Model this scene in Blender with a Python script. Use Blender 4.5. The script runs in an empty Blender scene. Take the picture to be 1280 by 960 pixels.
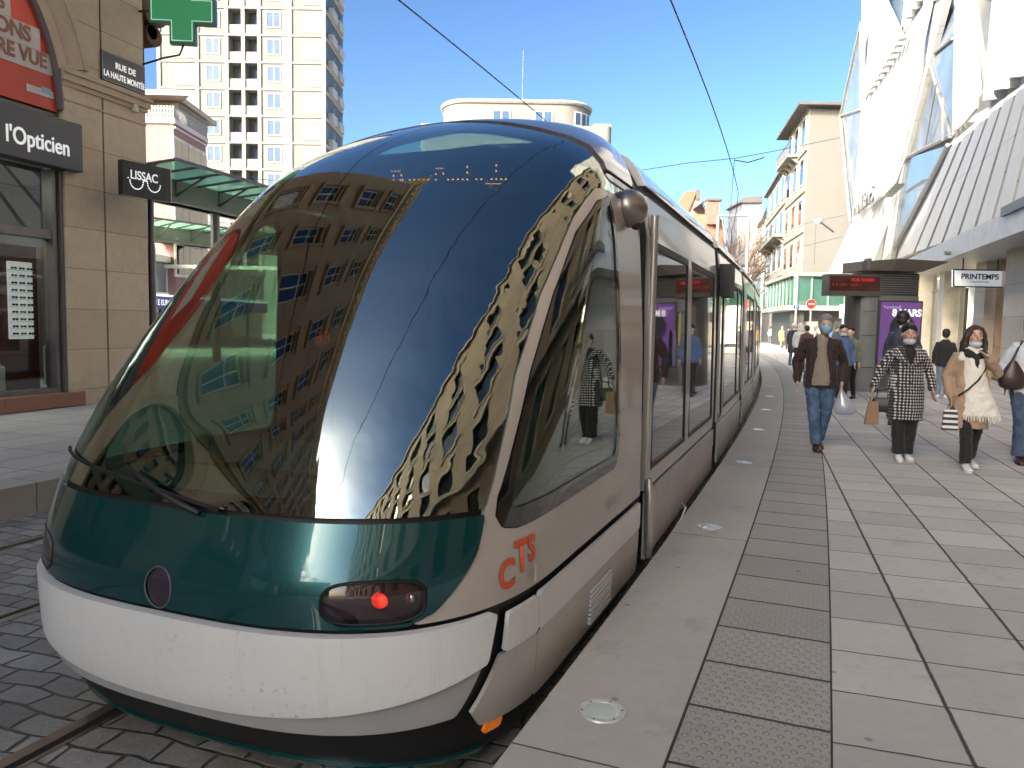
import bpy, math, random
import numpy as np
from mathutils import Vector, Matrix
random.seed(7)
rng = np.random.default_rng(7)
scn = bpy.context.scene
COL = scn.collection
PI = math.pi

# ------------------------------------------------------------------ camera
F_PX = 961.0
CAM_H = 1.55
yaw, pitch, roll = math.radians(17.9), math.radians(4.45), math.radians(1.0)
cf = np.array([-math.sin(yaw)*math.cos(pitch), math.cos(yaw)*math.cos(pitch), -math.sin(pitch)])
cr0 = np.array([math.cos(yaw), math.sin(yaw), 0.0])
cu0 = np.cross(cr0, cf)
cR = cr0*math.cos(roll) + cu0*math.sin(roll)
cU = cu0*math.cos(roll) - cr0*math.sin(roll)
CP = np.array([0.0, 0.0, CAM_H])
cam_data = bpy.data.cameras.new('camera')
cam = bpy.data.objects.new('camera', cam_data)
COL.objects.link(cam)
m = Matrix.Identity(4)
for i in range(3):
    m[i][0] = cR[i]; m[i][1] = cU[i]; m[i][2] = -cf[i]; m[i][3] = CP[i]
cam.matrix_world = m
cam_data.sensor_width = 36.0
cam_data.sensor_fit = 'HORIZONTAL'
cam_data.lens = 36.0*F_PX/1280.0
cam_data.clip_start = 0.05
cam_data.clip_end = 3000
scn.camera = cam

# ------------------------------------------------------------------ light
SUN_AZ = math.radians(30)      # the light travels towards +Y turned 30 deg towards +X
SUN_EL = math.radians(26.5)
world = bpy.data.worlds.new('World')
scn.world = world
world.use_nodes = True
wn = world.node_tree
wn.nodes.clear()
sky = wn.nodes.new('ShaderNodeTexSky')
sky.sky_type = 'NISHITA'
sky.sun_disc = False
sky.sun_elevation = SUN_EL
sky.sun_rotation = PI + SUN_AZ       # sun stands behind left of the camera
sky.air_density = 0.7
sky.dust_density = 3.0
sky.ozone_density = 2.0
bg = wn.nodes.new('ShaderNodeBackground')
bg.inputs[1].default_value = 0.15
wo = wn.nodes.new('ShaderNodeOutputWorld')
# tone of the sky: a little more contrast between the deep blue and the glare round the sun
sk1 = wn.nodes.new('ShaderNodeVectorMath'); sk1.operation = 'SCALE'; sk1.inputs['Scale'].default_value = 1/6.0
sk2 = wn.nodes.new('ShaderNodeGamma'); sk2.inputs['Gamma'].default_value = 1.58
sk3 = wn.nodes.new('ShaderNodeVectorMath'); sk3.operation = 'MULTIPLY'; sk3.inputs[1].default_value = (5.95, 5.95, 5.1)
wn.links.new(sky.outputs[0], sk1.inputs[0]); wn.links.new(sk1.outputs[0], sk2.inputs[0]); wn.links.new(sk2.outputs[0], sk3.inputs[0])
wn.links.new(sk3.outputs[0], bg.inputs[0])
wn.links.new(bg.outputs[0], wo.inputs[0])
sd = Vector((math.sin(SUN_AZ)*math.cos(SUN_EL), math.cos(SUN_AZ)*math.cos(SUN_EL), -math.sin(SUN_EL)))
sl = bpy.data.lights.new('sun', 'SUN')
sl.energy = 2.0
sl.angle = math.radians(0.53)
sl.color = (1.0, 0.96, 0.90)
so = bpy.data.objects.new('sun', sl)
COL.objects.link(so)
so.location = (-30, -40, 40)
so.rotation_euler = sd.to_track_quat('-Z', 'Y').to_euler()
scn.view_settings.view_transform = 'Standard'
scn.view_settings.look = 'None'
scn.view_settings.gamma = 1
scn.view_settings.exposure = 2.03
scn.view_settings.use_curve_mapping = False
scn.render.engine = 'CYCLES'
scn.cycles.max_bounces = 8
scn.cycles.transparent_max_bounces = 24
scn.cycles.caustics_reflective = False
scn.cycles.caustics_refractive = False
scn.cycles.sample_clamp_indirect = 2.0
scn.cycles.blur_glossy = 1.0
scn.cycles.use_denoising = True

# ------------------------------------------------------------------ pixel -> ray helpers (used only to place real geometry at real depths)
def ray(x, y):
    return cf + cR*(x-640)/F_PX - cU*(y-480)/F_PX
def onz(x, y, z=0.0):
    d = ray(x, y); return CP + d*((z-CAM_H)/d[2])
def onX(x, y, X):
    d = ray(x, y); return CP + d*(X/d[0])
def onD(x, y, D):
    return CP + ray(x, y)*D

# ------------------------------------------------------------------ mesh builder
class MB:
    def __init__(s):
        s.v = []; s.f = []; s.m = []; s.uv = {}
    def add(s, vs, fs, mi=0):
        b = len(s.v)
        s.v += [tuple(float(c) for c in p) for p in vs]
        for f in fs:
            s.f.append([b+i for i in f]); s.m.append(mi)
        return s
    def quad(s, a, b, c, d, mi=0):
        return s.add([a, b, c, d], [(0, 1, 2, 3)], mi)
    def box(s, x0, x1, y0, y1, z0, z1, mi=0):
        return s.add([(x0,y0,z0),(x1,y0,z0),(x1,y1,z0),(x0,y1,z0),(x0,y0,z1),(x1,y0,z1),(x1,y1,z1),(x0,y1,z1)],
              [(0,3,2,1),(4,5,6,7),(0,1,5,4),(1,2,6,5),(2,3,7,6),(3,0,4,7)], mi)
    def bbox(s, x0, x1, y0, y1, z0, z1, b=0.01, mi=0):
        """box with bevelled vertical+horizontal edges (chamfer b)"""
        import itertools
        xs=(x0,x1); ys=(y0,y1); zs=(z0,z1)
        vs=[]; idx={}
        for i,j,k in itertools.product((0,1),repeat=3):
            sx=1 if i==0 else -1; sy=1 if j==0 else -1; sz=1 if k==0 else -1
            P=(xs[i],ys[j],zs[k])
            idx[(i,j,k,'x')]=len(vs); vs.append((P[0],P[1]+sy*b,P[2]+sz*b))
            idx[(i,j,k,'y')]=len(vs); vs.append((P[0]+sx*b,P[1],P[2]+sz*b))
            idx[(i,j,k,'z')]=len(vs); vs.append((P[0]+sx*b,P[1]+sy*b,P[2]))
        fs=[]
        q=[(0,0),(1,0),(1,1),(0,1)]
        for i in (0,1):
            a=[idx[(i,p,r,'x')] for p,r in q]; fs.append(a if i else a[::-1])
            a=[idx[(p,i,r,'y')] for p,r in q]; fs.append(a[::-1] if i else a)
            a=[idx[(p,r,i,'z')] for p,r in q]; fs.append(a if i else a[::-1])
        for i in (0,1):
            for j in (0,1):
                fs.append([idx[(i,j,0,'x')],idx[(i,j,1,'x')],idx[(i,j,1,'y')],idx[(i,j,0,'y')]])
                fs.append([idx[(i,0,j,'x')],idx[(i,1,j,'x')],idx[(i,1,j,'z')],idx[(i,0,j,'z')]])
                fs.append([idx[(0,i,j,'y')],idx[(1,i,j,'y')],idx[(1,i,j,'z')],idx[(0,i,j,'z')]])
        for i,j,k in itertools.product((0,1),repeat=3):
            fs.append([idx[(i,j,k,'x')],idx[(i,j,k,'y')],idx[(i,j,k,'z')]])
        return s.add(vs, fs, mi)
    def obox(s, c, ax, ay, az, mi=0):
        """oriented box: centre and three half axes"""
        c=np.array(c,float); ax=np.array(ax,float); ay=np.array(ay,float); az=np.array(az,float)
        vs=[c+i*ax+j*ay+k*az for k in (-1,1) for i,j in ((-1,-1),(1,-1),(1,1),(-1,1))]
        return s.add(vs,[(0,3,2,1),(4,5,6,7),(0,1,5,4),(1,2,6,5),(2,3,7,6),(3,0,4,7)],mi)
    def tube(s, pts, r, n=10, caps=True, mi=0, rnd=False):
        pts=[np.array(p,float) for p in pts]
        rs=[r]*len(pts) if np.isscalar(r) else list(r)
        if rnd:   # rounded ends
            d0=pts[0]-pts[1]; d0/=np.linalg.norm(d0)+1e-9; d1=pts[-1]-pts[-2]; d1/=np.linalg.norm(d1)+1e-9
            pre=[];prr=[];post=[];por=[]
            for a in (0.97,0.8,0.45):
                pre.append(pts[0]+d0*rs[0]*a); prr.append(rs[0]*math.sqrt(1-a*a))
            for a in (0.45,0.8,0.97):
                post.append(pts[-1]+d1*rs[-1]*a); por.append(rs[-1]*math.sqrt(1-a*a))
            pts=pre+pts+post; rs=prr+rs+por
        ref=None; vs=[]
        for i,p in enumerate(pts):
            a=pts[max(i-1,0)]; b=pts[min(i+1,len(pts)-1)]
            t=b-a; t/=np.linalg.norm(t)+1e-12
            if ref is None:
                ref=np.array([0,0,1.0]) if abs(t[2])<0.9 else np.array([0,1.0,0])
            x=np.cross(ref,t); x/=np.linalg.norm(x)+1e-12
            y=np.cross(t,x); ref=y
            for k in range(n):
                an=2*PI*k/n
                vs.append(p+rs[i]*(x*math.cos(an)+y*math.sin(an)))
        fs=[]
        for i in range(len(pts)-1):
            for k in range(n):
                fs.append((i*n+k,i*n+(k+1)%n,(i+1)*n+(k+1)%n,(i+1)*n+k))
        if caps:
            fs.append(tuple(range(n))[::-1]); fs.append(tuple((len(pts)-1)*n+k for k in range(n)))
        return s.add(vs,fs,mi)
    def loft(s, rings, caps=True, mi=0):
        n=len(rings[0]); vs=[p for r in rings for p in r]; fs=[]
        for i in range(len(rings)-1):
            for k in range(n):
                fs.append((i*n+k,i*n+(k+1)%n,(i+1)*n+(k+1)%n,(i+1)*n+k))
        if caps:
            fs.append(tuple(range(n))[::-1]); fs.append(tuple((len(rings)-1)*n+k for k in range(n)))
        return s.add(vs,fs,mi)
    def ellh(s, c, r, *a, **k):
        return s.ell(c, tuple(q*1.12 for q in r), *a, **k)
    def ell(s, c, r, n=16, m=10, mi=0, rot=None):
        c=np.array(c,float); vs=[]; fs=[]
        for j in range(1,m):
            ph=PI*j/m
            for k in range(n):
                th=2*PI*k/n
                p=np.array([r[0]*math.sin(ph)*math.cos(th), r[1]*math.sin(ph)*math.sin(th), r[2]*math.cos(ph)])
                if rot is not None: p=rot@p
                vs.append(c+p)
        top=np.array([0,0,r[2]],float); 
        if rot is not None: top=rot@top
        vs.append(c+top); vs.append(c-top); T=len(vs)-2; B=T+1
        for j in range(m-2):
            for k in range(n):
                fs.append((j*n+k,(j+1)*n+k,(j+1)*n+(k+1)%n,j*n+(k+1)%n))
        for k in range(n):
            fs.append((T,k,(k+1)%n)); fs.append((B,(m-2)*n+(k+1)%n,(m-2)*n+k))
        return s.add(vs,fs,mi)
    def prism(s, poly, ext, mi=0):
        """polygon (3D points) extruded by vector ext"""
        n=len(poly); e=np.array(ext,float)
        a=[np.array(p,float) for p in poly]; b=[p+e for p in a]
        fs=[tuple(range(n)), tuple(range(2*n-1,n-1,-1))]
        for k in range(n):
            fs.append((k,n+k,n+(k+1)%n,(k+1)%n))
        return s.add(a+b,fs,mi)
    def lathe(s, prof, c=(0,0,0), n=24, mi=0, axis='z'):
        vs=[]; fs=[]
        for (r,z) in prof:
            for k in range(n):
                a=2*PI*k/n
                p=(r*math.cos(a), r*math.sin(a), z)
                if axis=='y': p=(p[0],p[2],p[1])
                if axis=='x': p=(p[2],p[0],p[1])
                vs.append((c[0]+p[0],c[1]+p[1],c[2]+p[2]))
        for i in range(len(prof)-1):
            for k in range(n):
                fs.append((i*n+k,i*n+(k+1)%n,(i+1)*n+(k+1)%n,(i+1)*n+k))
        fs.append(tuple(range(n))[::-1]); fs.append(tuple((len(prof)-1)*n+k for k in range(n)))
        return s.add(vs,fs,mi)
    def mesh(s, name, origin=(0,0,0), smooth=None):
        me=bpy.data.meshes.new(name)
        o=np.array(origin,float)
        v=np.array(s.v,float)-o if s.v else np.zeros((0,3))
        me.from_pydata([tuple(p) for p in v],[],s.f)
        me.polygons.foreach_set('material_index', s.m)
        if smooth is not None:
            me.polygons.foreach_set('use_smooth',[True]*len(s.f))
            if smooth<179:
                try: me.set_sharp_from_angle(angle=math.radians(smooth))
                except Exception: pass
        me.validate(); me.update()
        return me

import bmesh
def fixn(me):
    b=bmesh.new(); b.from_mesh(me); bmesh.ops.recalc_face_normals(b,faces=b.faces); b.to_mesh(me); b.free()

def put(name, mb, mats, parent=None, origin=(0,0,0), smooth=None, fix=True, **props):
    """link one mesh object; parent's frame is taken as already subtracted by origin"""
    me = mb if isinstance(mb, bpy.types.Mesh) else mb.mesh(name, origin, None)
    if not isinstance(mb, bpy.types.Mesh):
        if fix: fixn(me)
        if smooth is not None and len(me.polygons):
            me.polygons.foreach_set('use_smooth',[True]*len(me.polygons))
            if smooth<179: me.set_sharp_from_angle(angle=math.radians(smooth))
    if not isinstance(mats,(list,tuple)): mats=[mats]
    if len(me.materials)==0:
        for q in mats: me.materials.append(q)
    o=bpy.data.objects.new(name, me); COL.objects.link(o)
    if parent is not None: o.parent=parent
    for k,v in props.items(): o[k]=v
    return o
class Thing:
    """an Empty at the thing's base; parts are given in world coordinates"""
    def __init__(s, name, loc, label, cat, group=None):
        s.o=bpy.data.objects.new(name,None); COL.objects.link(s.o)
        s.o.empty_display_size=0.2
        s.loc=np.array(loc,float); s.o.location=loc
        s.o['label']=label; s.o['category']=cat
        if group: s.o['group']=group
    def part(s, name, mb, mats, smooth=None, parent=None, **props):
        return put(name, mb, mats, parent or s.o, s.loc if not isinstance(mb,bpy.types.Mesh) else (0,0,0), smooth, **props)
def single(name, mb, mats, loc, label, cat, group=None, smooth=None, **props):
    o=put(name, mb, mats, None, loc, smooth, **props); o.location=loc
    o['label']=label; o['category']=cat
    if group: o['group']=group
    return o
def struct(name, mb, mats, smooth=None):
    o=put(name, mb, mats, None, (0,0,0), smooth); o['kind']='structure'; return o
def text(name, body, origin, xd, yd, size, mat, parent, ploc=(0,0,0), ext=0.003, off=0.0, align='LEFT', sx=1.0, **props):
    cu=bpy.data.curves.new(name,'FONT'); cu.body=body; cu.size=size; cu.extrude=ext; cu.offset=off; cu.align_x=align
    cu.space_character=1.0
    xd=Vector(xd).normalized(); yd=Vector(yd).normalized(); zd=xd.cross(yd)
    tmp=bpy.data.objects.new(name+'_tmp',cu)
    me=bpy.data.meshes.new_from_object(tmp)
    bpy.data.objects.remove(tmp)
    o=bpy.data.objects.new(name,me); COL.objects.link(o)
    me.materials.clear(); me.materials.append(mat)
    M=Matrix.Identity(4)
    for i in range(3):
        M[i][0]=xd[i]*sx; M[i][1]=yd[i]; M[i][2]=zd[i]; M[i][3]=origin[i]-ploc[i]
    me.transform(M)
    if parent is not None: o.parent=parent
    for k,v in props.items(): o[k]=v
    return o
def copy_tree(o, parent=None):
    c=o.copy(); COL.objects.link(c); c.parent=parent
    for ch in o.children: copy_tree(ch,c)
    return c
def bake(mb, mods, name='m', smooth=None):
    """apply modifiers without operators"""
    me=mb.mesh(name); fixn(me)
    ob=bpy.data.objects.new('tmp_bake',me); COL.objects.link(ob)
    for typ,kw in mods:
        md=ob.modifiers.new(typ,typ)
        for k,v in kw.items(): setattr(md,k,v)
    dg=bpy.context.evaluated_depsgraph_get(); dg.update()
    out=bpy.data.meshes.new_from_object(ob.evaluated_get(dg))
    bpy.data.objects.remove(ob)
    out.polygons.foreach_set('use_smooth',[True]*len(out.polygons))
    if smooth: out.set_sharp_from_angle(angle=math.radians(smooth))
    return out

# ------------------------------------------------------------------ materials
def newmat(name):
    mt=bpy.data.materials.new(name); mt.use_nodes=True
    nt=mt.node_tree
    return mt, nt, nt.nodes['Principled BSDF']
def N(nt, typ, **kw):
    n=nt.nodes.new(typ)
    for k,v in kw.items():
        if k.startswith('i_'): n.inputs[int(k[2:])].default_value=v
        else: setattr(n,k,v)
    return n
def mathn(nt, op, a, b=None, c=None):
    n=nt.nodes.new('ShaderNodeMath'); n.operation=op
    for i,x in enumerate((a,b,c)):
        if x is None: continue
        if hasattr(x,'is_linked') or isinstance(x,bpy.types.NodeSocket): nt.links.new(x,n.inputs[i])
        else: n.inputs[i].default_value=x
    return n.outputs[0]
def mixc(nt, fac, a, b, mode='MIX'):
    n=nt.nodes.new('ShaderNodeMix'); n.data_type='RGBA'; n.blend_type=mode
    for sock,x in ((n.inputs[0],fac),(n.inputs[6],a),(n.inputs[7],b)):
        if isinstance(x,bpy.types.NodeSocket): nt.links.new(x,sock)
        elif isinstance(x,(int,float)): sock.default_value=x
        else: sock.default_value=(*x,1) if len(x)==3 else x
    return n.outputs[2]
def ramp(nt, fac, stops):
    n=nt.nodes.new('ShaderNodeValToRGB'); cr=n.color_ramp
    while len(cr.elements)<len(stops): cr.elements.new(0.5)
    for e,(p,c) in zip(cr.elements,stops):
        e.position=p; e.color=(c,c,c,1) if isinstance(c,(int,float)) else (*c,1)
    nt.links.new(fac,n.inputs[0]); return n.outputs[0]
def objco(nt, scale=(1,1,1)):
    t=nt.nodes.new('ShaderNodeNewGeometry')
    mp=nt.nodes.new('ShaderNodeMapping'); mp.inputs[3].default_value=scale
    nt.links.new(t.outputs[0],mp.inputs[0]); return mp.outputs[0]
def noise(nt, co, scale, detail=4, rough=0.55):
    n=nt.nodes.new('ShaderNodeTexNoise'); n.inputs['Scale'].default_value=scale
    n.inputs['Detail'].default_value=detail; n.inputs['Roughness'].default_value=rough
    nt.links.new(co,n.inputs['Vector']); return n.outputs[0]
def bump(nt, h, strength, dist=0.01, normal=None):
    b=nt.nodes.new('ShaderNodeBump'); b.inputs['Strength'].default_value=strength; b.inputs['Distance'].default_value=dist
    nt.links.new(h,b.inputs['Height'])
    if normal is not None: nt.links.new(normal,b.inputs['Normal'])
    return b.outputs[0]
_mc={}
def M(name, col, rough=0.6, metal=0.0, var=0.12, vs=3.0, bmp=0.0, bs=40, coat=0.0, spec=0.5, grime=0.0, sheen=0.0, emit=None, es=1.0):
    if name in _mc: return _mc[name]
    mt,nt,p=newmat(name)
    co=objco(nt)
    base=col
    if var>0:
        nz=noise(nt,co,vs,5)
        f=ramp(nt,nz,[(0.25,0.0),(0.75,1.0)])
        lo=tuple(max(0,c*(1-var)) for c in col); hi=tuple(min(1,c*(1+var)) for c in col)
        base=mixc(nt,f,lo,hi)
        if grime>0:
            n2=noise(nt,co,vs*0.35,8,0.65)
            g=ramp(nt,n2,[(0.48,0.0),(0.78,grime)])
            base=mixc(nt,g,base,tuple(c*0.45 for c in col))
        nt.links.new(base,p.inputs['Base Color'])
        p.inputs['Roughness'].default_value=rough
        if metal==0 and coat==0: rr=mathn(nt,'MULTIPLY_ADD',nz,rough*0.3,rough*0.85); nt.links.new(rr,p.inputs['Roughness'])
    else:
        p.inputs['Base Color'].default_value=(*col,1); p.inputs['Roughness'].default_value=rough
    p.inputs['Metallic'].default_value=metal
    p.inputs['Specular IOR Level'].default_value=spec
    if coat>0:
        p.inputs['Coat Weight'].default_value=coat; p.inputs['Coat Roughness'].default_value=0.04
    if sheen>0: p.inputs['Sheen Weight'].default_value=sheen
    if bmp>0:
        nt.links.new(bump(nt,noise(nt,co,bs,4),bmp,0.01),p.inputs['Normal'])
    if emit is not None:
        p.inputs['Emission Color'].default_value=(*emit,1); p.inputs['Emission Strength'].default_value=es
    _mc[name]=mt; return mt
def glass_mat(name, tint, f0=0.10, wob=0.0, wobs=1.2, thru=1.0, dark=(0.01,0.012,0.012), edge=None):
    """thin tinted pane: tinted see-through plus a mirror layer that grows at grazing angles"""
    if name in _mc: return _mc[name]
    mt=bpy.data.materials.new(name); mt.use_nodes=True; nt=mt.node_tree; nt.nodes.clear()
    out=nt.nodes.new('ShaderNodeOutputMaterial')
    g=nt.nodes.new('ShaderNodeNewGeometry')
    vm=nt.nodes.new('ShaderNodeVectorMath'); vm.operation='DOT_PRODUCT'
    nt.links.new(g.outputs['Normal'],vm.inputs[0]); nt.links.new(g.outputs['Incoming'],vm.inputs[1])
    c=mathn(nt,'ABSOLUTE',vm.outputs['Value'])
    k=mathn(nt,'POWER',mathn(nt,'SUBTRACT',1.0,c),4.0)
    fr=mathn(nt,'MULTIPLY_ADD',k,1.0-f0,f0)
    gl=nt.nodes.new('ShaderNodeBsdfGlossy'); gl.inputs['Roughness'].default_value=0.0
    gl.inputs['Color'].default_value=(1,1,1,1)
    if wob>0:
        co=objco(nt); nz=noise(nt,co,wobs,2,0.4)
        if edge is not None:
            # bent glass distorts more towards its sides: wobble grows with the distance from the centre plane
            pt_,dr_=edge
            s1=nt.nodes.new('ShaderNodeVectorMath'); s1.operation='SUBTRACT'; nt.links.new(g.outputs[0],s1.inputs[0]); s1.inputs[1].default_value=tuple(pt_)
            s2=nt.nodes.new('ShaderNodeVectorMath'); s2.operation='DOT_PRODUCT'; nt.links.new(s1.outputs[0],s2.inputs[0]); s2.inputs[1].default_value=tuple(dr_)
            e_=ramp(nt,mathn(nt,'ABSOLUTE',s2.outputs['Value']),[(0.55,0.0),(0.95,1.0)])
            n2=noise(nt,co,4.5,2,0.5)
            nz=mathn(nt,'ADD',nz,mathn(nt,'MULTIPLY',mathn(nt,'MULTIPLY',n2,e_),4.0))
        nt.links.new(bump(nt,nz,wob,0.05),gl.inputs['Normal'])
    tr=nt.nodes.new('ShaderNodeBsdfTransparent'); tr.inputs['Color'].default_value=(*tint,1)
    src=tr.outputs[0]
    if thru<1.0:
        df=nt.nodes.new('ShaderNodeBsdfDiffuse'); df.inputs['Color'].default_value=(*dark,1)
        mx0=nt.nodes.new('ShaderNodeMixShader'); mx0.inputs[0].default_value=thru
        nt.links.new(df.outputs[0],mx0.inputs[1]); nt.links.new(tr.outputs[0],mx0.inputs[2]); src=mx0.outputs[0]
    mx=nt.nodes.new('ShaderNodeMixShader'); nt.links.new(fr,mx.inputs[0])
    nt.links.new(src,mx.inputs[1]); nt.links.new(gl.outputs[0],mx.inputs[2])
    nt.links.new(mx.outputs[0],out.inputs[0])
    _mc[name]=mt; return mt
def emitm(name,col,st):
    return M(name,tuple(c*0.5 for c in col),0.4,var=0,emit=col,es=st)
GLASS_DARK=M('window glass dark',(0.012,0.016,0.02),0.03,var=0,spec=1.0,coat=0.6)
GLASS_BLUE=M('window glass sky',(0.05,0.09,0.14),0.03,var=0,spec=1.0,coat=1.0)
# ================================================================== GROUND
def Xe(Y):                       # platform edge line: a very wide curve
    return 0.05-0.00175*(Y-25)**2
def strip(name, offs, zs, Y0, Y1, mat, step=0.5):
    """a ribbon that follows the platform edge; offs/zs = cross profile; UV in metres (along, across)"""
    ys=np.arange(Y0,Y1+step*0.5,step); nb=len(offs)
    vs=[]; uvs=[]
    s=0; pr=None
    tacc=[0]
    for a in range(1,nb): tacc.append(tacc[-1]+math.hypot(offs[a]-offs[a-1],zs[a]-zs[a-1]))
    s0=None
    for Y in ys:
        dx=-0.0035*(Y-25); L=math.hypot(1,dx); nx,ny=1/L,-dx/L
        for a in range(nb):
            vs.append((Xe(Y)+nx*offs[a], Y+ny*offs[a], zs[a])); uvs.append((Y, offs[a] if zs[a]==zs[0] or True else 0))
    fs=[]
    for i in range(len(ys)-1):
        for a in range(nb-1):
            fs.append((i*nb+a,i*nb+a+1,(i+1)*nb+a+1,(i+1)*nb+a))
    me=bpy.data.meshes.new(name); me.from_pydata(vs,[],fs)
    uv=me.uv_layers.new(name='UVMap')
    for l in me.loops: uv.data[l.index].uv=uvs[l.vertex_index]
    me.materials.append(mat)
    o=bpy.data.objects.new(name,me); COL.objects.link(o); o['kind']='structure'
    return o
def fracline(nt, x, period, offset, width):
    """1 on a joint line, 0 elsewhere, x = socket"""
    a=mathn(nt,'DIVIDE',mathn(nt,'SUBTRACT',x,offset),period)
    fr=mathn(nt,'FRACT',a)
    d=mathn(nt,'MULTIPLY',mathn(nt,'SUBTRACT',0.5,mathn(nt,'ABSOLUTE',mathn(nt,'SUBTRACT',fr,0.5))),period)
    e=mathn(nt,'SUBTRACT',1.0,mathn(nt,'DIVIDE',d,width))
    n=nt.nodes.new('ShaderNodeClamp'); nt.links.new(mathn(nt,'MULTIPLY',e,2.0),n.inputs[0]); return n.outputs[0], mathn(nt,'FLOOR',a)
def paving(name, px, ox, py, oy, wx, wy, col, jcol, uv=False, dots=False, var=0.10, rough=0.75, stain=0.35):
    mt,nt,p=newmat(name)
    if uv:
        t=nt.nodes.new('ShaderNodeUVMap'); co=t.outputs[0]
    else:
        t=nt.nodes.new('ShaderNodeNewGeometry'); co=t.outputs[0]
    wc=nt.nodes.new('ShaderNodeNewGeometry').outputs[0]
    # slight waviness of joints
    wv=noise(nt,wc,9,3); 
    sx=nt.nodes.new('ShaderNodeSeparateXYZ'); nt.links.new(co,sx.inputs[0])
    wob=mathn(nt,'MULTIPLY',mathn(nt,'SUBTRACT',wv,0.5),0.012)
    X=mathn(nt,'ADD',sx.outputs[0],wob); Y=mathn(nt,'ADD',sx.outputs[1],wob)
    jx,ix=fracline(nt,X,px,ox,wx); jy,iy=fracline(nt,Y,py,oy,wy)
    j=mathn(nt,'MAXIMUM',jx,jy)
    cb=nt.nodes.new('ShaderNodeCombineXYZ'); nt.links.new(ix,cb.inputs[0]); nt.links.new(iy,cb.inputs[1])
    wn_=nt.nodes.new('ShaderNodeTexWhiteNoise'); nt.links.new(cb.outputs[0],wn_.inputs['Vector'])
    per=mathn(nt,'MULTIPLY_ADD',wn_.outputs['Value'],var*2,1-var)
    n1=noise(nt,wc,0.8,6,0.6); n2=noise(nt,wc,14,5,0.7); n3=noise(nt,wc,160,3,0.7)
    f=mathn(nt,'MULTIPLY',per,mathn(nt,'MULTIPLY_ADD',n1,0.35,0.82))
    f=mathn(nt,'MULTIPLY',f,mathn(nt,'MULTIPLY_ADD',n2,0.28,0.86))
    f=mathn(nt,'MULTIPLY',f,mathn(nt,'MULTIPLY_ADD',n3,0.5,0.75))
    st=ramp(nt,noise(nt,wc,2.3,8,0.75),[(0.55,0.0),(0.72,1.0)])
    f=mathn(nt,'MULTIPLY',f,mathn(nt,'MULTIPLY_ADD',st,-stain*0.5,1.0))
    v=nt.nodes.new('ShaderNodeTexVoronoi'); v.inputs['Scale'].default_value=3.0; nt.links.new(wc,v.inputs['Vector'])
    spot=ramp(nt,v.outputs['Distance'],[(0.035,1.0),(0.055,0.0)])      # chewing gum and specks
    f=mathn(nt,'MULTIPLY',f,mathn(nt,'MULTIPLY_ADD',spot,-0.45,1.0))
    cm=nt.nodes.new('ShaderNodeVectorMath'); cm.operation='SCALE'; cm.inputs[0].default_value=col; nt.links.new(f,cm.inputs['Scale'])
    base=mixc(nt,j,cm.outputs[0],jcol)
    h=mathn(nt,'SUBTRACT',mathn(nt,'MULTIPLY',n3,0.12),j)
    if dots:
        # staggered truncated domes
        P=0.0455; Q=0.052
        a=mathn(nt,'DIVIDE',mathn(nt,'SUBTRACT',sx.outputs[0],ox),P)
        row=mathn(nt,'FLOOR',a); par=mathn(nt,'MULTIPLY',mathn(nt,'MODULO',mathn(nt,'ADD',row,4000),2.0),0.5)
        b=mathn(nt,'ADD',mathn(nt,'DIVIDE',mathn(nt,'SUBTRACT',sx.outputs[1],oy+0.02),Q),par)
        fa=mathn(nt,'MULTIPLY',mathn(nt,'SUBTRACT',mathn(nt,'FRACT',a),0.5),P)
        fb=mathn(nt,'MULTIPLY',mathn(nt,'SUBTRACT',mathn(nt,'FRACT',b),0.5),Q)
        d=mathn(nt,'SQRT',mathn(nt,'ADD',mathn(nt,'MULTIPLY',fa,fa),mathn(nt,'MULTIPLY',fb,fb)))
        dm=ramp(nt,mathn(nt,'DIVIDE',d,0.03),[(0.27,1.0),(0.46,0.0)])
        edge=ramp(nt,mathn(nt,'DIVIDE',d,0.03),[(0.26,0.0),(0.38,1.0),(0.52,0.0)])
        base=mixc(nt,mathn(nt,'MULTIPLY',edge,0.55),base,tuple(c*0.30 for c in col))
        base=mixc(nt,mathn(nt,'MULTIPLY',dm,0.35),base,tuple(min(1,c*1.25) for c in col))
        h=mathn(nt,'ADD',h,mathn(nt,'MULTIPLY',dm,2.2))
    nt.links.new(base,p.inputs['Base Color'])
    nt.links.new(mathn(nt,'MULTIPLY_ADD',n2,0.25,rough-0.15),p.inputs['Roughness'])
    p.inputs['Specular IOR Level'].default_value=0.35
    nt.links.new(bump(nt,h,0.55,0.004),p.inputs['Normal'])
    return mt
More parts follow.
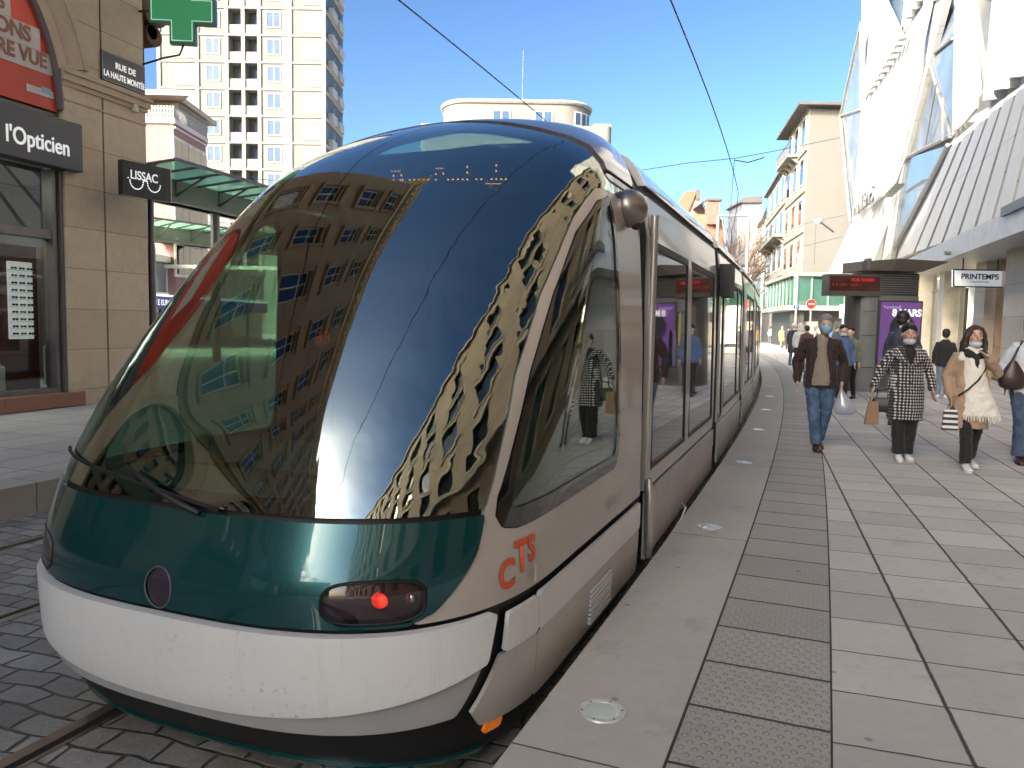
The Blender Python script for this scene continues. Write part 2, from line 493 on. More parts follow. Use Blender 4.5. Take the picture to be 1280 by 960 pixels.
def cobble_mat():
    mt,nt,p=newmat('cobbles')
    g=nt.nodes.new('ShaderNodeNewGeometry').outputs[0]
    nz=nt.nodes.new('ShaderNodeTexNoise'); nz.inputs['Scale'].default_value=2.5; nz.inputs['Detail'].default_value=2; nt.links.new(g,nz.inputs['Vector'])
    sub=nt.nodes.new('ShaderNodeVectorMath'); sub.operation='SUBTRACT'; nt.links.new(nz.outputs['Color'],sub.inputs[0]); sub.inputs[1].default_value=(0.5,0.5,0.5)
    sc=nt.nodes.new('ShaderNodeVectorMath'); sc.operation='SCALE'; sc.inputs['Scale'].default_value=0.13; nt.links.new(sub.outputs[0],sc.inputs[0])
    ad=nt.nodes.new('ShaderNodeVectorMath'); nt.links.new(g,ad.inputs[0]); nt.links.new(sc.outputs[0],ad.inputs[1])
    br=nt.nodes.new('ShaderNodeTexBrick'); br.inputs['Scale'].default_value=1.0
    br.inputs['Brick Width'].default_value=0.25; br.inputs['Row Height'].default_value=0.155; br.inputs['Mortar Size'].default_value=0.011
    br.inputs['Mortar Smooth'].default_value=0.6
    br.inputs['Color1'].default_value=(0.34,0.335,0.31,1); br.inputs['Color2'].default_value=(0.20,0.198,0.185,1); br.inputs['Mortar'].default_value=(0.075,0.068,0.058,1)
    nt.links.new(ad.outputs[0],br.inputs['Vector'])
    n1=noise(nt,g,1.1,6,0.6); n2=noise(nt,g,30,5,0.7)
    f=mathn(nt,'MULTIPLY',mathn(nt,'MULTIPLY_ADD',n1,1.1,0.5),mathn(nt,'MULTIPLY_ADD',n2,0.8,0.6))
    sand=ramp(nt,noise(nt,g,3.2,8,0.75),[(0.50,0.0),(0.66,0.75)])
    bc=mixc(nt,sand,br.outputs[0],(0.21,0.185,0.15))
    cm=nt.nodes.new('ShaderNodeVectorMath'); cm.operation='SCALE'; nt.links.new(bc,cm.inputs[0]); nt.links.new(f,cm.inputs['Scale'])
    nt.links.new(cm.outputs[0],p.inputs['Base Color'])
    nt.links.new(mathn(nt,'MULTIPLY_ADD',n1,0.4,0.35),p.inputs['Roughness'])
    h=mathn(nt,'ADD',mathn(nt,'SUBTRACT',1.0,br.outputs['Fac']),mathn(nt,'MULTIPLY',n2,0.35))
    nt.links.new(bump(nt,h,0.9,0.02),p.inputs['Normal'])
    return mt
COB=cobble_mat()
EDGE_M=paving('platform edge stone',3.2,2.62,50,-20,0.006,0.006,(0.45,0.43,0.385),(0.07,0.06,0.05),uv=True,var=0.05,stain=0.55)
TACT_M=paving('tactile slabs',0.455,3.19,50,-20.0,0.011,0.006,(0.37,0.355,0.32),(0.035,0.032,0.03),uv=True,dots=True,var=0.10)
SLAB_M=paving('pavement slabs',0.50,0.79,0.455,3.03,0.011,0.007,(0.49,0.475,0.435),(0.055,0.05,0.045),var=0.13,stain=0.55)
SLABL_M=paving('far pavement slabs',0.62,-7.05,0.9,3.1,0.009,0.008,(0.45,0.435,0.395),(0.08,0.07,0.06),var=0.08)
KERB_M=paving('kerb stone',1.15,0.4,50,-20,0.006,0.006,(0.40,0.38,0.33),(0.07,0.06,0.05),uv=True,var=0.07)
JOINT_M=M('dark joint filler',(0.04,0.037,0.034),0.9)

mb=MB(); mb.quad((-600,-600,-0.42),(600,-600,-0.42),(600,900,-0.42),(-600,900,-0.42))
struct('ground',mb,M('distant ground',(0.10,0.098,0.09),0.9,vs=0.2))
strip('track_bed',[-5.9,0.06],[-0.30,-0.30],-60,150,COB)
strip('platform_edge',[0.0,0.0,0.006,0.55],[-0.42,-0.006,0.0,0.0],-60,150,EDGE_M)
strip('platform_joint',[0.545,0.58],[-0.004,-0.004],-60,150,JOINT_M)
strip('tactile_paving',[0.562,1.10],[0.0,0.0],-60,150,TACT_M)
# pavement from the tactile strip to the department store
ys=np.arange(-60,150.5,1.0); vs=[];fs=[]
for Y in ys:
    vs+= [(Xe(Y)+1.112,Y,0.0),(60,Y,0.0)]
for i in range(len(ys)-1): fs.append((2*i,2*i+1,2*i+3,2*i+2))
mb=MB(); mb.add(vs,fs); struct('pavement',mb,SLAB_M)
strip('pavement_joint',[1.085,1.125],[-0.004,-0.004],-60,150,JOINT_M)
# far kerb and pavement, left
strip('kerb',[-6.15,-5.80,-5.785,-5.785],[0.0,0.0,-0.012,-0.42],-60,150,KERB_M)
vs=[];fs=[]
for Y in ys: vs+= [(-60,Y,-0.004),(Xe(Y)-6.14,Y,-0.004)]
for i in range(len(ys)-1): fs.append((2*i,2*i+1,2*i+3,2*i+2))
mb=MB(); mb.add(vs,fs); struct('far_pavement',mb,SLABL_M)
# grooved rails
RAIL=M('rail steel',(0.32,0.29,0.26),0.25,metal=0.8,vs=20)
GROOVE=M('rail groove',(0.012,0.011,0.01),0.8)
for tr in (-1.30,-4.28):
    for sgn in (-1,1):
        c=tr+sgn*0.7175; s2=-sgn
        a=[c-0.0,c+sgn*0.065]; a.sort()
        strip('rail',a,[-0.2955,-0.2955],-60,150,RAIL)
        b=[c-sgn*0.045,c]; b.sort()
        strip('rail_groove',b,[-0.2985,-0.2985],-60,150,GROOVE)
        d=[c-sgn*0.068,c-sgn*0.045]; d.sort()
        strip('rail',d,[-0.2955,-0.2955],-60,150,RAIL)
# lights let into the platform edge
ringm=M('light ring steel',(0.62,0.62,0.60),0.35,metal=0.5,vs=30)
lensm=M('light lens frosted',(0.45,0.55,0.52),0.18,var=0.05,coat=0.6)
adj=['nearest one, by the orange tram lamp','second from the camera, beside the silver door panel','third from the camera, beside the articulation gap','fourth from the camera along the edge','fifth from the camera along the edge','sixth from the camera along the edge','seventh from the camera along the edge','eighth from the camera, in the bend','ninth from the camera, at the sunlit end']
for k in range(9):
    Y=2.96+3.12*k; X=Xe(Y)+0.25
    T=Thing('recessed_light',(X,Y,0),'round glass platform light, '+adj[k],'floor light','lights let into the platform edge')
    r=MB(); r.lathe([(0.066,0.002),(0.068,0.006),(0.092,0.007),(0.097,0.001)],(X,Y,0),40)
    r.f=[f for f in r.f if len(f)==4]; r.m=[0]*len(r.f)
    T.part('ring',r,ringm,smooth=40)
    l=MB(); l.lathe([(0.067,0.001),(0.067,0.0045),(0.05,0.006),(0.001,0.0065)],(X,Y,0),32); T.part('lens',l,lensm,smooth=50)
    if k<3:
        s_=MB()
        for q in range(6):
            an=q*PI/3+0.3; s_.lathe([(0.0045,0.007),(0.0045,0.0085),(0.001,0.009)],(X+0.081*math.cos(an),Y+0.081*math.sin(an),0),8)
        T.part('screws',s_,M('dark steel',(0.1,0.1,0.1),0.4,metal=0.7))
# ================================================================== TRAM
HD=math.radians(4.5)
TO=np.array([0.05-0.00175*400-1.3, 5.0, -0.3])
TU=np.array([math.sin(HD),math.cos(HD),0]); TV=np.array([math.cos(HD),-math.sin(HD),0])
def W2T(p):
    d=np.asarray(p,float)-TO; return np.stack([d@TV, d@TU, d[...,2]],-1)
def T2W(v,u,z): return TO+TV*v+TU*u+np.array([0,0,z])
def onplane_u(x,y,u):
    d=ray(x,y);t=(u-(CP-TO)@TU)/(d@TU);P=CP+d*t;return W2T(P)
def pchip(x,xp,fp):
    xp=np.asarray(xp,float);fp=np.asarray(fp,float);hh=np.diff(xp);d=np.diff(fp)/hh
    mm=np.zeros_like(fp);mm[1:-1]=np.where(d[:-1]*d[1:]>0,2*d[:-1]*d[1:]/(d[:-1]+d[1:]+1e-12),0);mm[0]=d[0];mm[-1]=d[-1]
    x=np.clip(x,xp[0],xp[-1]);i=np.clip(np.searchsorted(xp,x)-1,0,len(xp)-2);t=(x-xp[i])/hh[i]
    return (2*t**3-3*t**2+1)*fp[i]+(t**3-2*t**2+t)*hh[i]*mm[i]+(-2*t**3+3*t**2)*fp[i+1]+(t**3-t**2)*hh[i]*mm[i+1]
TT=np.array([
[0.02, -2.38, -1.50, 1.12],
[0.10, -2.48, -1.50, 1.18],
[0.28, -2.60, -1.50, 1.215],
[0.50, -2.66, -1.50, 1.225],
[0.80, -2.68, -1.50, 1.225],
[1.10, -2.59, -1.40, 1.225],
[1.40, -2.43, -1.25, 1.22],
[1.70, -2.20, -1.08, 1.215],
[2.00, -1.93, -0.92, 1.20],
[2.25, -1.68, -0.75, 1.185],
[2.50, -1.39, -0.60, 1.165],
[2.70, -1.13, -0.45, 1.13],
[2.88, -0.86, -0.20, 1.07],
[3.03, -0.58,  0.10, 0.95],
[3.15, -0.28,  0.3, 0.75],
[3.215, 0.00,   0.6,  0.46],
[3.235, 0.07,   0.8,  0.05]])
def t_un(z):return pchip(z,TT[:,0],TT[:,1])
def t_us(z):return pchip(z,TT[:,0],TT[:,2])
def t_hw(z):return pchip(z,TT[:,0],TT[:,3])
def t_N(z):return np.interp(z,[.1,1.2,2.0,2.7,3.2],[3.0,2.9,2.5,2.35,2.2])
UR=0.10          # rear of the cab
zr=np.concatenate([np.arange(0.02,2.86,0.0155),np.arange(2.86,3.14,0.0125),np.arange(3.14,3.235,0.0065),[3.235]])
NS,NN=50,210
NC=NN+1+2*NS
GP=np.zeros((len(zr),NC,3)); GS=np.zeros((len(zr),NC))
for i,z in enumerate(zr):
    us,un,w,n=float(t_us(z)),float(t_un(z)),float(t_hw(z)),float(t_N(z))
    th=np.linspace(PI/2,-PI/2,1201); c=np.abs(np.cos(th)); s=np.sin(th)
    u=us-(us-un)*c**(2/n); v=w*np.sign(s)*np.abs(s)**(2/n)
    if us>UR:   # outline is cut by the rear plane of the cab
        k=u<=UR; u=u[k]; v=v[k]
    L=np.concatenate([[0],np.cumsum(np.hypot(np.diff(u),np.diff(v)))]); q=np.linspace(0,L[-1],NN+1)
    uu=np.interp(q,L,u); vv=np.interp(q,L,v)
    b=max(us,UR) if us>UR else UR
    us2=min(us,UR)
    a=np.linspace(UR,us2,NS,endpoint=False) if us2<UR else np.full(NS,UR)
    ur=np.concatenate([a,uu,a[::-1]]); vr=np.concatenate([np.full(NS,vv[0]),vv,np.full(NS,vv[-1])])
    if us2>=UR:
        ur[:NS]=UR; ur[-NS:]=UR
    GP[i,:,0]=vr; GP[i,:,1]=ur; GP[i,:,2]=z
    Lr=np.concatenate([[0],np.cumsum(np.hypot(np.diff(ur),np.diff(vr)))]); mid=Lr[NS+NN//2]
    GS[i]=mid-Lr           # positive on the +v (platform) side
du=np.gradient(GP,axis=1); dz=np.gradient(GP,axis=0)
# guard degenerate columns
nrm=np.cross(du,dz); ln=np.linalg.norm(nrm,axis=2,keepdims=True)
bad=ln[...,0]<1e-9; nrm=np.where(ln>1e-9,nrm/np.maximum(ln,1e-9),np.array([0,0,1.0]))
# orient outwards
cen=np.array([0,-0.6,1.3]); flip=((GP-cen)*nrm).sum(2)<0; nrm[flip]*=-1
for i in range(len(zr)):
    for side in (slice(0,NS),slice(NC-NS,NC)):
        idx=np.where(bad[i,side])[0]
        if len(idx): nrm[i,side][idx]=nrm[i,NS if side.start==0 else NC-NS-1]
VV,UU,ZZ=GP[...,0],GP[...,1],GP[...,2]; AV=np.abs(VV)
def patch(fn, off, th):
    """cut the region fn>0 out of the cab surface and give it thickness; returns MB in cab coordinates"""
    f=fn(UU,VV,ZZ,GS); f=np.asarray(f)
    out={}; V=[]; Nn=[]; F=[]
    def vid(key,p,n):
        if key not in out: out[key]=len(V); V.append(p); Nn.append(n)
        return out[key]
    R,Cc=f.shape; pos=f>0
    anyp=pos[:-1,:-1]|pos[1:,:-1]|pos[:-1,1:]|pos[1:,1:]
    for i,j in zip(*np.where(anyp)):
        cs=[(i,j),(i,j+1),(i+1,j+1),(i+1,j)]
        poly=[]
        for k in range(4):
            a=cs[k]; b=cs[(k+1)%4]; fa=f[a]; fb=f[b]
            if fa>0: poly.append(vid(a,GP[a],nrm[a]))
            if (fa>0)!=(fb>0):
                key=(a,b) if a<b else (b,a)
                t=fa/(fa-fb); t=min(max(t,0.02),0.98) if True else t
                if key[0]!=a: pa,pb,t2=b,a,1-t
                else: pa,pb,t2=a,b,t
                poly.append(vid(key,GP[pa]*(1-t2)+GP[pb]*t2,nrm[pa]*(1-t2)+nrm[pb]*t2))
        pp=[]
        for q in poly:
            if not pp or np.linalg.norm(V[q]-V[pp[-1]])>1e-6: pp.append(q)
        if len(pp)>2 and np.linalg.norm(V[pp[0]]-V[pp[-1]])<1e-6: pp.pop()
        if len(pp)>=3: F.append(pp)
    V=np.array(V); Nn=np.array(Nn); Nn/=np.linalg.norm(Nn,axis=1,keepdims=True)
    mb=MB()
    top=V+Nn*off; 
    if th<=0:
        mb.add(top,F); return mb
    bot=V+Nn*(off-th); n=len(V)
    # boundary edges
    ec={}
    for fc in F:
        for k in range(len(fc)):
            a,b=fc[k],fc[(k+1)%len(fc)]; ec.setdefault((min(a,b),max(a,b)),[]).append((a,b))
    W=[(b,a,n+a,n+b) for (_,l) in ec.items() if len(l)==1 for a,b in l]
    mb.add(np.vstack([top,bot]),F+[[n+q for q in fc[::-1]] for fc in F]+W)
    return mb
def sdpoly(pts,r=0.0):
    P=np.array(pts,float)
    def fn(x,y):
        x=np.asarray(x,float); y=np.asarray(y,float)
        d=np.full(x.shape,1e9); ins=np.zeros(x.shape,bool); n=len(P)
        for k in range(n):
            a=P[k]; b=P[(k+1)%n]; e=b-a
            wx=x-a[0]; wy=y-a[1]; t=np.clip((wx*e[0]+wy*e[1])/(e@e),0,1)
            d=np.minimum(d,np.hypot(wx-e[0]*t,wy-e[1]*t))
            c=((a[1]>y)!=(b[1]>y))&(x<(b[0]-a[0])*(y-a[1])/(b[1]-a[1]+1e-12)+a[0])
            ins^=c
        return np.where(ins,d,-d)+r
    return fn
MIN=np.minimum
pilZ=[1.10,1.24,1.64,1.83,1.99,2.40,2.51,2.60,2.70]; pilU=[-2.14,-2.05,-1.79,-1.625,-1.485,-1.055,-0.905,-0.755,-0.61]
def f_pil(U,Z): return (np.interp(Z,pilZ,pilU)-U)*0.75
def ztop(av): return np.interp(av,[0,.41,.67,.87,1.0,1.09,1.14],[3.125,3.06,2.99,2.925,2.86,2.76,2.66])
def f_ws(U,V,Z,S,m=0.0):
    pil=np.where(Z<2.60,f_pil(U,Z),1.0)
    top=(ztop(np.abs(V))-Z)
    top=np.where((Z>2.4)|True, top, 1.0)
    return MIN(MIN(pil,top), Z-1.125)-m
sg=sdpoly([(-.665,2.55),(-.60,2.575),(-.545,2.50),(-.50,2.35),(-.475,2.07),(-.47,1.6),(-.49,1.12),(-.53,1.06),(-.60,1.035),(-1.53,1.03),(-1.96,1.02),(-2.05,1.04),(-2.075,1.09),(-2.05,1.16),(-1.96,1.28),(-1.705,1.64),(-1.555,1.82),(-1.395,2.0),(-1.225,2.17),(-1.075,2.32),(-.785,2.52)])
def f_sg(U,V,Z,S,m=0.0):
    return MIN(sg(U,Z), np.abs(V)-0.6)-m
SGc=f_sg(UU,VV,ZZ,GS)
tealZ=[0.70,0.75,0.78,0.83,0.87,0.91,0.97,1.03,1.12]; tealU=[-2.50,-2.43,-2.37,-2.32,-2.28,-2.24,-2.19,-2.16,-2.12]
def f_teal(U,V,Z,S): return MIN(MIN(Z-0.742,1.105-Z),(np.interp(Z,tealZ,tealU)-U)*0.7)
def selp(S,Z,cs,cz,a,b,n): return (1-(np.abs((S-cs)/a)**n+np.abs((Z-cz)/b)**n))*min(a,b)*0.5
def f_hl(S,Z,g=0.0): 
    d=selp(S,Z,0.885,0.835,0.185+g,0.072+g,3.2); e=selp(S,Z,-0.885,0.835,0.185+g,0.072+g,3.2)
    return np.maximum(d,e)
def f_em(S,Z,g=0.0): return selp(S,Z,0.0,0.82,0.062+g,0.073+g,2.0)
def NEG(x): return -x
def cap_lo(U): return np.where(U<-0.5, 2.72, 2.735)
def f_body(U,V,Z,S):
    f=MIN(Z-0.742, 2.715-Z)
    f=MIN(f, -(f_ws(U,V,Z,S)+0.008)); f=MIN(f, -(f_sg(U,V,Z,S)+0.003))
    f=MIN(f, -(f_teal(U,V,Z,S)+0.004)); 
    f=np.where((Z<1.13)&(Z>1.09)&(U<-2.14), MIN(f,-0.01), f)
    # seam lines of the rear pillar
    f=MIN(f, np.maximum(np.abs(U+0.395)-0.004, 1.10-Z)); f=MIN(f, np.maximum(np.maximum(np.abs(Z-1.10)-0.004, -0.40-U),-1))
    f=MIN(f, np.maximum(np.abs(Z-2.43)-0.005, -0.47-U))
    return f
def f_cap(U,V,Z,S): return MIN(MIN(Z-2.735+0*U, -(f_ws(U,V,Z,S)+0.028)), 1.0)

tealp=M('teal metallic paint',(0.004,0.075,0.085),0.24,metal=0.55,var=0.10,vs=1.3,coat=1.0,grime=0.25)
beige=M('warm silver paint',(0.56,0.52,0.465),0.36,metal=0.35,var=0.06,vs=2.5,coat=0.7,grime=0.06)
capm=M('roof cap silver paint',(0.34,0.325,0.33),0.35,metal=0.7,var=0.08,vs=2.5,coat=0.8)
blackr=M('black rubber',(0.012,0.012,0.013),0.55,var=0.1)
blackg=M('black frit glass',(0.006,0.007,0.008),0.06,var=0,coat=0.7)
linerm=M('cab lining',(0.045,0.06,0.05),0.6,var=0.2)
def white_paint():
    mt,nt,p=newmat('white bumper paint'); g=nt.nodes.new('ShaderNodeNewGeometry').outputs[0]
    n=ramp(nt,noise(nt,g,38,6,0.85),[(0.57,0.0),(0.66,1.0)]); n3=ramp(nt,noise(nt,g,2.2,4,0.5),[(0.45,0.0),(0.62,1.0)])
    n2=noise(nt,g,3,5,0.6)
    mpn=nt.nodes.new('ShaderNodeMapping'); mpn.inputs[3].default_value=(22,22,2.0); nt.links.new(g,mpn.inputs[0])
    st=ramp(nt,noise(nt,mpn.outputs[0],1,4,0.7),[(0.55,0.0),(0.8,0.5)])
    c=mixc(nt,n2,(0.70,0.715,0.72),(0.78,0.79,0.79)); c=mixc(nt,mathn(nt,'MULTIPLY',n,mathn(nt,'MULTIPLY',n3,0.7)),c,(0.16,0.15,0.14))
    c=mixc(nt,mathn(nt,'MULTIPLY',st,0.45),c,(0.35,0.33,0.31))
    nt.links.new(c,p.inputs['Base Color']); p.inputs['Roughness'].default_value=0.38; p.inputs['Coat Weight'].default_value=0.35; p.inputs['Coat Roughness'].default_value=0.12
    return mt
whitep=white_paint()
greyp=M('pale grey skirt paint',(0.50,0.485,0.46),0.42,var=0.08,vs=4,coat=0.3,grime=0.35)
wsg=glass_mat('windscreen glass',(0.55,0.71,0.62),0.23,wob=0.035,wobs=1.6,edge=(TO,TV))
sgg=glass_mat('cab side glass',(0.70,0.82,0.75),0.07,wob=0.01,wobs=2.0)
lensg=glass_mat('lamp lens glass',(0.72,0.66,0.70),0.05)
sideg=M('tinted side glass',(0.018,0.02,0.019),0.015,var=0,spec=1.0,coat=1.0); sideg.node_tree.nodes['Principled BSDF'].inputs['IOR'].default_value=2.1

tr=bpy.data.objects.new('tram',None); COL.objects.link(tr)
tr.location=TO; tr.rotation_euler=(0,0,-HD)
tr['label']='tram with a big curved windscreen, teal nose band and white bumper at the platform'; tr['category']='tram'
def tp(name,mb,mat,smooth=35,parent=None,**k): return put(name,mb,mat,parent or tr,(0,0,0),smooth,fix=False,**k)
# hidden black carrier under all panels
tp('body_frame',patch(lambda U,V,Z,S: MIN(MIN(Z-0.06,-(f_ws(U,V,Z,S,0.03))),-(f_sg(U,V,Z,S,0.05))),-0.030,0.02),blackr,60)
def both(name,fn,off,th,mat,sm=40,parent=None):
    for s_ in (1,-1): q=tp(name,patch(lambda U,V,Z,S: MIN(fn(U,V,Z,S),V*s_-0.02),off,th),mat,sm)
    return q
body=both('body_panel',f_body,0.0,0.025,beige)
ofs=0.004
tp('roof_cap',patch(f_cap,ofs,0.03),capm,40)
tp('nose_band',patch(lambda U,V,Z,S: MIN(MIN(f_teal(U,V,Z,S),-f_hl(S,Z,0.010)),-f_em(S,Z,0.006)),0.006,0.03),tealp,40)
def f_bump(U,V,Z,S): return (np.interp(Z,[.28,.34,.53,.71],[-2.32,-2.27,-2.17,-2.13])-U)*0.8
def zcr(S): return 0.375+0.160*np.minimum(np.abs(S)/1.35,1)**2
def zbb(S): return 0.305+0.035*np.minimum(np.abs(S)/1.2,1)**2
tp('bumper',patch(lambda U,V,Z,S: MIN(MIN(0.722-Z, Z-zcr(S)-0.002),f_bump(U,V,Z,S)),0.030,0.04),whitep,40)
tp('lower_bumper',patch(lambda U,V,Z,S: MIN(MIN(zcr(S)-0.002-Z, Z-zbb(S)),f_bump(U,V,Z,S)),0.004,0.03),M('lower bumper paint',(0.44,0.44,0.455),0.4,var=0.08,coat=0.3,grime=0.35),40)
apm=M('dark apron paint',(0.010,0.016,0.018),0.28,var=0.2,coat=0.5,grime=0.4)
tp('apron',patch(lambda U,V,Z,S: MIN(MIN(zbb(S)-0.012-Z, Z-0.11),-1.95-U),-0.035,0.03),apm,40)
tp('apron_lip',patch(lambda U,V,Z,S: MIN(MIN(0.112-Z, Z-0.085),-2.05-U),-0.015,0.05),tealp,40)
def f_front_skirt(U,V,Z,S): return MIN(MIN((U-np.interp(Z,[.25,.33,.55,.69],[-2.15,-2.205,-2.06,-2.04]))*0.8,-1.796-U),MIN(0.692-Z,Z-(0.262-0.02*np.clip((U+2.2)/0.4,0,1))))
def split(fn,lo,hi): return lambda U,V,Z,S: MIN(fn(U,V,Z,S),MIN(Z-lo,hi-Z))
both('corner_skirt',split(f_front_skirt,0,0.528),0.004,0.02,greyp); both('corner_skirt',split(f_front_skirt,0.534,1),0.012,0.02,whitep)
f_sk=lambda U,V,Z,S: MIN(MIN(U+1.788,0.085-U),MIN(0.70-Z,Z-0.235))
f_vent=lambda U,Z: MIN(MIN(U+1.02,-0.60-U),MIN(0.47-Z,Z-0.265))
both('side_skirt',lambda U,V,Z,S: MIN(split(f_sk,0,0.528)(U,V,Z,S),-f_vent(U,Z)-0.0),0.004,0.02,greyp)
both('side_skirt',split(f_sk,0.534,1),0.012,0.02,whitep)
gm=MB()
for sd_ in (-1,1):
    gm=MB(); vv=sd_*(1.220)
    for k in range(8):
        z0=0.272+k*0.0245
        gm.box(vv-0.010,vv+0.016,-1.012,-0.608,z0,z0+0.0145)
    tp('vent_grille',gm,whitep,None)

# glass
w=tp('windscreen',patch(lambda U,V,Z,S: f_ws(U,V,Z,S,0.0),-0.001,0.006),wsg,60)
def ring(U,V,Z,S): 
    a=f_ws(U,V,Z,S,0.0); return MIN(a-0.001,np.where(Z<1.25,0.030,0.034)-a+np.clip((1.30-Z)*0.25,0,0.03))
put('windscreen_frit',patch(ring,-0.010,0.004),blackg,w,(0,0,0),60,fix=False)
for s_,nm in ((1,'right'),(-1,'left')):
    q=tp('side_window',patch(lambda U,V,Z,S: MIN(f_sg(U,V,Z,S),V*s_-0.3),-0.003,0.006),sgg,60)
    def fr(U,V,Z,S):
        a=f_sg(U,V,Z,S); b=0.045+0.05*np.clip((1.25-Z)/0.2,0,1)
        return MIN(MIN(a-0.001,b-a),V*s_-0.3)
    put('window_frit',patch(fr,0.0045,0.006),blackg,q,(0,0,0),60,fix=False)
# lamps
redm=emitm('red lamp glow',(0.9,0.04,0.02),0.35); 
hlh=M('lamp housing dark',(0.09,0.085,0.09),0.35,var=0,coat=0.4)
hlh_l=M('lamp housing pale',(0.42,0.42,0.40),0.3,var=0,metal=0.5)
def S2P(s,z,off=0.0):
    i=int(np.clip(np.searchsorted(zr,z),1,len(zr)-1)); t=(z-zr[i-1])/(zr[i]-zr[i-1])
    def at(i):
        x=GS[i][::-1]; return np.array([np.interp(s,x,GP[i,::-1,k]) for k in range(3)]), np.array([np.interp(s,x,nrm[i,::-1,k]) for k in range(3)])
    a,na=at(i-1); b,nb=at(i); n=na*(1-t)+nb*t; n/=np.linalg.norm(n)
    return a*(1-t)+b*t+n*off
for sgn,lab in ((1,'lit red tail lamp under a dark lens'),(-1,'unlit pale lamp lens')):
    hl=tp('headlight',patch(lambda U,V,Z,S: selp(S,Z,sgn*0.885,0.835,0.178,0.066,3.2),-0.022,0.008),hlh if sgn>0 else hlh_l,60,label=lab)
    put('lens',patch(lambda U,V,Z,S: selp(S,Z,sgn*0.885,0.835,0.183,0.070,3.2),0.006,0.006),lensg,hl,(0,0,0),60,fix=False)
    rimm=MB(); rimm.tube([S2P(sgn*0.885+0.188*np.sign(math.cos(a))*abs(math.cos(a))**(2/3.2),0.835+0.075*np.sign(math.sin(a))*abs(math.sin(a))**(2/3.2),0.006) for a in np.linspace(0,2*PI,49)],0.004,6)
    put('lens_rim',rimm,blackr,hl,(0,0,0),60)
    if sgn>0:
        for cs,rr in ((0.905,0.034),):
            b=MB(); c=S2P(cs,0.842 if rr>.03 else 0.835,-0.014); b.ell(c,(rr,rr*0.5,rr*0.85),16,10)
            put('bulb',b,redm,hl,(0,0,0),180)
        c=S2P(1.02,0.84,-0.012); b=MB(); b.ell(c,(0.022,0.012,0.022),12,8); put('bulb',b,M('clear bulb',(0.5,0.5,0.5),0.1,metal=0.8,var=0),hl,(0,0,0),180,label='small unlit clear bulb')
em=tp('nose_emblem',patch(lambda U,V,Z,S: f_em(S,Z,0.0),0.002,0.015),M('emblem dark lens',(0.035,0.025,0.04),0.12,var=0.1,coat=0.8),60)
rm=MB(); rm.tube([S2P(0.066*math.cos(a),0.82+0.077*math.sin(a),0.008) for a in np.linspace(0,2*PI,41)],0.0035,6)
put('emblem_rim',rm,M('rim steel',(0.35,0.35,0.36),0.3,metal=0.8),em,(0,0,0),60)
orm=M('orange indicator',(0.75,0.19,0.02),0.2,var=0.25,vs=60,coat=1.0,emit=(1.0,0.22,0.02),es=0.08)
both('indicator',lambda U,V,Z,S: MIN(MIN(U+2.10,-2.00-U),MIN(0.238-Z,Z-0.182)),-0.016,0.02,orm)
# wiper on the windscreen
wp=MB(); 
tz=lambda s,z,o: S2P(s,z,o)
wp.tube([tz(0.13,1.10,0.02),tz(0.04,1.125,0.055),tz(-0.10,1.165,0.06),tz(-0.22,1.205,0.05),tz(-0.30,1.225,0.04)],[0.014,0.013,0.012,0.010,0.010],8)
wi=tp('wiper',wp,blackr,60)
bl=MB(); bl.tube([tz(s,1.235-0.115*(s+0.95)/1.15*1.0+0.05*math.sin((s+0.95)/1.15*PI)*0.3,0.018) for s in np.linspace(-0.95,0.22,16)],0.008,6)
put('blade',bl,blackr,wi,(0,0,0),60)
# interior of the cab
def outline(z,sc,u1,n=40):
    us,un,w_,nn=float(t_us(z)),float(t_un(z)),float(t_hw(z)),float(t_N(z)); P=[]
    for th in np.linspace(-PI/2,PI/2,n):
        u=us-(us-un)*abs(math.cos(th))**(2/nn); v=w_*math.copysign(abs(math.sin(th))**(2/nn),math.sin(th))
        P.append((v*sc,us+(u-us)*sc))
    P=[(P[0][0],u1)]+P+[(P[-1][0],u1)]
    return P
db=MB(); o1=outline(1.05,0.94,-1.9); o0=outline(0.8,0.93,-1.75); o2=outline(1.0,0.80,-1.70)
n_=len(o1)
db.loft([[(a,b,0.42) for a,b in o0],[(a,b,0.8) for a,b in o0],[(a,b,1.04) for a,b in o1],[(a*0.9,b*0.96-0.02,1.09) for a,b in o1],[(a*0.78,b*0.90-0.1,1.10) for a,b in o1]])
tp('dashboard',db,M('dashboard green grey',(0.035,0.055,0.045),0.45,var=0.25,vs=4),40)
ds=MB(); ds.obox((0.15,-1.72,1.14),(0.42,0,0),(0,0.14,0.05),(0,-0.015,0.04)); ds.obox((-0.62,-1.62,1.12),(0.2,0.1,0),(-0.05,0.12,0.05),(0,-0.01,0.04))
for k in range(6): ds.lathe([(0.018,0),(0.018,0.02),(0.012,0.03)],(-0.1+0.09*k,-1.68,1.19),10)
tp('console',ds,M('console grey',(0.12,0.14,0.13),0.4,var=0.2,vs=12),40)
fl=MB(); fl.box(-1.15,1.15,-1.9,UR-0.02,0.33,0.36); tp('cab_floor',fl,linerm,None)
seat=MB(); seat.bbox(-0.26,0.26,-1.25,-0.75,0.80,0.92,0.04); seat.lathe([(0.05,0.36),(0.05,0.8)],(0,-1.0,0),12)
sb=MB(); rings=[]
for z,wd,y in ((0.90,0.22,-0.78),(1.1,0.25,-0.72),(1.4,0.25,-0.66),(1.55,0.20,-0.63),(1.62,0.12,-0.62)):
    rings.append([(wd*math.copysign(abs(math.cos(a))**0.5,math.cos(a)),y+0.06*math.sin(a),z) for a in np.linspace(0,2*PI,20,endpoint=False)])
sb.loft(rings)
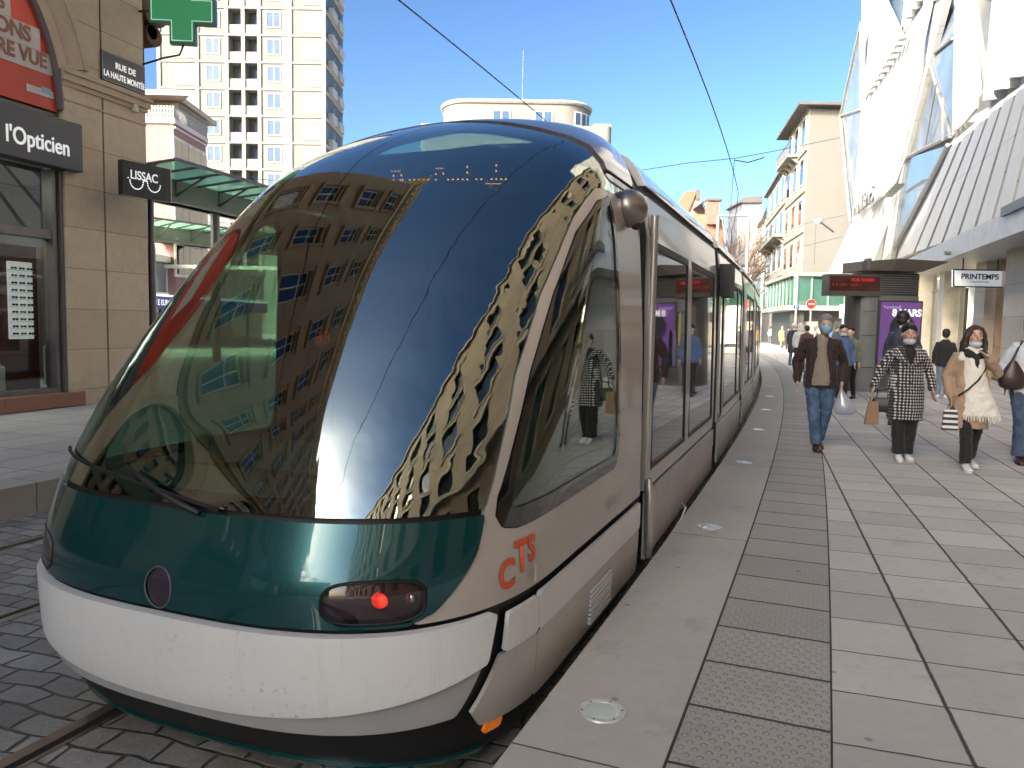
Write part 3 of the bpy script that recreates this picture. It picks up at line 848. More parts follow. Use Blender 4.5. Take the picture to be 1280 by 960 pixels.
st=tp('driver_seat',seat,M('seat fabric',(0.03,0.06,0.05),0.8,var=0.3),40); put('seat_back',sb,M('seat fabric',(0,0,0)),st,(0,0,0),60)
bk=MB()
bk.box(-1.12,1.12,0.02,0.05,0.36,1.0); bk.box(-1.02,1.02,0.02,0.05,2.35,2.8); bk.box(-0.75,0.75,0.02,0.05,2.8,3.0)
for a,b in ((-1.12,-0.95),(-0.30,-0.22),(0.42,0.52),(0.98,1.12)): bk.box(a,b,0.02,0.05,1.0,2.35)
blk=tp('bulkhead',bk,linerm,None)
pn=MB()
for a,b in ((-0.95,-0.30),(-0.22,0.42),(0.52,0.98)): pn.box(a,b,0.03,0.038,1.0,2.35)
put('bulkhead_glass',pn,glass_mat('saloon glass',(0.30,0.38,0.34),0.06),blk,(0,0,0),None)
# ceiling box with the destination display
dx=MB(); dx.bbox(-0.72,0.80,-0.50,-0.30,2.60,2.93,0.03); dsp=tp('destination_display',dx,M('display case',(0.02,0.03,0.045),0.4,var=0.1),40)
led=MB(); UZ=-0.515
def leddot(px,py,wd=3,hg=2,amt=1):
    x=430+px/5.333; y=180+py/5.333
    P=onplane_u(x,y,UZ); led.box(P[0]-0.0022*wd,P[0]+0.0022*wd,UZ-0.002,UZ,P[2]-0.0022*hg,P[2]+0.0022*hg)
for px in (330,375,390,437,468,500,532,562,612,695,727,760,792,822,882,915,983,1015,1048,1080): leddot(px,240-0.008*(px-300),2.2,1.6)
for px,py in ((330,212),(382,208),(612,200),(662,197),(822,152),(822,190),(1015,142),(1015,180)): leddot(px,py,1.8,2.0)
for a,b,y in ((318,380,181),(615,662,162),(945,1050,265)):
    for px in np.arange(a,b,9): leddot(px,y,0.9,0.9)
put('display_dots',led,emitm('orange led',(1.0,0.30,0.04),1.6),dsp,(0,0,0),None)
P=onplane_u(405,422,-0.35); rb=MB(); rb.bbox(P[0]-0.09,P[0]+0.09,-0.345,-0.28,P[2]-0.08,P[2]+0.08,0.01)
rd=tp('line_display',rb,blackr,40)
text('display_digits','33',(P[0]-0.075,-0.349,P[2]-0.045),(1,0,0),(0,0,1),0.13,emitm('red led',(0.6,0.04,0.02),0.15),rd,off=0.002)
# marks on the side
def drape(name,body,u0,z0,size,mat,sx=1.0,shear=0.0,off=0.0,side=1,dz=0.0):
    cu=bpy.data.curves.new(name,'FONT'); cu.body=body; cu.size=size; cu.offset=off; cu.resolution_u=4
    t=bpy.data.objects.new('t',cu); me=bpy.data.meshes.new_from_object(t); bpy.data.objects.remove(t)
    for q in me.vertices:
        x,y=q.co.x*sx,q.co.y; u=u0+x+shear*y; z=z0+y+dz*x
        us,un,w_,nn=float(t_us(z)),float(t_un(z)),float(t_hw(z)),float(t_N(z))
        a=max((us-u)/(us-un),0); q.co=(w_*(1-min(a,1)**nn)**(1/nn)+0.004,u,z)
    me.materials.clear(); me.materials.append(mat)
    o=bpy.data.objects.new(name,me); COL.objects.link(o); o.parent=tr; return o
orl=M('orange lettering',(0.75,0.10,0.03),0.4,var=0)
drape('operator_logo','C',-2.10,0.795,0.16,orl,sx=0.95,shear=0.05,off=0.006)
drape('operator_logo','T',-1.985,0.835,0.185,orl,sx=0.85,shear=-0.02,off=0.007)
drape('operator_logo','S',-1.885,0.86,0.15,orl,sx=0.9,off=0.007)
drape('car_number','1055',-0.74,0.81,0.11,M('pale lettering',(0.55,0.53,0.50),0.4,var=0),sx=1.15)
lm=MB(); lm.add([(1.223+0.004,-1.86,0.765),(1.2275,-1.825,0.765),(1.2275,-1.835,0.84),(1.2265,-1.85,0.84)],[(0,1,2,3)]); tp('white_mark',lm,whitep,None)
# camera pod at the top of the rear pillar
pod=MB(); pod.ell((1.175,-0.20,2.56),(0.115,0.125,0.115),20,14); pd=tp('camera_pod',pod,M('pod bronze paint',(0.24,0.21,0.185),0.3,metal=0.6,coat=0.5,vs=3),180)
pp=MB(); pp.lathe([(0.001,-0.0),(0.02,0.004),(0.03,0.02),(0.03,0.04)],(1.22,-0.20,2.43),14); put('camera_lens',pp,blackr,pd,(0,0,0),60)
# white door-edge line and black joint behind the cab
# ---------------------------------------------------------------- carriages
def ctr(Y,lat,z):
    dxx=-0.0035*(Y-25); L=math.hypot(1,dxx)
    return np.array([Xe(Y)-1.3+lat/L, Y-dxx/L*lat, z-0.3])
PROF=[(1.20,0.72),(1.212,0.95),(1.205,1.6),(1.19,2.35),(1.175,2.62),(1.155,2.72)]
PROF2=[(1.15,2.79),(1.11,2.88),(1.02,2.985),(0.86,3.06),(0.6,3.115),(0.0,3.14)]
def module(Y0,Y1,wins,door,lab):
    A=ctr(Y0,0,0.3); B=ctr(Y1,0,0.3); d=(B-A)/np.linalg.norm(B-A); nrm_=np.array([d[1],-d[0],0]); L=np.linalg.norm(B-A)
    base=A-np.array([0,0,A[2]])+np.array([0,0,-0.3])
    def P(u,v,z): return W2T(base+d*u+nrm_*v+np.array([0,0,z]))
    def uof(Y): return (Y-Y0)/(Y1-Y0)*L
    emp=bpy.data.objects.new('carriage',None); COL.objects.link(emp); emp.parent=tr
    def sec(u,prof,sh=0.0):
        p=[(v-sh,z) for v,z in prof]; return [P(u,v,z) for v,z in p]+[P(u,-v,z) for v,z in p[::-1]]
    # side walls with window holes
    for sgn in (1,-1):
        wl=MB()
        zc=[0.72]+sorted({z for w in wins for z in (w[2],w[3])})+[2.72]
        uc=sorted({0,L}|{uof(q) for w in wins for q in w[:2]})
        def vv(z): return float(np.interp(z,[p[1] for p in PROF],[p[0] for p in PROF]))
        zz=sorted(set(zc)|{1.6,2.35})
        for i in range(len(uc)-1):
            for k in range(len(zz)-1):
                um=(uc[i]+uc[i+1])/2; zm=(zz[k]+zz[k+1])/2
                if any(uof(w[0])<um<uof(w[1]) and w[2]<zm<w[3] for w in wins): continue
                a,b,c,e=[(uc[i],zz[k]),(uc[i+1],zz[k]),(uc[i+1],zz[k+1]),(uc[i],zz[k+1])]
                f=[P(u,sgn*vv(z),z) for u,z in (a,b,c,e)]; g=[P(u,sgn*(vv(z)-0.03),z) for u,z in (a,b,c,e)]
                wl.add(f+g,[(0,1,2,3),(7,6,5,4),(0,4,5,1),(1,5,6,2),(2,6,7,3),(3,7,4,0)])
        put('side_wall',wl,beige,emp,(0,0,0),None)
    
    rf=MB()
    rf.loft([sec(0.0,PROF2),sec(L,PROF2)]); put('roof',rf,capm,emp,(0,0,0),30)
    bd=MB(); bd.loft([sec(0.02,[(1.165,0.3),(1.165,2.4),(1.12,2.82)]),sec(L-0.02,[(1.165,0.3),(1.165,2.4),(1.12,2.82)])]); put('body_frame',bd,blackr,emp,(0,0,0),None)
    for sgn in (1,-1):
        sk=MB()
        def slab_(u0,u1,z0,z1,v0,v1,mbx):
            pts=[P(u,sgn*v,z) for u in (u0,u1) for v in (v0,v1) for z in (z0,z1)]
            mbx.add(pts,[(0,1,3,2),(4,6,7,5),(0,4,5,1),(2,3,7,6),(0,2,6,4),(1,5,7,3)])
        m_=L*0.5
        slab_(0.03,m_-0.004,0.52,0.70,1.19,1.222,sk); slab_(m_+0.004,L-0.03,0.52,0.70,1.19,1.222,sk)
        put('skirt',sk,M('upper skirt paint',(0.47,0.455,0.43),0.38,metal=0.2,coat=0.3,grime=0.3,vs=4),emp,(0,0,0),None)
        sk2=MB(); slab_(0.03,m_-0.004,0.235,0.514,1.19,1.214,sk2); slab_(m_+0.004,L-0.03,0.235,0.514,1.19,1.214,sk2); put('skirt',sk2,greyp,emp,(0,0,0),None)
        for w in wins:
            u0,u1=uof(w[0]),uof(w[1]); z0,z1=w[2],w[3]
            fr_=MB(); t=0.035
            def v_(z): return float(np.interp(z,[p[1] for p in PROF],[p[0] for p in PROF]))
            def fb(a0,a1,b0,b1,ex,dp):
                pts=[P(u,sgn*(v_(z)+q),z) for u in (a0,a1) for q in (-dp,ex) for z in (b0,b1)]
                fr_.add(pts,[(0,1,3,2),(4,6,7,5),(0,4,5,1),(2,3,7,6),(0,2,6,4),(1,5,7,3)])
            fb(u0,u0+t,z0,z1,0.004,0.03); fb(u1-t,u1,z0,z1,0.004,0.03); fb(u0+t,u1-t,z0,z0+t,0.004,0.03); fb(u0+t,u1-t,z1-t*1.6,z1,0.004,0.03)
            wo_=put('door' if w[4]=='door' else 'window',fr_,blackr,emp,(0,0,0),None)
            pm=MB(); 
            pts=[P(u,sgn*(v_(z)+q),z) for u in (u0+t,u1-t) for q in (-0.014,-0.008) for z in (z0+t,z1-t*1.6)]
            pm.add(pts,[(0,1,3,2),(4,6,7,5),(0,4,5,1),(2,3,7,6),(0,2,6,4),(1,5,7,3)])
            put('pane',pm,sideg,wo_,(0,0,0),None)
    return P,L,emp
def bellows(Y0,Y1):
    mbx=MB(); n=max(5,int((Y1-Y0)/0.05)); rings=[]
    for i in range(n+1):
        Y=Y0+(Y1-Y0)*i/n; sh=0.05+0.035*(i%2)
        sh=sh*0.6-0.02; p=[(1.19-sh,0.30),(1.185-sh,2.45),(1.14-sh,2.74),(1.05-sh,2.90),(0.86-sh,3.0),(0.5,3.06)]
        rings.append([W2T(ctr(Y,v,z)) for v,z in p]+[W2T(ctr(Y,-v,z)) for v,z in p[::-1]])
    mbx.loft(rings); tp('bellows',mbx,blackr,None)
bellows(5.06,5.34)
P1,L1,e1=module(5.32,9.05,[(5.50,7.02,0.84,2.44,'w'),(7.22,8.93,0.84,2.44,'w')],None,'')
bellows(9.0,9.55)
P2,L2,e2=module(9.5,12.95,[(9.58,9.98,0.30+0.45,2.5,'door'),(10.12,12.1,0.84,2.44,'w'),(12.2,12.85,0.84,2.44,'w')],None,'')
bellows(12.9,13.6)
P3,L3,e3=module(13.55,17.1,[(14.2,15.4,0.84,2.44,'w'),(15.6,16.8,0.84,2.44,'w')],None,'')
bellows(17.05,17.7)
P4,L4,e4=module(17.65,24.6,[(17.9,19.2,0.76,2.5,'door'),(19.5,21.6,0.84,2.44,'w'),(21.9,23.9,0.84,2.44,'w')],None,'')
bellows(24.55,25.2)
module(25.15,32.2,[(25.5,27.5,0.84,2.44,'w'),(28,29.4,0.76,2.5,'door'),(29.8,31.8,0.84,2.44,'w')],None,'')
# silver door post behind the joint, step guard and mirror bracket of the first carriage
po=MB(); po.tube([P1(0.06,1.225,0.25),P1(0.055,1.235,0.45),P1(0.05,1.235,0.70),P1(0.05,1.225,0.80)],[0.035,0.04,0.04,0.02],10); po.tube([P1(0.06,1.20,0.8),P1(0.07,1.205,2.6)],0.028,8)
put('door_post',po,M('post silver paint',(0.50,0.48,0.45),0.3,metal=0.6,coat=0.4),e1,(0,0,0),60)
sgd=MB(); sgd.tube([P1(0.16,1.20,0.20),P1(0.22,1.25,0.19),P1(1.25,1.27,0.24),P1(1.55,1.26,0.27),P1(1.60,1.20,0.30)],0.013,8)
put('step_guard',sgd,M('guard steel',(0.45,0.44,0.42),0.3,metal=0.8),e1,(0,0,0),60)
br_=MB(); br_.add([P2(u,v,z) for u in (0.0,0.55) for v in (1.16,1.30) for z in (2.22,2.60)],[(0,1,3,2),(4,6,7,5),(0,4,5,1),(2,3,7,6),(0,2,6,4),(1,5,7,3)])
put('door_lamp_box',br_,blackr,e2,(0,0,0),None)
# stickers behind the first side window
stk=MB(); c0=P1(0.9,1.209,1.75); 
def disc(Pf,u,z,ru,rz,v=1.2085):
    n=20; return [Pf(u+ru*math.cos(2*PI*k/n),v-(z-1.6)*0.018,z+rz*math.sin(2*PI*k/n)) for k in range(n)]
s1=MB(); s1.prism(disc(P1,1.02,1.68,0.09,0.15,1.204),TV*0.002); put('sticker',s1,M('sticker violet',(0.16,0.15,0.40),0.4,var=0),e1,(0,0,0),None,label='round violet sticker on the first carriage window')
s2=MB(); s2.prism(disc(P1,1.27,1.84,0.06,0.14,1.204),TV*0.002); put('sticker',s2,M('sticker yellow',(0.65,0.55,0.05),0.4,var=0),e1,(0,0,0),None,label='small yellow sticker on the first carriage window')
# pantograph line strip on the roof
rl=MB()
for sgn in (1,-1):
    rl.tube([W2T(ctr(Y,sgn*0.95,3.10)) for Y in np.arange(5.6,24,0.8)],0.02,6)

# bogie hints under the body
ub=MB(); ub.box(-0.95,0.95,-2.1,0.0,0.10,0.30); tp('underframe',ub,blackr,None)
for uu in (-1.45,-0.35):
    for sgn in (-1,1):
        wh=MB(); wh.lathe([(0.02,-0.05),(0.29,-0.05),(0.30,0.05),(0.02,0.05)],(sgn*0.72,uu,0.295),24,axis='x'); tp('wheel',wh,M('wheel steel',(0.08,0.075,0.07),0.5,metal=0.6),40)
# ================================================================== CORNER BUILDING, LEFT
def stone_mat(name,col,jx=1.2,jz=0.62,oz=0.0,axis='Y',dark=0.4,blotch=0.5):
    mt,nt,p=newmat(name); g=nt.nodes.new('ShaderNodeNewGeometry').outputs[0]
    sx=nt.nodes.new('ShaderNodeSeparateXYZ'); nt.links.new(g,sx.inputs[0])
    jz_,iz=fracline(nt,sx.outputs[2],jz,oz,0.009)
    n1=noise(nt,g,0.5,7,0.65); n2=noise(nt,g,6,6,0.7); n3=noise(nt,g,60,3,0.6)
    f=mathn(nt,'MULTIPLY',mathn(nt,'MULTIPLY_ADD',n1,0.7*blotch+0.2,0.75),mathn(nt,'MULTIPLY_ADD',n2,0.35,0.83))
    f=mathn(nt,'MULTIPLY',f,mathn(nt,'MULTIPLY_ADD',n3,0.2,0.9))
    wn_=nt.nodes.new('ShaderNodeTexWhiteNoise'); wn_.noise_dimensions='1D'; nt.links.new(iz,wn_.inputs['W'])
    f=mathn(nt,'MULTIPLY',f,mathn(nt,'MULTIPLY_ADD',wn_.outputs['Value'],0.14,0.93))
    cm=nt.nodes.new('ShaderNodeVectorMath'); cm.operation='SCALE'; cm.inputs[0].default_value=col; nt.links.new(f,cm.inputs['Scale'])
    st=ramp(nt,noise(nt,g,1.4,9,0.8),[(0.56,0.0),(0.74,1.0)])
    low=mathn(nt,'SUBTRACT',1.0,mathn(nt,'DIVIDE',sx.outputs[2],1.3)); lc=nt.nodes.new('ShaderNodeClamp'); nt.links.new(low,lc.inputs[0])
    dirt=mathn(nt,'MULTIPLY',ramp(nt,n2,[(0.42,0.0),(0.68,1.0)]),mathn(nt,'MULTIPLY',lc.outputs[0],0.55))
    c=mixc(nt,mathn(nt,'MULTIPLY',st,0.35),cm.outputs[0],tuple(q*dark for q in col))
    c=mixc(nt,dirt,c,tuple(q*0.3 for q in col))
    c=mixc(nt,mathn(nt,'MULTIPLY',jz_,0.7),c,tuple(q*0.35 for q in col))
    nt.links.new(c,p.inputs['Base Color']); p.inputs['Roughness'].default_value=0.85; p.inputs['Specular IOR Level'].default_value=0.25
    h=mathn(nt,'SUBTRACT',mathn(nt,'MULTIPLY',n2,0.35),jz_)
    nt.links.new(bump(nt,h,0.35,0.01),p.inputs['Normal'])
    return mt
SAND=stone_mat('sandstone',(0.60,0.505,0.37),jz=0.70,oz=0.28)
SAND2=stone_mat('sandstone trim',(0.54,0.445,0.325),jz=50,oz=-20)
PLINTH=M('red granite plinth',(0.27,0.135,0.085),0.5,var=0.2,vs=20,bmp=0.1)
UPST=stone_mat('upper storey stone',(0.30,0.215,0.145),jz=0.5,oz=0.1,blotch=0.3)
FRAME_D=M('dark window frame',(0.05,0.047,0.045),0.45,metal=0.3)
FRAME_W=M('white window frame',(0.62,0.61,0.58),0.5)
WX=-11.3
B=Thing('corner_building',(-14,-8,0),'tan sandstone corner building with an arched shop window on the left','building')
def wallX(mb,X,Y0,Y1,z0,z1,holes,dep=0.25,th=0.5,sgn=1):
    """wall in the plane x=X facing +x*sgn with rectangular holes (Ya,Yb,za,zb) and reveals"""
    ys_=sorted({Y0,Y1}|{h for q in holes for h in q[:2]}); zs_=sorted({z0,z1}|{h for q in holes for h in q[2:4]})
    for i in range(len(ys_)-1):
        for k in range(len(zs_)-1):
            ym=(ys_[i]+ys_[i+1])/2; zm=(zs_[k]+zs_[k+1])/2
            if any(q[0]<ym<q[1] and q[2]<zm<q[3] for q in holes): continue
            mb.quad((X,ys_[i],zs_[k]),(X,ys_[i+1],zs_[k]),(X,ys_[i+1],zs_[k+1]),(X,ys_[i],zs_[k+1]))
    for (a,b,c,d) in [q[:4] for q in holes]:
        e=X-sgn*dep
        mb.quad((X,a,c),(X,b,c),(e,b,c),(e,a,c)); mb.quad((X,a,d),(X,b,d),(e,b,d),(e,a,d))
        mb.quad((X,a,c),(X,a,d),(e,a,d),(e,a,c)); mb.quad((X,b,c),(X,b,d),(e,b,d),(e,b,c))
# core block
core=MB()
core.box(-30,WX-4.7,-46,11.9,-0.3,23.2); core.box(WX-4.7,WX-0.6,-46,3.8,-0.3,23.2); core.box(WX-4.7,WX-0.6,3.8,11.9,4.2,23.2); core.box(WX-4.7,WX-0.6,11.72,11.9,-0.3,4.2)
B.part('wall_core',core,UPST)
# ground floor with three arched shop bays
def bay(Yc,R=3.07,zs_=5.0,first=False):
    mb=MB(); n=28; Yl,Yr=Yc-4.1,Yc+4.1
    if first: Yr=10.3
    top=8.3
    # spandrels
    for side in (1,-1):
        pts=[(Yc+side*R*math.cos(a),zs_+R*math.sin(a)) for a in np.linspace(0,PI/2,n)]
        ye=Yr if side>0 else Yl
        for k in range(n-1):
            (a,b),(c,d)=pts[k],pts[k+1]
            mb.quad((WX,a,b),(WX,ye,b),(WX,ye,d),(WX,c,d))
            mb.quad((WX,a,b),(WX,c,d),(WX-0.35,c,d),(WX-0.35,a,b))
        mb.quad((WX,min(Yc+side*R,ye),0),(WX,max(Yc+side*R,ye),0),(WX,max(Yc+side*R,ye),zs_),(WX,min(Yc+side*R,ye),zs_))
        mb.quad((WX,Yc+side*R,0),(WX,Yc+side*R,zs_),(WX-0.35,Yc+side*R,zs_),(WX-0.35,Yc+side*R,0))
    mb.quad((WX,Yl,zs_+R),(WX,Yr,zs_+R),(WX,Yr,top),(WX,Yl,top))
    return mb
B.part('wall',bay(7.15,first=True),SAND)
for yc in (-1.05,-9.25,-17.45,-25.65,-33.85):
    B.part('wall',bay(yc),SAND)
    sg_=MB(); sg_.box(WX-0.34,WX-0.30,yc-3.07,yc+3.07,0.25,8.05); B.part('shop_glass',sg_,GLASS_DARK)
    fr_=MB(); fr_.box(WX-0.3,WX-0.22,yc-3.07,yc+3.07,4.0,4.9)
    B.part('shop_fascia',fr_,M('green shop fascia',(0.05,0.09,0.06),0.5))
# pier at the corner, two leaves with a dark joint between
pr=MB(); pr.box(WX-0.55,WX,10.3,11.03,0,5.55); B.part('pier',pr,SAND)
pr=MB(); pr.box(WX-0.55,WX,11.07,12.05,0,5.42); B.part('pier',pr,SAND)
pr=MB(); pr.box(WX-0.55,WX-0.03,11.03,11.07,0,8.3); B.part('drain_joint',pr,M('joint dark',(0.10,0.08,0.06),0.9))
pr=MB(); pr.box(WX-0.55,WX-0.001,11.07,12.02,5.7,8.3); B.part('pier',pr,SAND)
pr=MB(); pr.box(WX-0.55,WX-0.012,10.3,11.03,5.55,8.3); B.part('pier',pr,SAND)
# string moulding on the piers (profile swept)
mo=MB()
for z0,z1,o in ((5.42,5.50,0.03),(5.50,5.62,0.07),(5.62,5.68,0.10),(5.68,5.72,0.05)):
    mo.box(WX-0.3,WX+o,10.2,12.05+o,z0,z1)
mo.box(WX-0.2,WX+0.015,10.25,12.06,5.18,5.21)
B.part('string_moulding',mo,SAND2)
# archivolt rings
for yc in (7.15,-1.05,-9.25):
    av=MB()
    for r0,r1,o0,o1 in ((3.07,3.22,0.02,0.05),(3.22,3.52,0.0,0.10),(3.52,3.60,0.12,0.12),(3.60,3.66,0.07,0.03)):
        n=44; P_=[]
        for a in np.linspace(0.215,PI-0.215,n): P_.append((math.cos(a),math.sin(a)))
        for k in range(n-1):
            (c0,s0),(c1,s1)=P_[k],P_[k+1]
            f=lambda r,o,c,s: (WX+o,yc+r*c,5.0+0.72*0+r*s)
            av.quad(f(r0,o0,c0,s0),f(r0,o0,c1,s1),f(r1,o1,c1,s1),f(r1,o1,c0,s0))
            av.quad(f(r1,o1,c0,s0),f(r1,o1,c1,s1),f(r1,0,c1,s1),f(r1,0,c0,s0)); av.quad(f(r0,o0,c0,s0),f(r0,o0,c1,s1),f(r0,-0.05,c1,s1),f(r0,-0.05,c0,s0))
    B.part('archivolt',av,SAND2)
# red banner pane in the fanlight
redp=M('red banner',(0.62,0.045,0.02),0.45,var=0.35,vs=1.1)
fn=MB(); n=40; fn.add([(WX-0.06,7.15+3.02*math.cos(a),4.95+3.05*math.sin(a)) for a in np.linspace(0,PI,n)],[tuple(range(n))]); 
ban=B.part('fanlight_banner',fn,redp)
ffr=MB(); ffr.tube([(WX-0.03,7.15+3.05*math.cos(a),5.0+3.05*math.sin(a)) for a in np.linspace(0,PI,40)],0.06,6); ffr.box(WX-0.24,WX-0.10,4.1,10.2,4.83,4.93)
B.part('fanlight_frame',ffr,M('grey fanlight frame',(0.17,0.15,0.145),0.5))
wm=M('banner white',(0.62,0.58,0.53),0.5,var=0.08); tm=M('banner brown lettering',(0.30,0.11,0.07),0.5,var=0)
def bar(Ya,Yb,za,zb,dx=0.0,mat=wm):
    q=MB(); q.box(WX-0.057,WX-0.052+dx,Ya,Yb,za,zb); put('banner_strip',q,mat,ban,B.loc)


def by(x,y): p=onX(x,y,WX-0.05); return p[1],p[2]
(y1_,za1)=by(65,70); (_,zb1)=by(65,95); bar(6.4,y1_,zb1,za1)
(y2_,za2)=by(50,37); bar(6.4,y2_,za1+0.005,za2,0.001)
(y3_,za3)=by(13,-4); bar(6.4,y3_,za2+0.005,za3,0.0005)
(ye,ze)=by(58.5,80); text('banner_text','RE VUE',(WX-0.046,ye,zb1+0.09),(0,1,0),(0,0,1),(za1-zb1)*0.98,tm,ban,B.loc,off=0.010,align='RIGHT',sx=0.86)
(ye,ze)=by(38.5,48); text('banner_text','IONS',(WX-0.046,ye,za1+0.09),(0,1,0),(0,0,1),(za2-za1)*0.95,tm,ban,B.loc,off=0.010,align='RIGHT',sx=0.9)
(ye,ze)=by(6,10); text('banner_text','S',(WX-0.046,ye,za2+0.09),(0,1,0),(0,0,1),(za2-za1)*0.95,tm,ban,B.loc,off=0.010,align='RIGHT',sx=0.9)
(ya,zA)=by(33,101); (yb,zB)=by(67,124); bar(ya,yb,zB,zA-0.04,0.002)
(ya,zA)=by(52,108); (yb,zB)=by(64,121); bar(ya,yb,zB+0.02,zA,0.004,M('banner blue tag',(0.25,0.42,0.60),0.5,var=0))
# shop front: fascia, frames, glass, transom
fs_=MB(); fs_.bbox(WX-0.1,WX+0.16,4.0,10.46,4.0,4.80,0.015)
fas=B.part('shop_fascia',fs_,M('slate fascia',(0.075,0.08,0.09),0.45,var=0.12,vs=2))
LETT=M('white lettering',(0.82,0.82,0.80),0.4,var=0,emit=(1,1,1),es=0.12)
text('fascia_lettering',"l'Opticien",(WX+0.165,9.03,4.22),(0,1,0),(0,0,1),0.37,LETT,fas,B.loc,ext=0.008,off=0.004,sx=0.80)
sf=MB()
sf.box(WX-0.32,WX-0.10,10.05,10.13,0.25,4.0); sf.box(WX-0.30,WX-0.05,10.16,10.22,0.25,4.0)
sf.box(WX-0.32,WX-0.12,4.0,10.05,2.84,2.98); sf.box(WX-0.32,WX-0.10,4.0,10.05,0.25,0.33); sf.box(WX-0.32,WX-0.12,6.6,6.7,0.33,4.0)
B.part('shop_window_frame',sf,M('shop frame bronze',(0.20,0.185,0.175),0.35,metal=0.4,var=0.1))
sgl=MB(); sgl.box(WX-0.235,WX-0.228,4.05,10.05,0.33,2.84); B.part('shop_glass',sgl,glass_mat('shop glass',(0.80,0.84,0.82),0.07))
sgl=MB(); sgl.box(WX-0.235,WX-0.228,4.05,10.05,2.98,4.0); B.part('shop_glass',sgl,glass_mat('shop glass dim',(0.45,0.50,0.50),0.10))
pl=MB(); pl.bbox(WX-0.3,WX+0.05,4.0,10.5,0,0.25,0.015); B.part('plinth',pl,PLINTH)
# the lit shop room behind the window
rm_=MB(); rm_.quad((WX-4.6,3.9,0.3),(WX-4.6,11.7,0.3),(WX-4.6,11.7,4.1),(WX-4.6,3.9,4.1)); rm_.quad((WX-4.6,11.68,0.3),(WX-0.6,11.68,0.3),(WX-0.6,11.68,4.1),(WX-4.6,11.68,4.1))
rm_.quad((WX-4.6,3.9,0.3),(WX-0.3,3.9,0.3),(WX-0.3,3.9,4.1),(WX-4.6,3.9,4.1)); rm_.quad((WX-4.6,3.9,0.31),(WX-0.3,3.9,0.31),(WX-0.3,11.7,0.31),(WX-4.6,11.7,0.31)); rm_.quad((WX-4.6,3.9,4.1),(WX-0.3,3.9,4.1),(WX-0.3,11.7,4.1),(WX-4.6,11.7,4.1))
B.part('shop_room',rm_,M('shop room wall',(0.22,0.24,0.26),0.8))
# the core must not fill the shop room: handled by WX-0.6 core starting behind; carve by shifting core
for k,(x,y) in enumerate(((-12.6,8.8),(-13.2,8.2),(-12.3,9.6),(-13.7,9.4),(-14.6,8.6),(-12.0,8.0))):
    l=MB(); l.lathe([(0.09,4.07),(0.09,4.085)],(x,y,0),16); B.part('ceiling_lamp',l,emitm('shop lamp',(1.0,0.93,0.78),5))
il=bpy.data.lights.new('shop_light','AREA'); il.energy=45; il.size=2.5; il.color=(1,0.93,0.8)
io=bpy.data.objects.new('shop_light',il); COL.objects.link(io); io.location=(-13.0,8.2,3.95)
# display rack of sunglasses
RX=-11.78
rk=Thing('sunglasses_rack',(RX,9.75,0.3),'white rack with ten rows of dark sunglasses in the shop window','display rack')
b=MB(); b.bbox(RX-0.10,RX-0.05,9.30,10.10,0.31,2.72,0.01); rk.part('back_board',b,M('mahogany board',(0.13,0.035,0.018),0.4,var=0.2))
b=MB(); b.bbox(RX-0.04,RX,9.52,9.97,1.16,2.44,0.01); pnl=rk.part('panel',b,M('rack panel',(0.62,0.62,0.60),0.5,emit=(1,1,1),es=0.12))
sgm=M('sunglass lens',(0.012,0.012,0.014),0.15,var=0)
nm10=['one','two','three','four','five','six','seven','eight','nine','ten']
for r_ in range(10):
    z=1.25+r_*0.120
    s_=MB(); s_.box(RX,RX+0.05,9.53,9.96,z-0.035,z-0.028); rk.part('shelf',s_,M('shelf white',(0.6,0.6,0.6),0.4))
    for c_ in range(3):
        g_=MB(); y=9.60+c_*0.143
        for q in (-1,1): g_.ell((RX+0.035,y+q*0.029,z),(0.010,0.027,0.020),10,6)
        g_.tube([(RX+0.04,y-0.055,z+0.012),(RX+0.04,y+0.055,z+0.012)],0.004,5)
        single('sunglasses',g_,sgm,(RX+0.035,y,z-0.03),'pair of dark sunglasses on the white rack, row %s from the bottom, %s'%(nm10[r_],['left','middle','right'][c_]),'sunglasses','sunglasses shown on the rack',180)
cab=Thing('shop_counter',(-12.0,9.2,0.3),'pale counter block at the left edge of the shop window','counter')
b=MB(); b.bbox(-12.3,-11.72,8.6,9.38,0.31,0.72,0.02); cab.part('base',b,M('counter pale',(0.60,0.58,0.54),0.5))
b=MB(); b.bbox(-12.31,-11.71,8.59,9.30,0.722,0.76,0.01); cab.part('top',b,M('counter top',(0.66,0.64,0.6),0.3))
pc=Thing('shop_poster',(-11.9,10.5,0.3),'grey display screen standing at the right edge of the shop window','display')
b=MB(); b.bbox(-11.9,-11.84,10.22,10.55,0.35,1.02,0.01); pc.part('screen',b,M('display grey',(0.20,0.22,0.25),0.4)); b=MB(); b.box(-11.98,-11.97,10.16,10.56,1.1,2.75); pc.part('white_banner',b,M('banner pale',(0.5,0.5,0.48),0.5))
cbn=Thing('shop_cabinet',(-13.2,10.6,0.3),'dark red wooden cabinet deep inside the shop behind the rack','cabinet')
b=MB(); b.bbox(-13.8,-13.3,9.6,11.0,0.31,2.5,0.02); cbn.part('carcass',b,M('mahogany board',(0,0,0)))
b=MB()
for k in range(3): b.box(-13.29,-13.27,9.66+k*0.45,10.05+k*0.45,0.4,2.4)
cbn.part('door',b,M('mahogany door',(0.20,0.06,0.03),0.35,var=0.2))
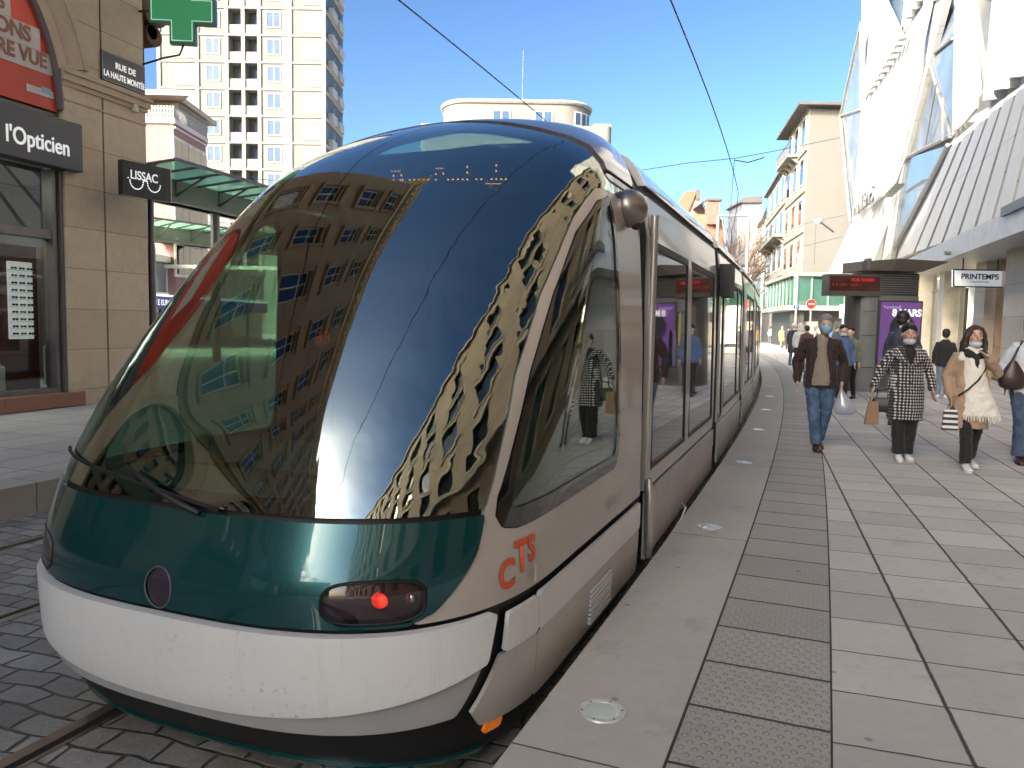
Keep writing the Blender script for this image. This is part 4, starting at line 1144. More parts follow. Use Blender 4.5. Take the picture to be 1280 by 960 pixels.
# upper storeys with windows, balconies and cornice (seen above and mirrored in the tram glass)
holes=[]; cols_=[10.0-3.1*k for k in range(18)]; rows_=[9.3,12.7,16.1,19.3]
for zc in rows_:
    for y in cols_: holes.append((y-0.62,y+0.62,zc,zc+1.9))
up=MB(); wallX(up,WX,-46,12.05,8.3,21.4,holes,0.28); 
up.quad((WX,12.05,0),(-30,12.05,0),(-30,12.05,21.4),(WX,12.05,21.4)); up.quad((WX,-46,0),(-30,-46,0),(-30,-46,21.4),(WX,-46,21.4))
B.part('wall',up,UPST)
wfm=MB(); a=(0,)
def winX(X,y,z,w,h,parent_thing,fmat,gmat,cache={},sgn=1,mull=True,part='window'):
    key=(round(w,3),round(h,3),fmat.name,gmat.name,sgn,mull,part)
    if key not in cache:
        f=MB(); t=0.06; s=sgn
        f.box(-0.04,0.04,-w/2,-w/2+t,0,h); f.box(-0.04,0.04,w/2-t,w/2,0,h); f.box(-0.04,0.04,-w/2+t,w/2-t,0,t); f.box(-0.04,0.04,-w/2+t,w/2-t,h-t,h)
        if mull: f.box(-0.03,0.03,-t/2,t/2,t,h-t)
        if mull and h>1.5: f.box(-0.028,0.028,-w/2+t,-t/2,h*0.68,h*0.68+0.05); f.box(-0.028,0.028,t/2,w/2-t,h*0.68,h*0.68+0.05)
        m1=f.mesh(part); fixn(m1); m1.materials.append(fmat)
        p=MB(); p.box(-0.012,0.0,-w/2+t,w/2-t,t,h-t); m2=p.mesh('pane'); fixn(m2); m2.materials.append(gmat)
        cache[key]=(m1,m2)
    m1,m2=cache[key]
    o=bpy.data.objects.new(part,m1); COL.objects.link(o); o.parent=parent_thing.o; o.location=(X-parent_thing.loc[0],y-parent_thing.loc[1],z-parent_thing.loc[2])
    q=bpy.data.objects.new('pane',m2); COL.objects.link(q); q.parent=o
    return o
for zc in rows_:
    for y in cols_:
        winX(WX-0.2,y,zc,1.24,1.9,B,FRAME_W,GLASS_DARK)
tr_=MB()
for zc in rows_:
    for y in cols_:
        tr_.box(WX,WX+0.10,y-0.82,y-0.64,zc-0.1,zc+2.05); tr_.box(WX,WX+0.10,y+0.64,y+0.82,zc-0.1,zc+2.05); tr_.box(WX,WX+0.16,y-0.9,y+0.9,zc+2.05,zc+2.28); tr_.box(WX,WX+0.2,y-0.9,y+0.9,zc-0.28,zc-0.1)
tr_.box(WX-0.1,WX+0.35,-46,12.35,8.3,8.75); tr_.box(WX-0.1,WX+0.12,-46,12.15,8.0,8.3)
B.part('window_trim',tr_,UPST)
co=MB()
for z0,z1,o in ((21.4,21.7,0.2),(21.95,22.2,0.75),(22.2,22.45,0.9)): co.box(-30-o,WX+o,-46-o,12.05+o,z0,z1)
for k in range(90): co.box(WX,WX+0.6,-45.6+k*0.645,-45.3+k*0.645,21.7,21.95)
B.part('cornice',co,SAND2)
rf=MB(); rf.add([(WX+0.3,-46,22.45),(WX+0.3,12.3,22.45),(-30,12.3,22.45),(-30,-46,22.45),(WX-2.2,-46,25.4),(WX-2.2,8.3,25.4),(-26,8.3,25.4),(-26,-46,25.4)],[(0,1,5,4),(1,2,6,5),(2,3,7,6),(3,0,4,7),(4,5,6,7)])
B.part('roof',rf,M('slate roof',(0.06,0.058,0.06),0.6,bmp=0.3,bs=15))
at_=MB(); at_.box(-26,WX-2.6,-27,-3,25.3,27.8); B.part('attic',at_,M('slate roof',(0,0,0)))
# stone scroll bracket under the first balcony by the corner, its balcony
sc=MB()
for k,(y,z,r) in enumerate(((12.25,6.95,0.20),(12.30,7.45,0.32),(12.2,7.0,0.13))): sc.lathe([(0.02,-0.22),(r,-0.22),(r,0.22),(0.02,0.22)],(WX-0.25,y+0.1,z),20,axis='x')
sc.box(WX-0.45,WX-0.05,12.0,12.75,7.55,8.1)
B.part('scroll_bracket',sc,stone_mat('scroll stone',(0.17,0.11,0.07),jz=60,oz=-30))
# fittings on the wall
sp=Thing('street_name_plate',(WX,11.6,6.0),'dark slate street name plate fixed to the corner pier','sign')
pb=MB(); pb.bbox(WX+0.0,WX+0.03,11.02,12.03,5.74,6.26,0.006); q=sp.part('plate',pb,M('slate plate',(0.045,0.05,0.055),0.35,var=0.15))
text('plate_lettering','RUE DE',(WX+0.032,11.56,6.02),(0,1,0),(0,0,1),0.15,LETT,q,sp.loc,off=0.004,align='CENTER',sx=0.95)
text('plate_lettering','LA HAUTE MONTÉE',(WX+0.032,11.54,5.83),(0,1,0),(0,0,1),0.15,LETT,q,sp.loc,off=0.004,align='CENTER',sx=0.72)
rb_=MB(); 
for (a,b,c,d) in ((11.03,12.02,5.75,5.762),(11.03,12.02,6.238,6.25),(11.03,11.042,5.75,6.25),(12.008,12.02,5.75,6.25)): rb_.box(WX+0.03,WX+0.036,a,b,c,d)
sp.part('plate_rim',rb_,M('rim pale',(0.3,0.31,0.31),0.4))
sb_=Thing('wall_sensor',(WX,11.75,5.3),'small cream box under the street name plate','sensor box')
b=MB(); b.bbox(WX,WX+0.09,11.70,11.80,5.36,5.50,0.01); sb_.part('housing',b,M('cream plastic',(0.66,0.62,0.52),0.5)); b=MB(); b.tube([(WX+0.03,11.75,5.5),(WX+0.03,11.74,5.6),(WX+0.04,12.0,5.66)],0.008,6); sb_.part('cable',b,blackr)
# green pharmacy cross
gx=Thing('pharmacy_cross',(WX+0.3,12.5,6.8),'green neon pharmacy cross hanging from a black bracket','cross sign')
GX=np.array([WX+0.10,12.05,0]); 
c0=onX(229,0,-10.55)   # axis of the cross
cy=12.35; 
def crossp(s,a): # arm half length s, half width a
    return [(-a,-s),(a,-s),(a,-a),(s,-a),(s,a),(a,a),(a,s),(-a,s),(-a,a),(-s,a),(-s,-a),(-a,-a)]
cdir=np.array([0.93,0.37,0]); cn=np.array([cdir[1],-cdir[0],0])
ctr_=onD(229,15,14.3)
def c3(p,o): return [ctr_+cdir*x+np.array([0,0,1.0])*y+cn*o for x,y in p]
g1=MB(); g1.prism(c3(crossp(0.60,0.235),-0.06),cn*0.12); gx.part('case',g1,M('case dark green',(0.01,0.06,0.03),0.4))
g2=MB(); g2.prism(c3(crossp(0.565,0.205),0.061),cn*0.01); gx.part('face',g2,M('cross green',(0.0,0.16,0.045),0.4,var=0.1,emit=(0.0,0.5,0.12),es=0.06))
pp=crossp(0.545,0.185); g3=MB(); P_=c3(pp,0.085); g3.tube(P_+[P_[0]],0.010,8); gx.part('neon_tube',g3,M('neon tube pale',(0.55,0.75,0.6),0.3,var=0,emit=(0.7,1,0.8),es=0.12))
g4=MB(); b0=ctr_+np.array([0,0,-0.62]); g4.tube([b0+np.array([0,0,0.03]),b0+np.array([0,0,-0.16])-cdir*0.08,b0+np.array([0,0,-0.22])-cdir*0.35,np.array([WX-0.02,12.02,b0[2]-0.30])],0.018,8)
b1=ctr_-cdir*0.6; g4.tube([b1,np.array([WX,11.95,b1[2]+0.02])],0.022,8); gx.part('bracket',g4,blackr,smooth=60)
# optician's projecting sign
os_=Thing('shop_sign',(WX,12.0,4.2),'dark square projecting sign with spectacles outline at the building corner','shop sign')
p0=onD(153,199,13.45); p1=onD(207,196,14.2); p2=onD(207,240,14.2); p3=onD(153,242,13.45)
p1[2]=p0[2]; p3[2]=p2[2]=min(p3[2],p2[2]); p3[:2]=p0[:2]; p2[:2]=p1[:2]
sdv=(p1-p0); Ls=np.linalg.norm(sdv); sdv/=Ls; sn=np.cross(sdv,[0,0,1.0])
if sn@(CP-p0)<0: sn=-sn
s_=MB(); s_.prism([p0,p1,p2,p3],-sn*0.13); q=os_.part('case',s_,M('sign black case',(0.018,0.02,0.024),0.35,var=0.1))
s_=MB(); s_.prism([p1+sdv*0.002,p1+sdv*0.10,p2+sdv*0.10,p2+sdv*0.002],-sn*0.13+np.array([0,0,0.0])); os_.part('side_panel',s_,M('sign side',(0.03,0.03,0.035),0.3))
s_=MB(); s_.prism([p1+sdv*0.101,p1+sdv*0.115,p2+sdv*0.115,p2+sdv*0.101],-sn*0.13); os_.part('edge_strip',s_,M('sign edge pale',(0.5,0.5,0.5),0.3,metal=0.5))
hz=p0[2]-p3[2]
text('sign_lettering','LISSAC',p3+sdv*Ls*0.16+sn*0.004+np.array([0,0,hz*0.50]),sdv,(0,0,1),hz*0.36,LETT,q,os_.loc,off=0.003,sx=0.86)
sgz=MB()
for cxx in (0.30,0.70):
    pts=[]
    for a in np.linspace(PI*0.0,-PI,14): pts.append(p3+sdv*(Ls*cxx+math.cos(a)*Ls*0.15)+np.array([0,0,hz*0.44+math.sin(a)*hz*0.23]))
    if True:
        for k in range(len(pts)): sgz.ell(pts[k]+sn*0.01,(0.011,0.011,0.011),8,6)
for k in range(4): sgz.ell(p3+sdv*Ls*(0.46+0.027*k)+np.array([0,0,hz*(0.50-0.01*abs(k-1.5))])+sn*0.01,(0.01,0.01,0.01),8,6)
sgz.ell(p3+sdv*Ls*0.11+np.array([0,0,hz*0.5])+sn*0.01,(0.011,)*3,8,6)
os_.part('spectacles_outline',sgz,M('sign bulbs',(0.8,0.8,0.8),0.4,var=0,emit=(1,1,1),es=0.25))
# grey pole just past the corner
gp=Thing('grey_pole',(WX+0.3,13.3,0),'tall grey steel pole beside the sandstone corner under the black sign','pole')
pc_=onD(189,300,15.0); X_,Y_=pc_[0],pc_[1]
gp.loc=np.array([X_,Y_,0.]); gp.o.location=(X_,Y_,0)
b=MB(); b.lathe([(0.075,0.0),(0.075,2.9),(0.06,3.0),(0.06,4.3)],(X_,Y_,0),16); gp.part('shaft',b,M('pole grey',(0.16,0.165,0.165),0.4,metal=0.5),smooth=40)
b=MB(); b.lathe([(0.14,0.0),(0.14,0.12),(0.09,0.2)],(X_,Y_,0),16); gp.part('foot',b,M('pole grey',(0,0,0)),smooth=40)
# warm patch on the pier is a real reflection in the photo: left out
# ================================================================== TOWER, PINK BLOCK, CANOPIES, WHITE BLOCK (far left)
fh=np.array([-math.sin(yaw),math.cos(yaw),0]); rh=cr0
CREAM=M('tower cream concrete',(0.175,0.18,0.178),0.8,var=0.06,vs=0.3)
GREYW=M('tower grey render',(0.13,0.145,0.145),0.8,var=0.07,vs=0.3)
PINKB=M('tower pink balcony',(0.24,0.205,0.195),0.8,var=0.06,vs=0.4)
SHUT=M('blue window',(0.045,0.085,0.16),0.35,var=0.15,vs=1,spec=0.3)
LOG=M('loggia back wall',(0.28,0.28,0.25),0.85)
# tower plane: perpendicular to the view, 84 m away
TD=84.0
def tw(a,z,dd=0.0):   # a = metres right of the view axis, dd = metres behind the front plane
    p=fh*(TD+dd)+rh*a; return np.array([p[0],p[1],z])
axL,axR=-38.3,-20.55
tower=Thing('apartment_tower',tw(-30,0,8),'tall cream apartment tower with stacked loggias behind the black square sign','tower block')
def tbox(mb,a0,a1,d0,d1,z0,z1): mb.add([tw(a,z,d) for z in (z0,z1) for a,d in ((a0,d0),(a1,d0),(a1,d1),(a0,d1))],[(0,3,2,1),(4,5,6,7),(0,1,5,4),(1,2,6,5),(2,3,7,6),(3,0,4,7)])
TZ0=0.0; TZ1=46.0
# columns of the front in metres (from pixels at 84 m): wall | window | wall | loggia | loggia | window | wall | blank bay
px2a=lambda x: (x-640)/F_PX*TD
A=[px2a(q) for q in (204,219,250,286,307,326,364,404)]
zst=2.79; zb=0.9; levels=[zb+zst*k for k in range(16)]
b=MB()
LG0,LG1=px2a(288),px2a(326)
tbox(b,axL,LG0,0,9,TZ0,TZ1); tbox(b,LG1,axR,0,9,TZ0,TZ1); tbox(b,LG0,LG1,1.3,9,TZ0,TZ1)
tower.part('body',b,GREYW)
g=MB()
for a in (204.3,251,287,307,326.5,364,405): 
    q=px2a(a); tbox(g,q-0.20,q+0.20,-0.12,1.3 if 280<a<330 else 0.0,TZ0,TZ1)
for z in levels: tbox(g,axL,axR,-0.10,0.0,z-0.12,z+0.12)
for z in levels: tbox(g,LG0,LG1,0.0,1.3,z-0.12,z+0.12)
tower.part('concrete_grid',g,CREAM)
for z in levels[:-1]:
    for x0_,x1_,dz0,dz1 in ((380,403,.35,2.35),(223,249,.3,2.3),(354,362.5,.12,2.65)):
        cp=MB(); tbox(cp,px2a(x0_),px2a(x1_),-0.05,0,z+dz0,z+dz1); tower.part('cream_panel',cp,M('tower panel cream',(0.19,0.193,0.182),0.8,var=0.05))

rot=math.atan2(rh[1],rh[0])
wf=MB(); w_,h_=1.35,1.45; t=0.12
wf.box(-w_/2-t,w_/2+t,-0.08,0.0,-t,0); wf.box(-w_/2-t,w_/2+t,-0.08,0.0,h_,h_+t); wf.box(-w_/2-t,-w_/2,-0.08,0,0,h_); wf.box(w_/2,w_/2+t,-0.08,0,0,h_); wf.box(-0.05,0.05,-0.06,0,0,h_)
wfm_=wf.mesh('window'); fixn(wfm_); wfm_.materials.append(M('tower window frame',(0.32,0.32,0.32),0.5))
wp_=MB(); wp_.box(-w_/2,w_/2,-0.03,-0.01,0,h_); wpm=wp_.mesh('pane'); fixn(wpm); wpm.materials.append(SHUT)
bf=MB(); bf.box(-0.8,0.8,-0.05,0.05,0.0,0.95); bfm=bf.mesh('balcony'); fixn(bfm); bfm.materials.append(PINKB)
dr=MB(); dr.box(-0.55,0.0,-0.04,0,0.05,2.05); drm=dr.mesh('loggia_door'); fixn(drm); drm.materials.append(SHUT)
for i_,z in enumerate(levels[4:-1]):
    for a in (px2a(270),px2a(344)):
        o=bpy.data.objects.new('window',wfm_); COL.objects.link(o); o.parent=tower.o; P=tw(a,z+0.85)-tower.loc; o.location=P; o.rotation_euler=(0,0,rot)
        q=bpy.data.objects.new('pane',wpm); COL.objects.link(q); q.parent=o
    for a in (px2a(297.5),px2a(316.5)):
        o=bpy.data.objects.new('balcony',bfm); COL.objects.link(o); o.parent=tower.o; o.location=tw(a,z+0.12,0.05)-tower.loc; o.rotation_euler=(0,0,rot)
        o=bpy.data.objects.new('loggia_door',drm); COL.objects.link(o); o.parent=tower.o; o.location=tw(a+0.3,z+0.12,1.3)-tower.loc; o.rotation_euler=(0,0,rot)
sd_=MB()
for z in levels[4:-1]:
    tbox(sd_,axR,axR+0.1,0.0,9,z-0.12,z+0.12); 
    for d0 in (2.0,5.4): tbox(sd_,axR,axR+0.5,d0,d0+2.2,z,z+0.95)
tower.part('side_balconies',sd_,M('tower side lightened',(0.55,0.54,0.50),0.8))  # light missing on this sunless side is put into the paler colour
for z in levels[4:-1]:
    for d0 in (0.8,4.2,7.7): sw=MB(); tbox(sw,axR,axR+0.03,d0,d0+0.9,z+0.9,z+2.2); tower.part('side_window',sw,SHUT)
# pink corner block with a wide overhanging roof
PK=M('pink render',(0.235,0.145,0.155),0.85,var=0.05,vs=0.4); PKC=M('cream attic',(0.18,0.17,0.145),0.8,var=0.05); EAV=M('grey brown soffit',(0.36,0.32,0.28),0.8,var=0.08)
pk=Thing('pink_block',(-38,44,0),'pink rendered block with a wide pointed roof overhang in front of the tower','building')
c1=onD(183-60,147,42); c2=onD(217,154,42); c3_=onD(257,178,46.4); 
zt=12.2
def V2(p,z): return np.array([p[0],p[1],z])
dL=(c3_-c2); dL[2]=0; 
c4=c3_+fh*2-rh*3; c5=c1-rh*8+fh*9
b=MB(); poly=[V2(c1,-0.3),V2(c2,-0.3),V2(c3_,-0.3),V2(c4,-0.3),V2(c5,-0.3)]; b.prism(poly,(0,0,zt+0.3)); pk.part('walls',b,PK)
inn=lambda p,k: p+(np.array([-44,56,0])-p)*k
b=MB(); poly2=[V2(inn(q,0.06),zt) for q in (c1,c2,c3_,c4,c5)]; b.prism(poly2,(0,0,1.5)); pk.part('attic',b,PKC)
tip=onD(231,118,42); b=MB(); 
r1=V2(onD(118,103,42),13.75); r2=V2(onD(237,122,42.2),13.75); r3=V2(onD(271,160,48.9),13.75); 
b.prism([r1,r2,V2(onD(229,126,43.5),13.75),r3,V2(c4,13.75),V2(c5,13.75)],(0,0,0.28)); pk.part('roof',b,EAV)
b=MB()
dl=np.linalg.norm(dL[:2]); dn=dL/np.linalg.norm(dL); nn_=np.array([dn[1],-dn[0],0])
for z in (2.9,5.9,8.9,11.9):
    b=MB(); b.prism([V2(c2,z)+nn_*0.0,V2(c3_,z),V2(c3_,z)+nn_*0.10,V2(c2,z)+nn_*0.10],(0,0,0.10)); pk.part('string_course',b,M('pale lilac trim',(0.50,0.47,0.49),0.7))
b=MB(); b.prism([V2(c1,zt-0.05)-fh*0.12,V2(c2,zt-0.05)-fh*0.12+rh*0.12,V2(c3_,zt-0.05)+nn_*0.15,V2(c3_,zt-0.05),V2(c2,zt-0.05),V2(c1,zt-0.05)],(0,0,0.25)); pk.part('cornice',b,M('pale lilac trim',(0.50,0.47,0.49),0.7))
la=MB()
for k in range(26):
    p=V2(c1+(c2-c1)*(k/25.0),zt+0.2); la.obox(p+np.array([0,0,0.35]),rh*0.05,fh*0.03,(0,0,0.35))
for z in (0.22,0.45,0.72): la.prism([V2(c1,zt+z)-fh*0.03,V2(c2,zt+z)-fh*0.03,V2(c2,zt+z)+fh*0.03,V2(c1,zt+z)+fh*0.03],(0,0,0.06))
for k in range(30):
    p=V2(c2+dL*(k/29.0),zt+0.2); la.obox(p+np.array([0,0,0.3]),dn*0.05,nn_*0.03,(0,0,0.3))
la.prism([V2(c2,zt+0.8),V2(c3_,zt+0.8),V2(c3_,zt+0.8)+nn_*0.08,V2(c2,zt+0.8)+nn_*0.08],(0,0,0.08))
pk.part('roof_railing',la,M('railing grey',(0.33,0.32,0.31),0.6))
for z in (3.95,6.9,9.7):
    for k in range(5):
        q=c2+dL*(0.10+0.19*k); f=MB(); 
        ctr2=V2(q,z+0.85)+nn_*0.02
        f.obox(ctr2,dn*0.62,nn_*0.05,(0,0,0.95)); wv=pk.part('window',f,M('pink block window frame',(0.62,0.58,0.56),0.6))
        f=MB(); f.obox(ctr2+nn_*0.045,dn*0.46,nn_*0.012,(0,0,0.8)); pk.part('pane',f,GLASS_DARK,parent=wv)
# ground floor shops of the pink block
f=MB(); s0=c1*1.0; 
for z0,z1 in ((0,0.3),): pass
fa=MB(); fa.obox(V2((c1+c2)/2+np.array([0,0,0]),4.4)-fh*0.15+rh*1.6,rh*6.5,fh*0.12,(0,0,0.10)); pk.part('white_ledge',fa,FRAME_W)
# a lower shop unit standing in front, with white framed windows and a blue fascia
su=Thing('travel_shop',(-26,34,0),'low shop unit with white framed windows and a blue lettered fascia, left background','shop')
pA=onD(186,410,41); pB=onD(282,410,50); pA[2]=pB[2]=0; sdv2=(pB-pA)/np.linalg.norm(pB-pA); sn2=np.cross(sdv2,[0,0,1.0]); sn2=sn2 if sn2@(CP-pA)>0 else -sn2
LL=np.linalg.norm(pB-pA)+6; pA=pA-sdv2*4; LL+=4
def sb(mb,a0,a1,o0,o1,z0,z1): 
    c=pA+sdv2*(a0+a1)/2+sn2*(o0+o1)/2; mb.obox((c[0],c[1],(z0+z1)/2),sdv2*(a1-a0)/2,sn2*(o1-o0)/2,(0,0,(z1-z0)/2))
b=MB(); sb(b,0,LL,-6,-0.05,-0.3,4.9); su.part('body',b,M('shop unit grey',(0.36,0.355,0.36),0.7))
b=MB(); sb(b,0,LL,-0.05,0.25,4.6,4.95); sb(b,0,LL,-0.05,0.12,2.75,2.95)
for k in range(14): sb(b,k*LL/13-0.05,k*LL/13+0.05,-0.05,0.06,2.9,4.6)
su.part('white_frames',b,FRAME_W)
for k in range(13):
    b=MB(); sb(b,k*LL/13+0.07,(k+1)*LL/13-0.07,-0.03,0.0,2.97,4.58); su.part('pane',b,M('grey glass',(0.16,0.19,0.21),0.06,var=0.2,vs=0.5,spec=1))
b=MB(); sb(b,0,LL,0,0.35,2.05,2.75); fsc=su.part('fascia',b,M('blue fascia',(0.03,0.07,0.33),0.45))
b=MB(); sb(b,0,LL,0,0.45,2.72,2.82); su.part('fascia_light',b,M('fascia white',(0.7,0.7,0.72),0.4,emit=(0.9,0.95,1),es=0.3))
tq=onD(193,357,41); a0=(tq-pA)@sdv2
text('fascia_lettering','LE EUROPEENNE',pA+sdv2*(a0-0.1)+sn2*0.37+np.array([0,0,2.25]),sdv2,(0,0,1),0.42,LETT,fsc,su.loc,off=0.012,sx=0.95)
for k in range(7):
    b=MB(); sb(b,k*LL/7+0.2,(k+1)*LL/7-0.2,-0.02,0.02,0.15,2.0); su.part('shop_window',b,GLASS_DARK)
# glass canopies of the round station shelter
def canopy_glass():
    mt=bpy.data.materials.new('canopy green glass'); mt.use_nodes=True; nt=mt.node_tree; nt.nodes.clear(); out=nt.nodes.new('ShaderNodeOutputMaterial')
    a=nt.nodes.new('ShaderNodeBsdfTranslucent'); a.inputs[0].default_value=(0.40,0.62,0.47,1); b=nt.nodes.new('ShaderNodeBsdfTransparent'); b.inputs[0].default_value=(0.62,0.85,0.70,1)
    m_=nt.nodes.new('ShaderNodeMixShader'); m_.inputs[0].default_value=0.45; nt.links.new(a.outputs[0],m_.inputs[1]); nt.links.new(b.outputs[0],m_.inputs[2])
    g=nt.nodes.new('ShaderNodeBsdfGlossy'); g.inputs['Roughness'].default_value=0.05; m2=nt.nodes.new('ShaderNodeMixShader'); m2.inputs[0].default_value=0.06; nt.links.new(m_.outputs[0],m2.inputs[1]); nt.links.new(g.outputs[0],m2.inputs[2]); nt.links.new(m2.outputs[0],out.inputs[0]); return mt
CG=canopy_glass(); CS=M('canopy steel',(0.15,0.165,0.16),0.45,metal=0.3,var=0.1); BEAM=M('canopy beam grey green',(0.17,0.19,0.16),0.6,var=0.08)
def canopy(T,P0,P1,zb,hb,rise,outw,n,strut=True):
    """beam from P0 to P1 (xy), bottom zb, height hb; glass slopes up and out toward the camera"""
    P0=np.array([P0[0],P0[1],0.]);P1=np.array([P1[0],P1[1],0.]); d=P1-P0; L=np.linalg.norm(d); d/=L; nn=np.cross(d,[0,0,1.0]); nn=nn if nn@(CP-P0)>0 else -nn
    b=MB(); c=(P0+P1)/2; b.obox((c[0],c[1],zb+hb/2),d*L/2,nn*0.22,(0,0,hb/2)); b.obox((c[0],c[1],zb+0.05),d*L/2,nn*0.4,(0,0,0.05)); T.part('beam',b,BEAM)
    Z=np.array([0,0,1.0])
    i0=zb+hb*0.98; 
    for k in range(n):
        a=P0+d*(L*k/n+0.06); e=P0+d*(L*(k+1)/n-0.06)
        g=MB(); g.prism([a+nn*0.25+Z*i0,e+nn*0.25+Z*i0,e+nn*outw+Z*(i0+rise),a+nn*outw+Z*(i0+rise)],Z*0.03); T.part('glass_pane',g,CG)
    s=MB()
    for k in range(n+1):
        a=P0+d*L*k/n; s.tube([a+nn*0.2+Z*(i0-0.02),a+nn*(outw+0.05)+Z*(i0+rise-0.02)],0.05,6)
        if strut and k%2==0: s.tube([a+nn*0.22+Z*(zb+0.25),a+nn*outw*0.75+Z*(i0+rise*0.72)],0.045,6); s.tube([a+nn*0.22+Z*(zb+0.3),a+nn*0.22+Z*(i0+rise*1.0)],0.05,6)
    s.tube([P0+nn*outw+Z*(i0+rise),P1+nn*outw+Z*(i0+rise)],0.06,6); T.part('frame',s,CS)
q0=onD(150,250,23.5); q1=onD(372,275,33)
cn1=Thing('station_canopy',(q0[0],q0[1],0),'large green glass station canopy on a deep grey beam, the nearer of two','canopy')
canopy(cn1,q0,q1,5.35,0.78,0.16,2.0,9)
b=MB()
for q in (q0*0.55+q1*0.45,q1): b=MB(); b.lathe([(0.16,0),(0.16,5.35)],(q[0],q[1],0),14); cn1.part('column',b,CS)
q2=onD(150,300,40); q3=onD(400,300,52)
cn2=Thing('station_canopy',(q2[0],q2[1],0),'smaller looking green glass station canopy farther back under the larger one','canopy')
canopy(cn2,q2,q3,5.66,0.85,0.16,2.0,14)
b=MB()
for q in (q2*0.6+q3*0.4,q3): b=MB(); b.lathe([(0.16,0),(0.16,5.6)],(q[0],q[1],0),14); cn2.part('column',b,CS)
# white block with a rounded penthouse showing over the tram roof
WB=M('penthouse pale wall',(0.165,0.168,0.165),0.8,var=0.06,vs=0.4); WR=M('penthouse roof edge',(0.34,0.36,0.37),0.6)
pb_=Thing('rounded_block',onD(640,400,74)*np.array([1,1,0]),'pale block with a rounded penthouse roof showing above the tram','building')
D0=70.0; ctrp=onD(641,400,D0+5)*np.array([1,1,0]); hw_=px2a(735)*0+ (735-546)/2/F_PX*D0
def rr(hw,hd,r,n=8):
    P=[]
    for cx,cy_,a0 in ((hw-r,-hd+r,-PI/2),(hw-r,hd-r,0),(-hw+r,hd-r,PI/2),(-hw+r,-hd+r,PI)):
        for a in np.linspace(a0,a0+PI/2,n): P.append((cx+r*math.cos(a),cy_+r*math.sin(a)))
    return P
def ring_(hw,hd,r,z): return [ctrp+rh*x+fh*y+np.array([0,0,z]) for x,y in rr(hw,hd,r)]
zt_=1.55+(405-131)/F_PX*D0
b=MB(); b.loft([ring_(hw_-0.15,5,2.6,zt_-3.2),ring_(hw_-0.15,5,2.6,zt_-0.35)]); pb_.part('penthouse',b,WB,smooth=40)
b=MB(); b.loft([ring_(hw_,5.15,2.7,zt_-0.35),ring_(hw_+0.12,5.3,2.8,zt_-0.2),ring_(hw_,5.15,2.7,zt_),ring_(hw_-0.6,4.6,2.3,zt_+0.15)]); pb_.part('roof',b,WR,smooth=40)
b=MB(); b.loft([ring_(hw_+1.2,9,0.5,-0.3),ring_(hw_+1.2,9,0.5,zt_-3.2)]); pb_.part('lower_storeys',b,WB)
b=MB()
for k in range(40):
    a=-hw_-1.5+k*0.3
b.obox(ctrp+rh*(hw_+0.8)+fh*(-3.6)+np.array([0,0,zt_-2.9]),rh*0.8,fh*1.5,(0,0,0.9)); pb_.part('stair_house',b,WB)
for x0,x1 in ((611,634),(662,686)):
    b=MB(); a=(x0-641)/F_PX*D0; c=(x1-641)/F_PX*D0; b.obox(ctrp+rh*(a+c)/2-fh*5.03+np.array([0,0,zt_-1.45]),rh*(c-a)/2,fh*0.06,(0,0,0.55)); f=pb_.part('window',b,FRAME_W)
    for s_ in (-1,1):
        b=MB(); b.obox(ctrp+rh*((a+c)/2+s_*(c-a)*0.23)-fh*5.10+np.array([0,0,zt_-1.48]),rh*(c-a)*0.19,fh*0.02,(0,0,0.45)); pb_.part('pane',b,SHUT,parent=f)
for k in range(3):   # corner window following the curve
    an=-PI/2+0.55+k*0.28; cx,cy_=hw_-0.15-2.6,-5+2.6; p=ctrp+rh*(cx+2.62*math.cos(an))+fh*(cy_+2.62*math.sin(an)); t_=rh*(-math.sin(an))+fh*math.cos(an); n_2=rh*math.cos(an)+fh*math.sin(an)
    b=MB(); b.obox(p+np.array([0,0,zt_-1.5]),t_*0.34,n_2*0.04,(0,0,0.62)); f=pb_.part('window',b,FRAME_W); b=MB(); b.obox(p+n_2*0.04+np.array([0,0,zt_-1.5]),t_*0.26,n_2*0.02,(0,0,0.52)); pb_.part('pane',b,SHUT,parent=f)
cpos=onD(657,125,D0+4); b=MB(); b.lathe([(0.3,zt_),(0.3,zt_+1.0),(0.38,zt_+1.0),(0.38,zt_+1.25),(0.3,zt_+1.35)],(cpos[0],cpos[1],0),14); pb_.part('chimney',b,WR,smooth=40)
b=MB(); b.tube([(cpos[0]-0.35,cpos[1],zt_),(cpos[0]-0.3,cpos[1],zt_+6.2)],0.035,5); pb_.part('mast',b,M('mast grey',(0.12,0.12,0.12),0.5))
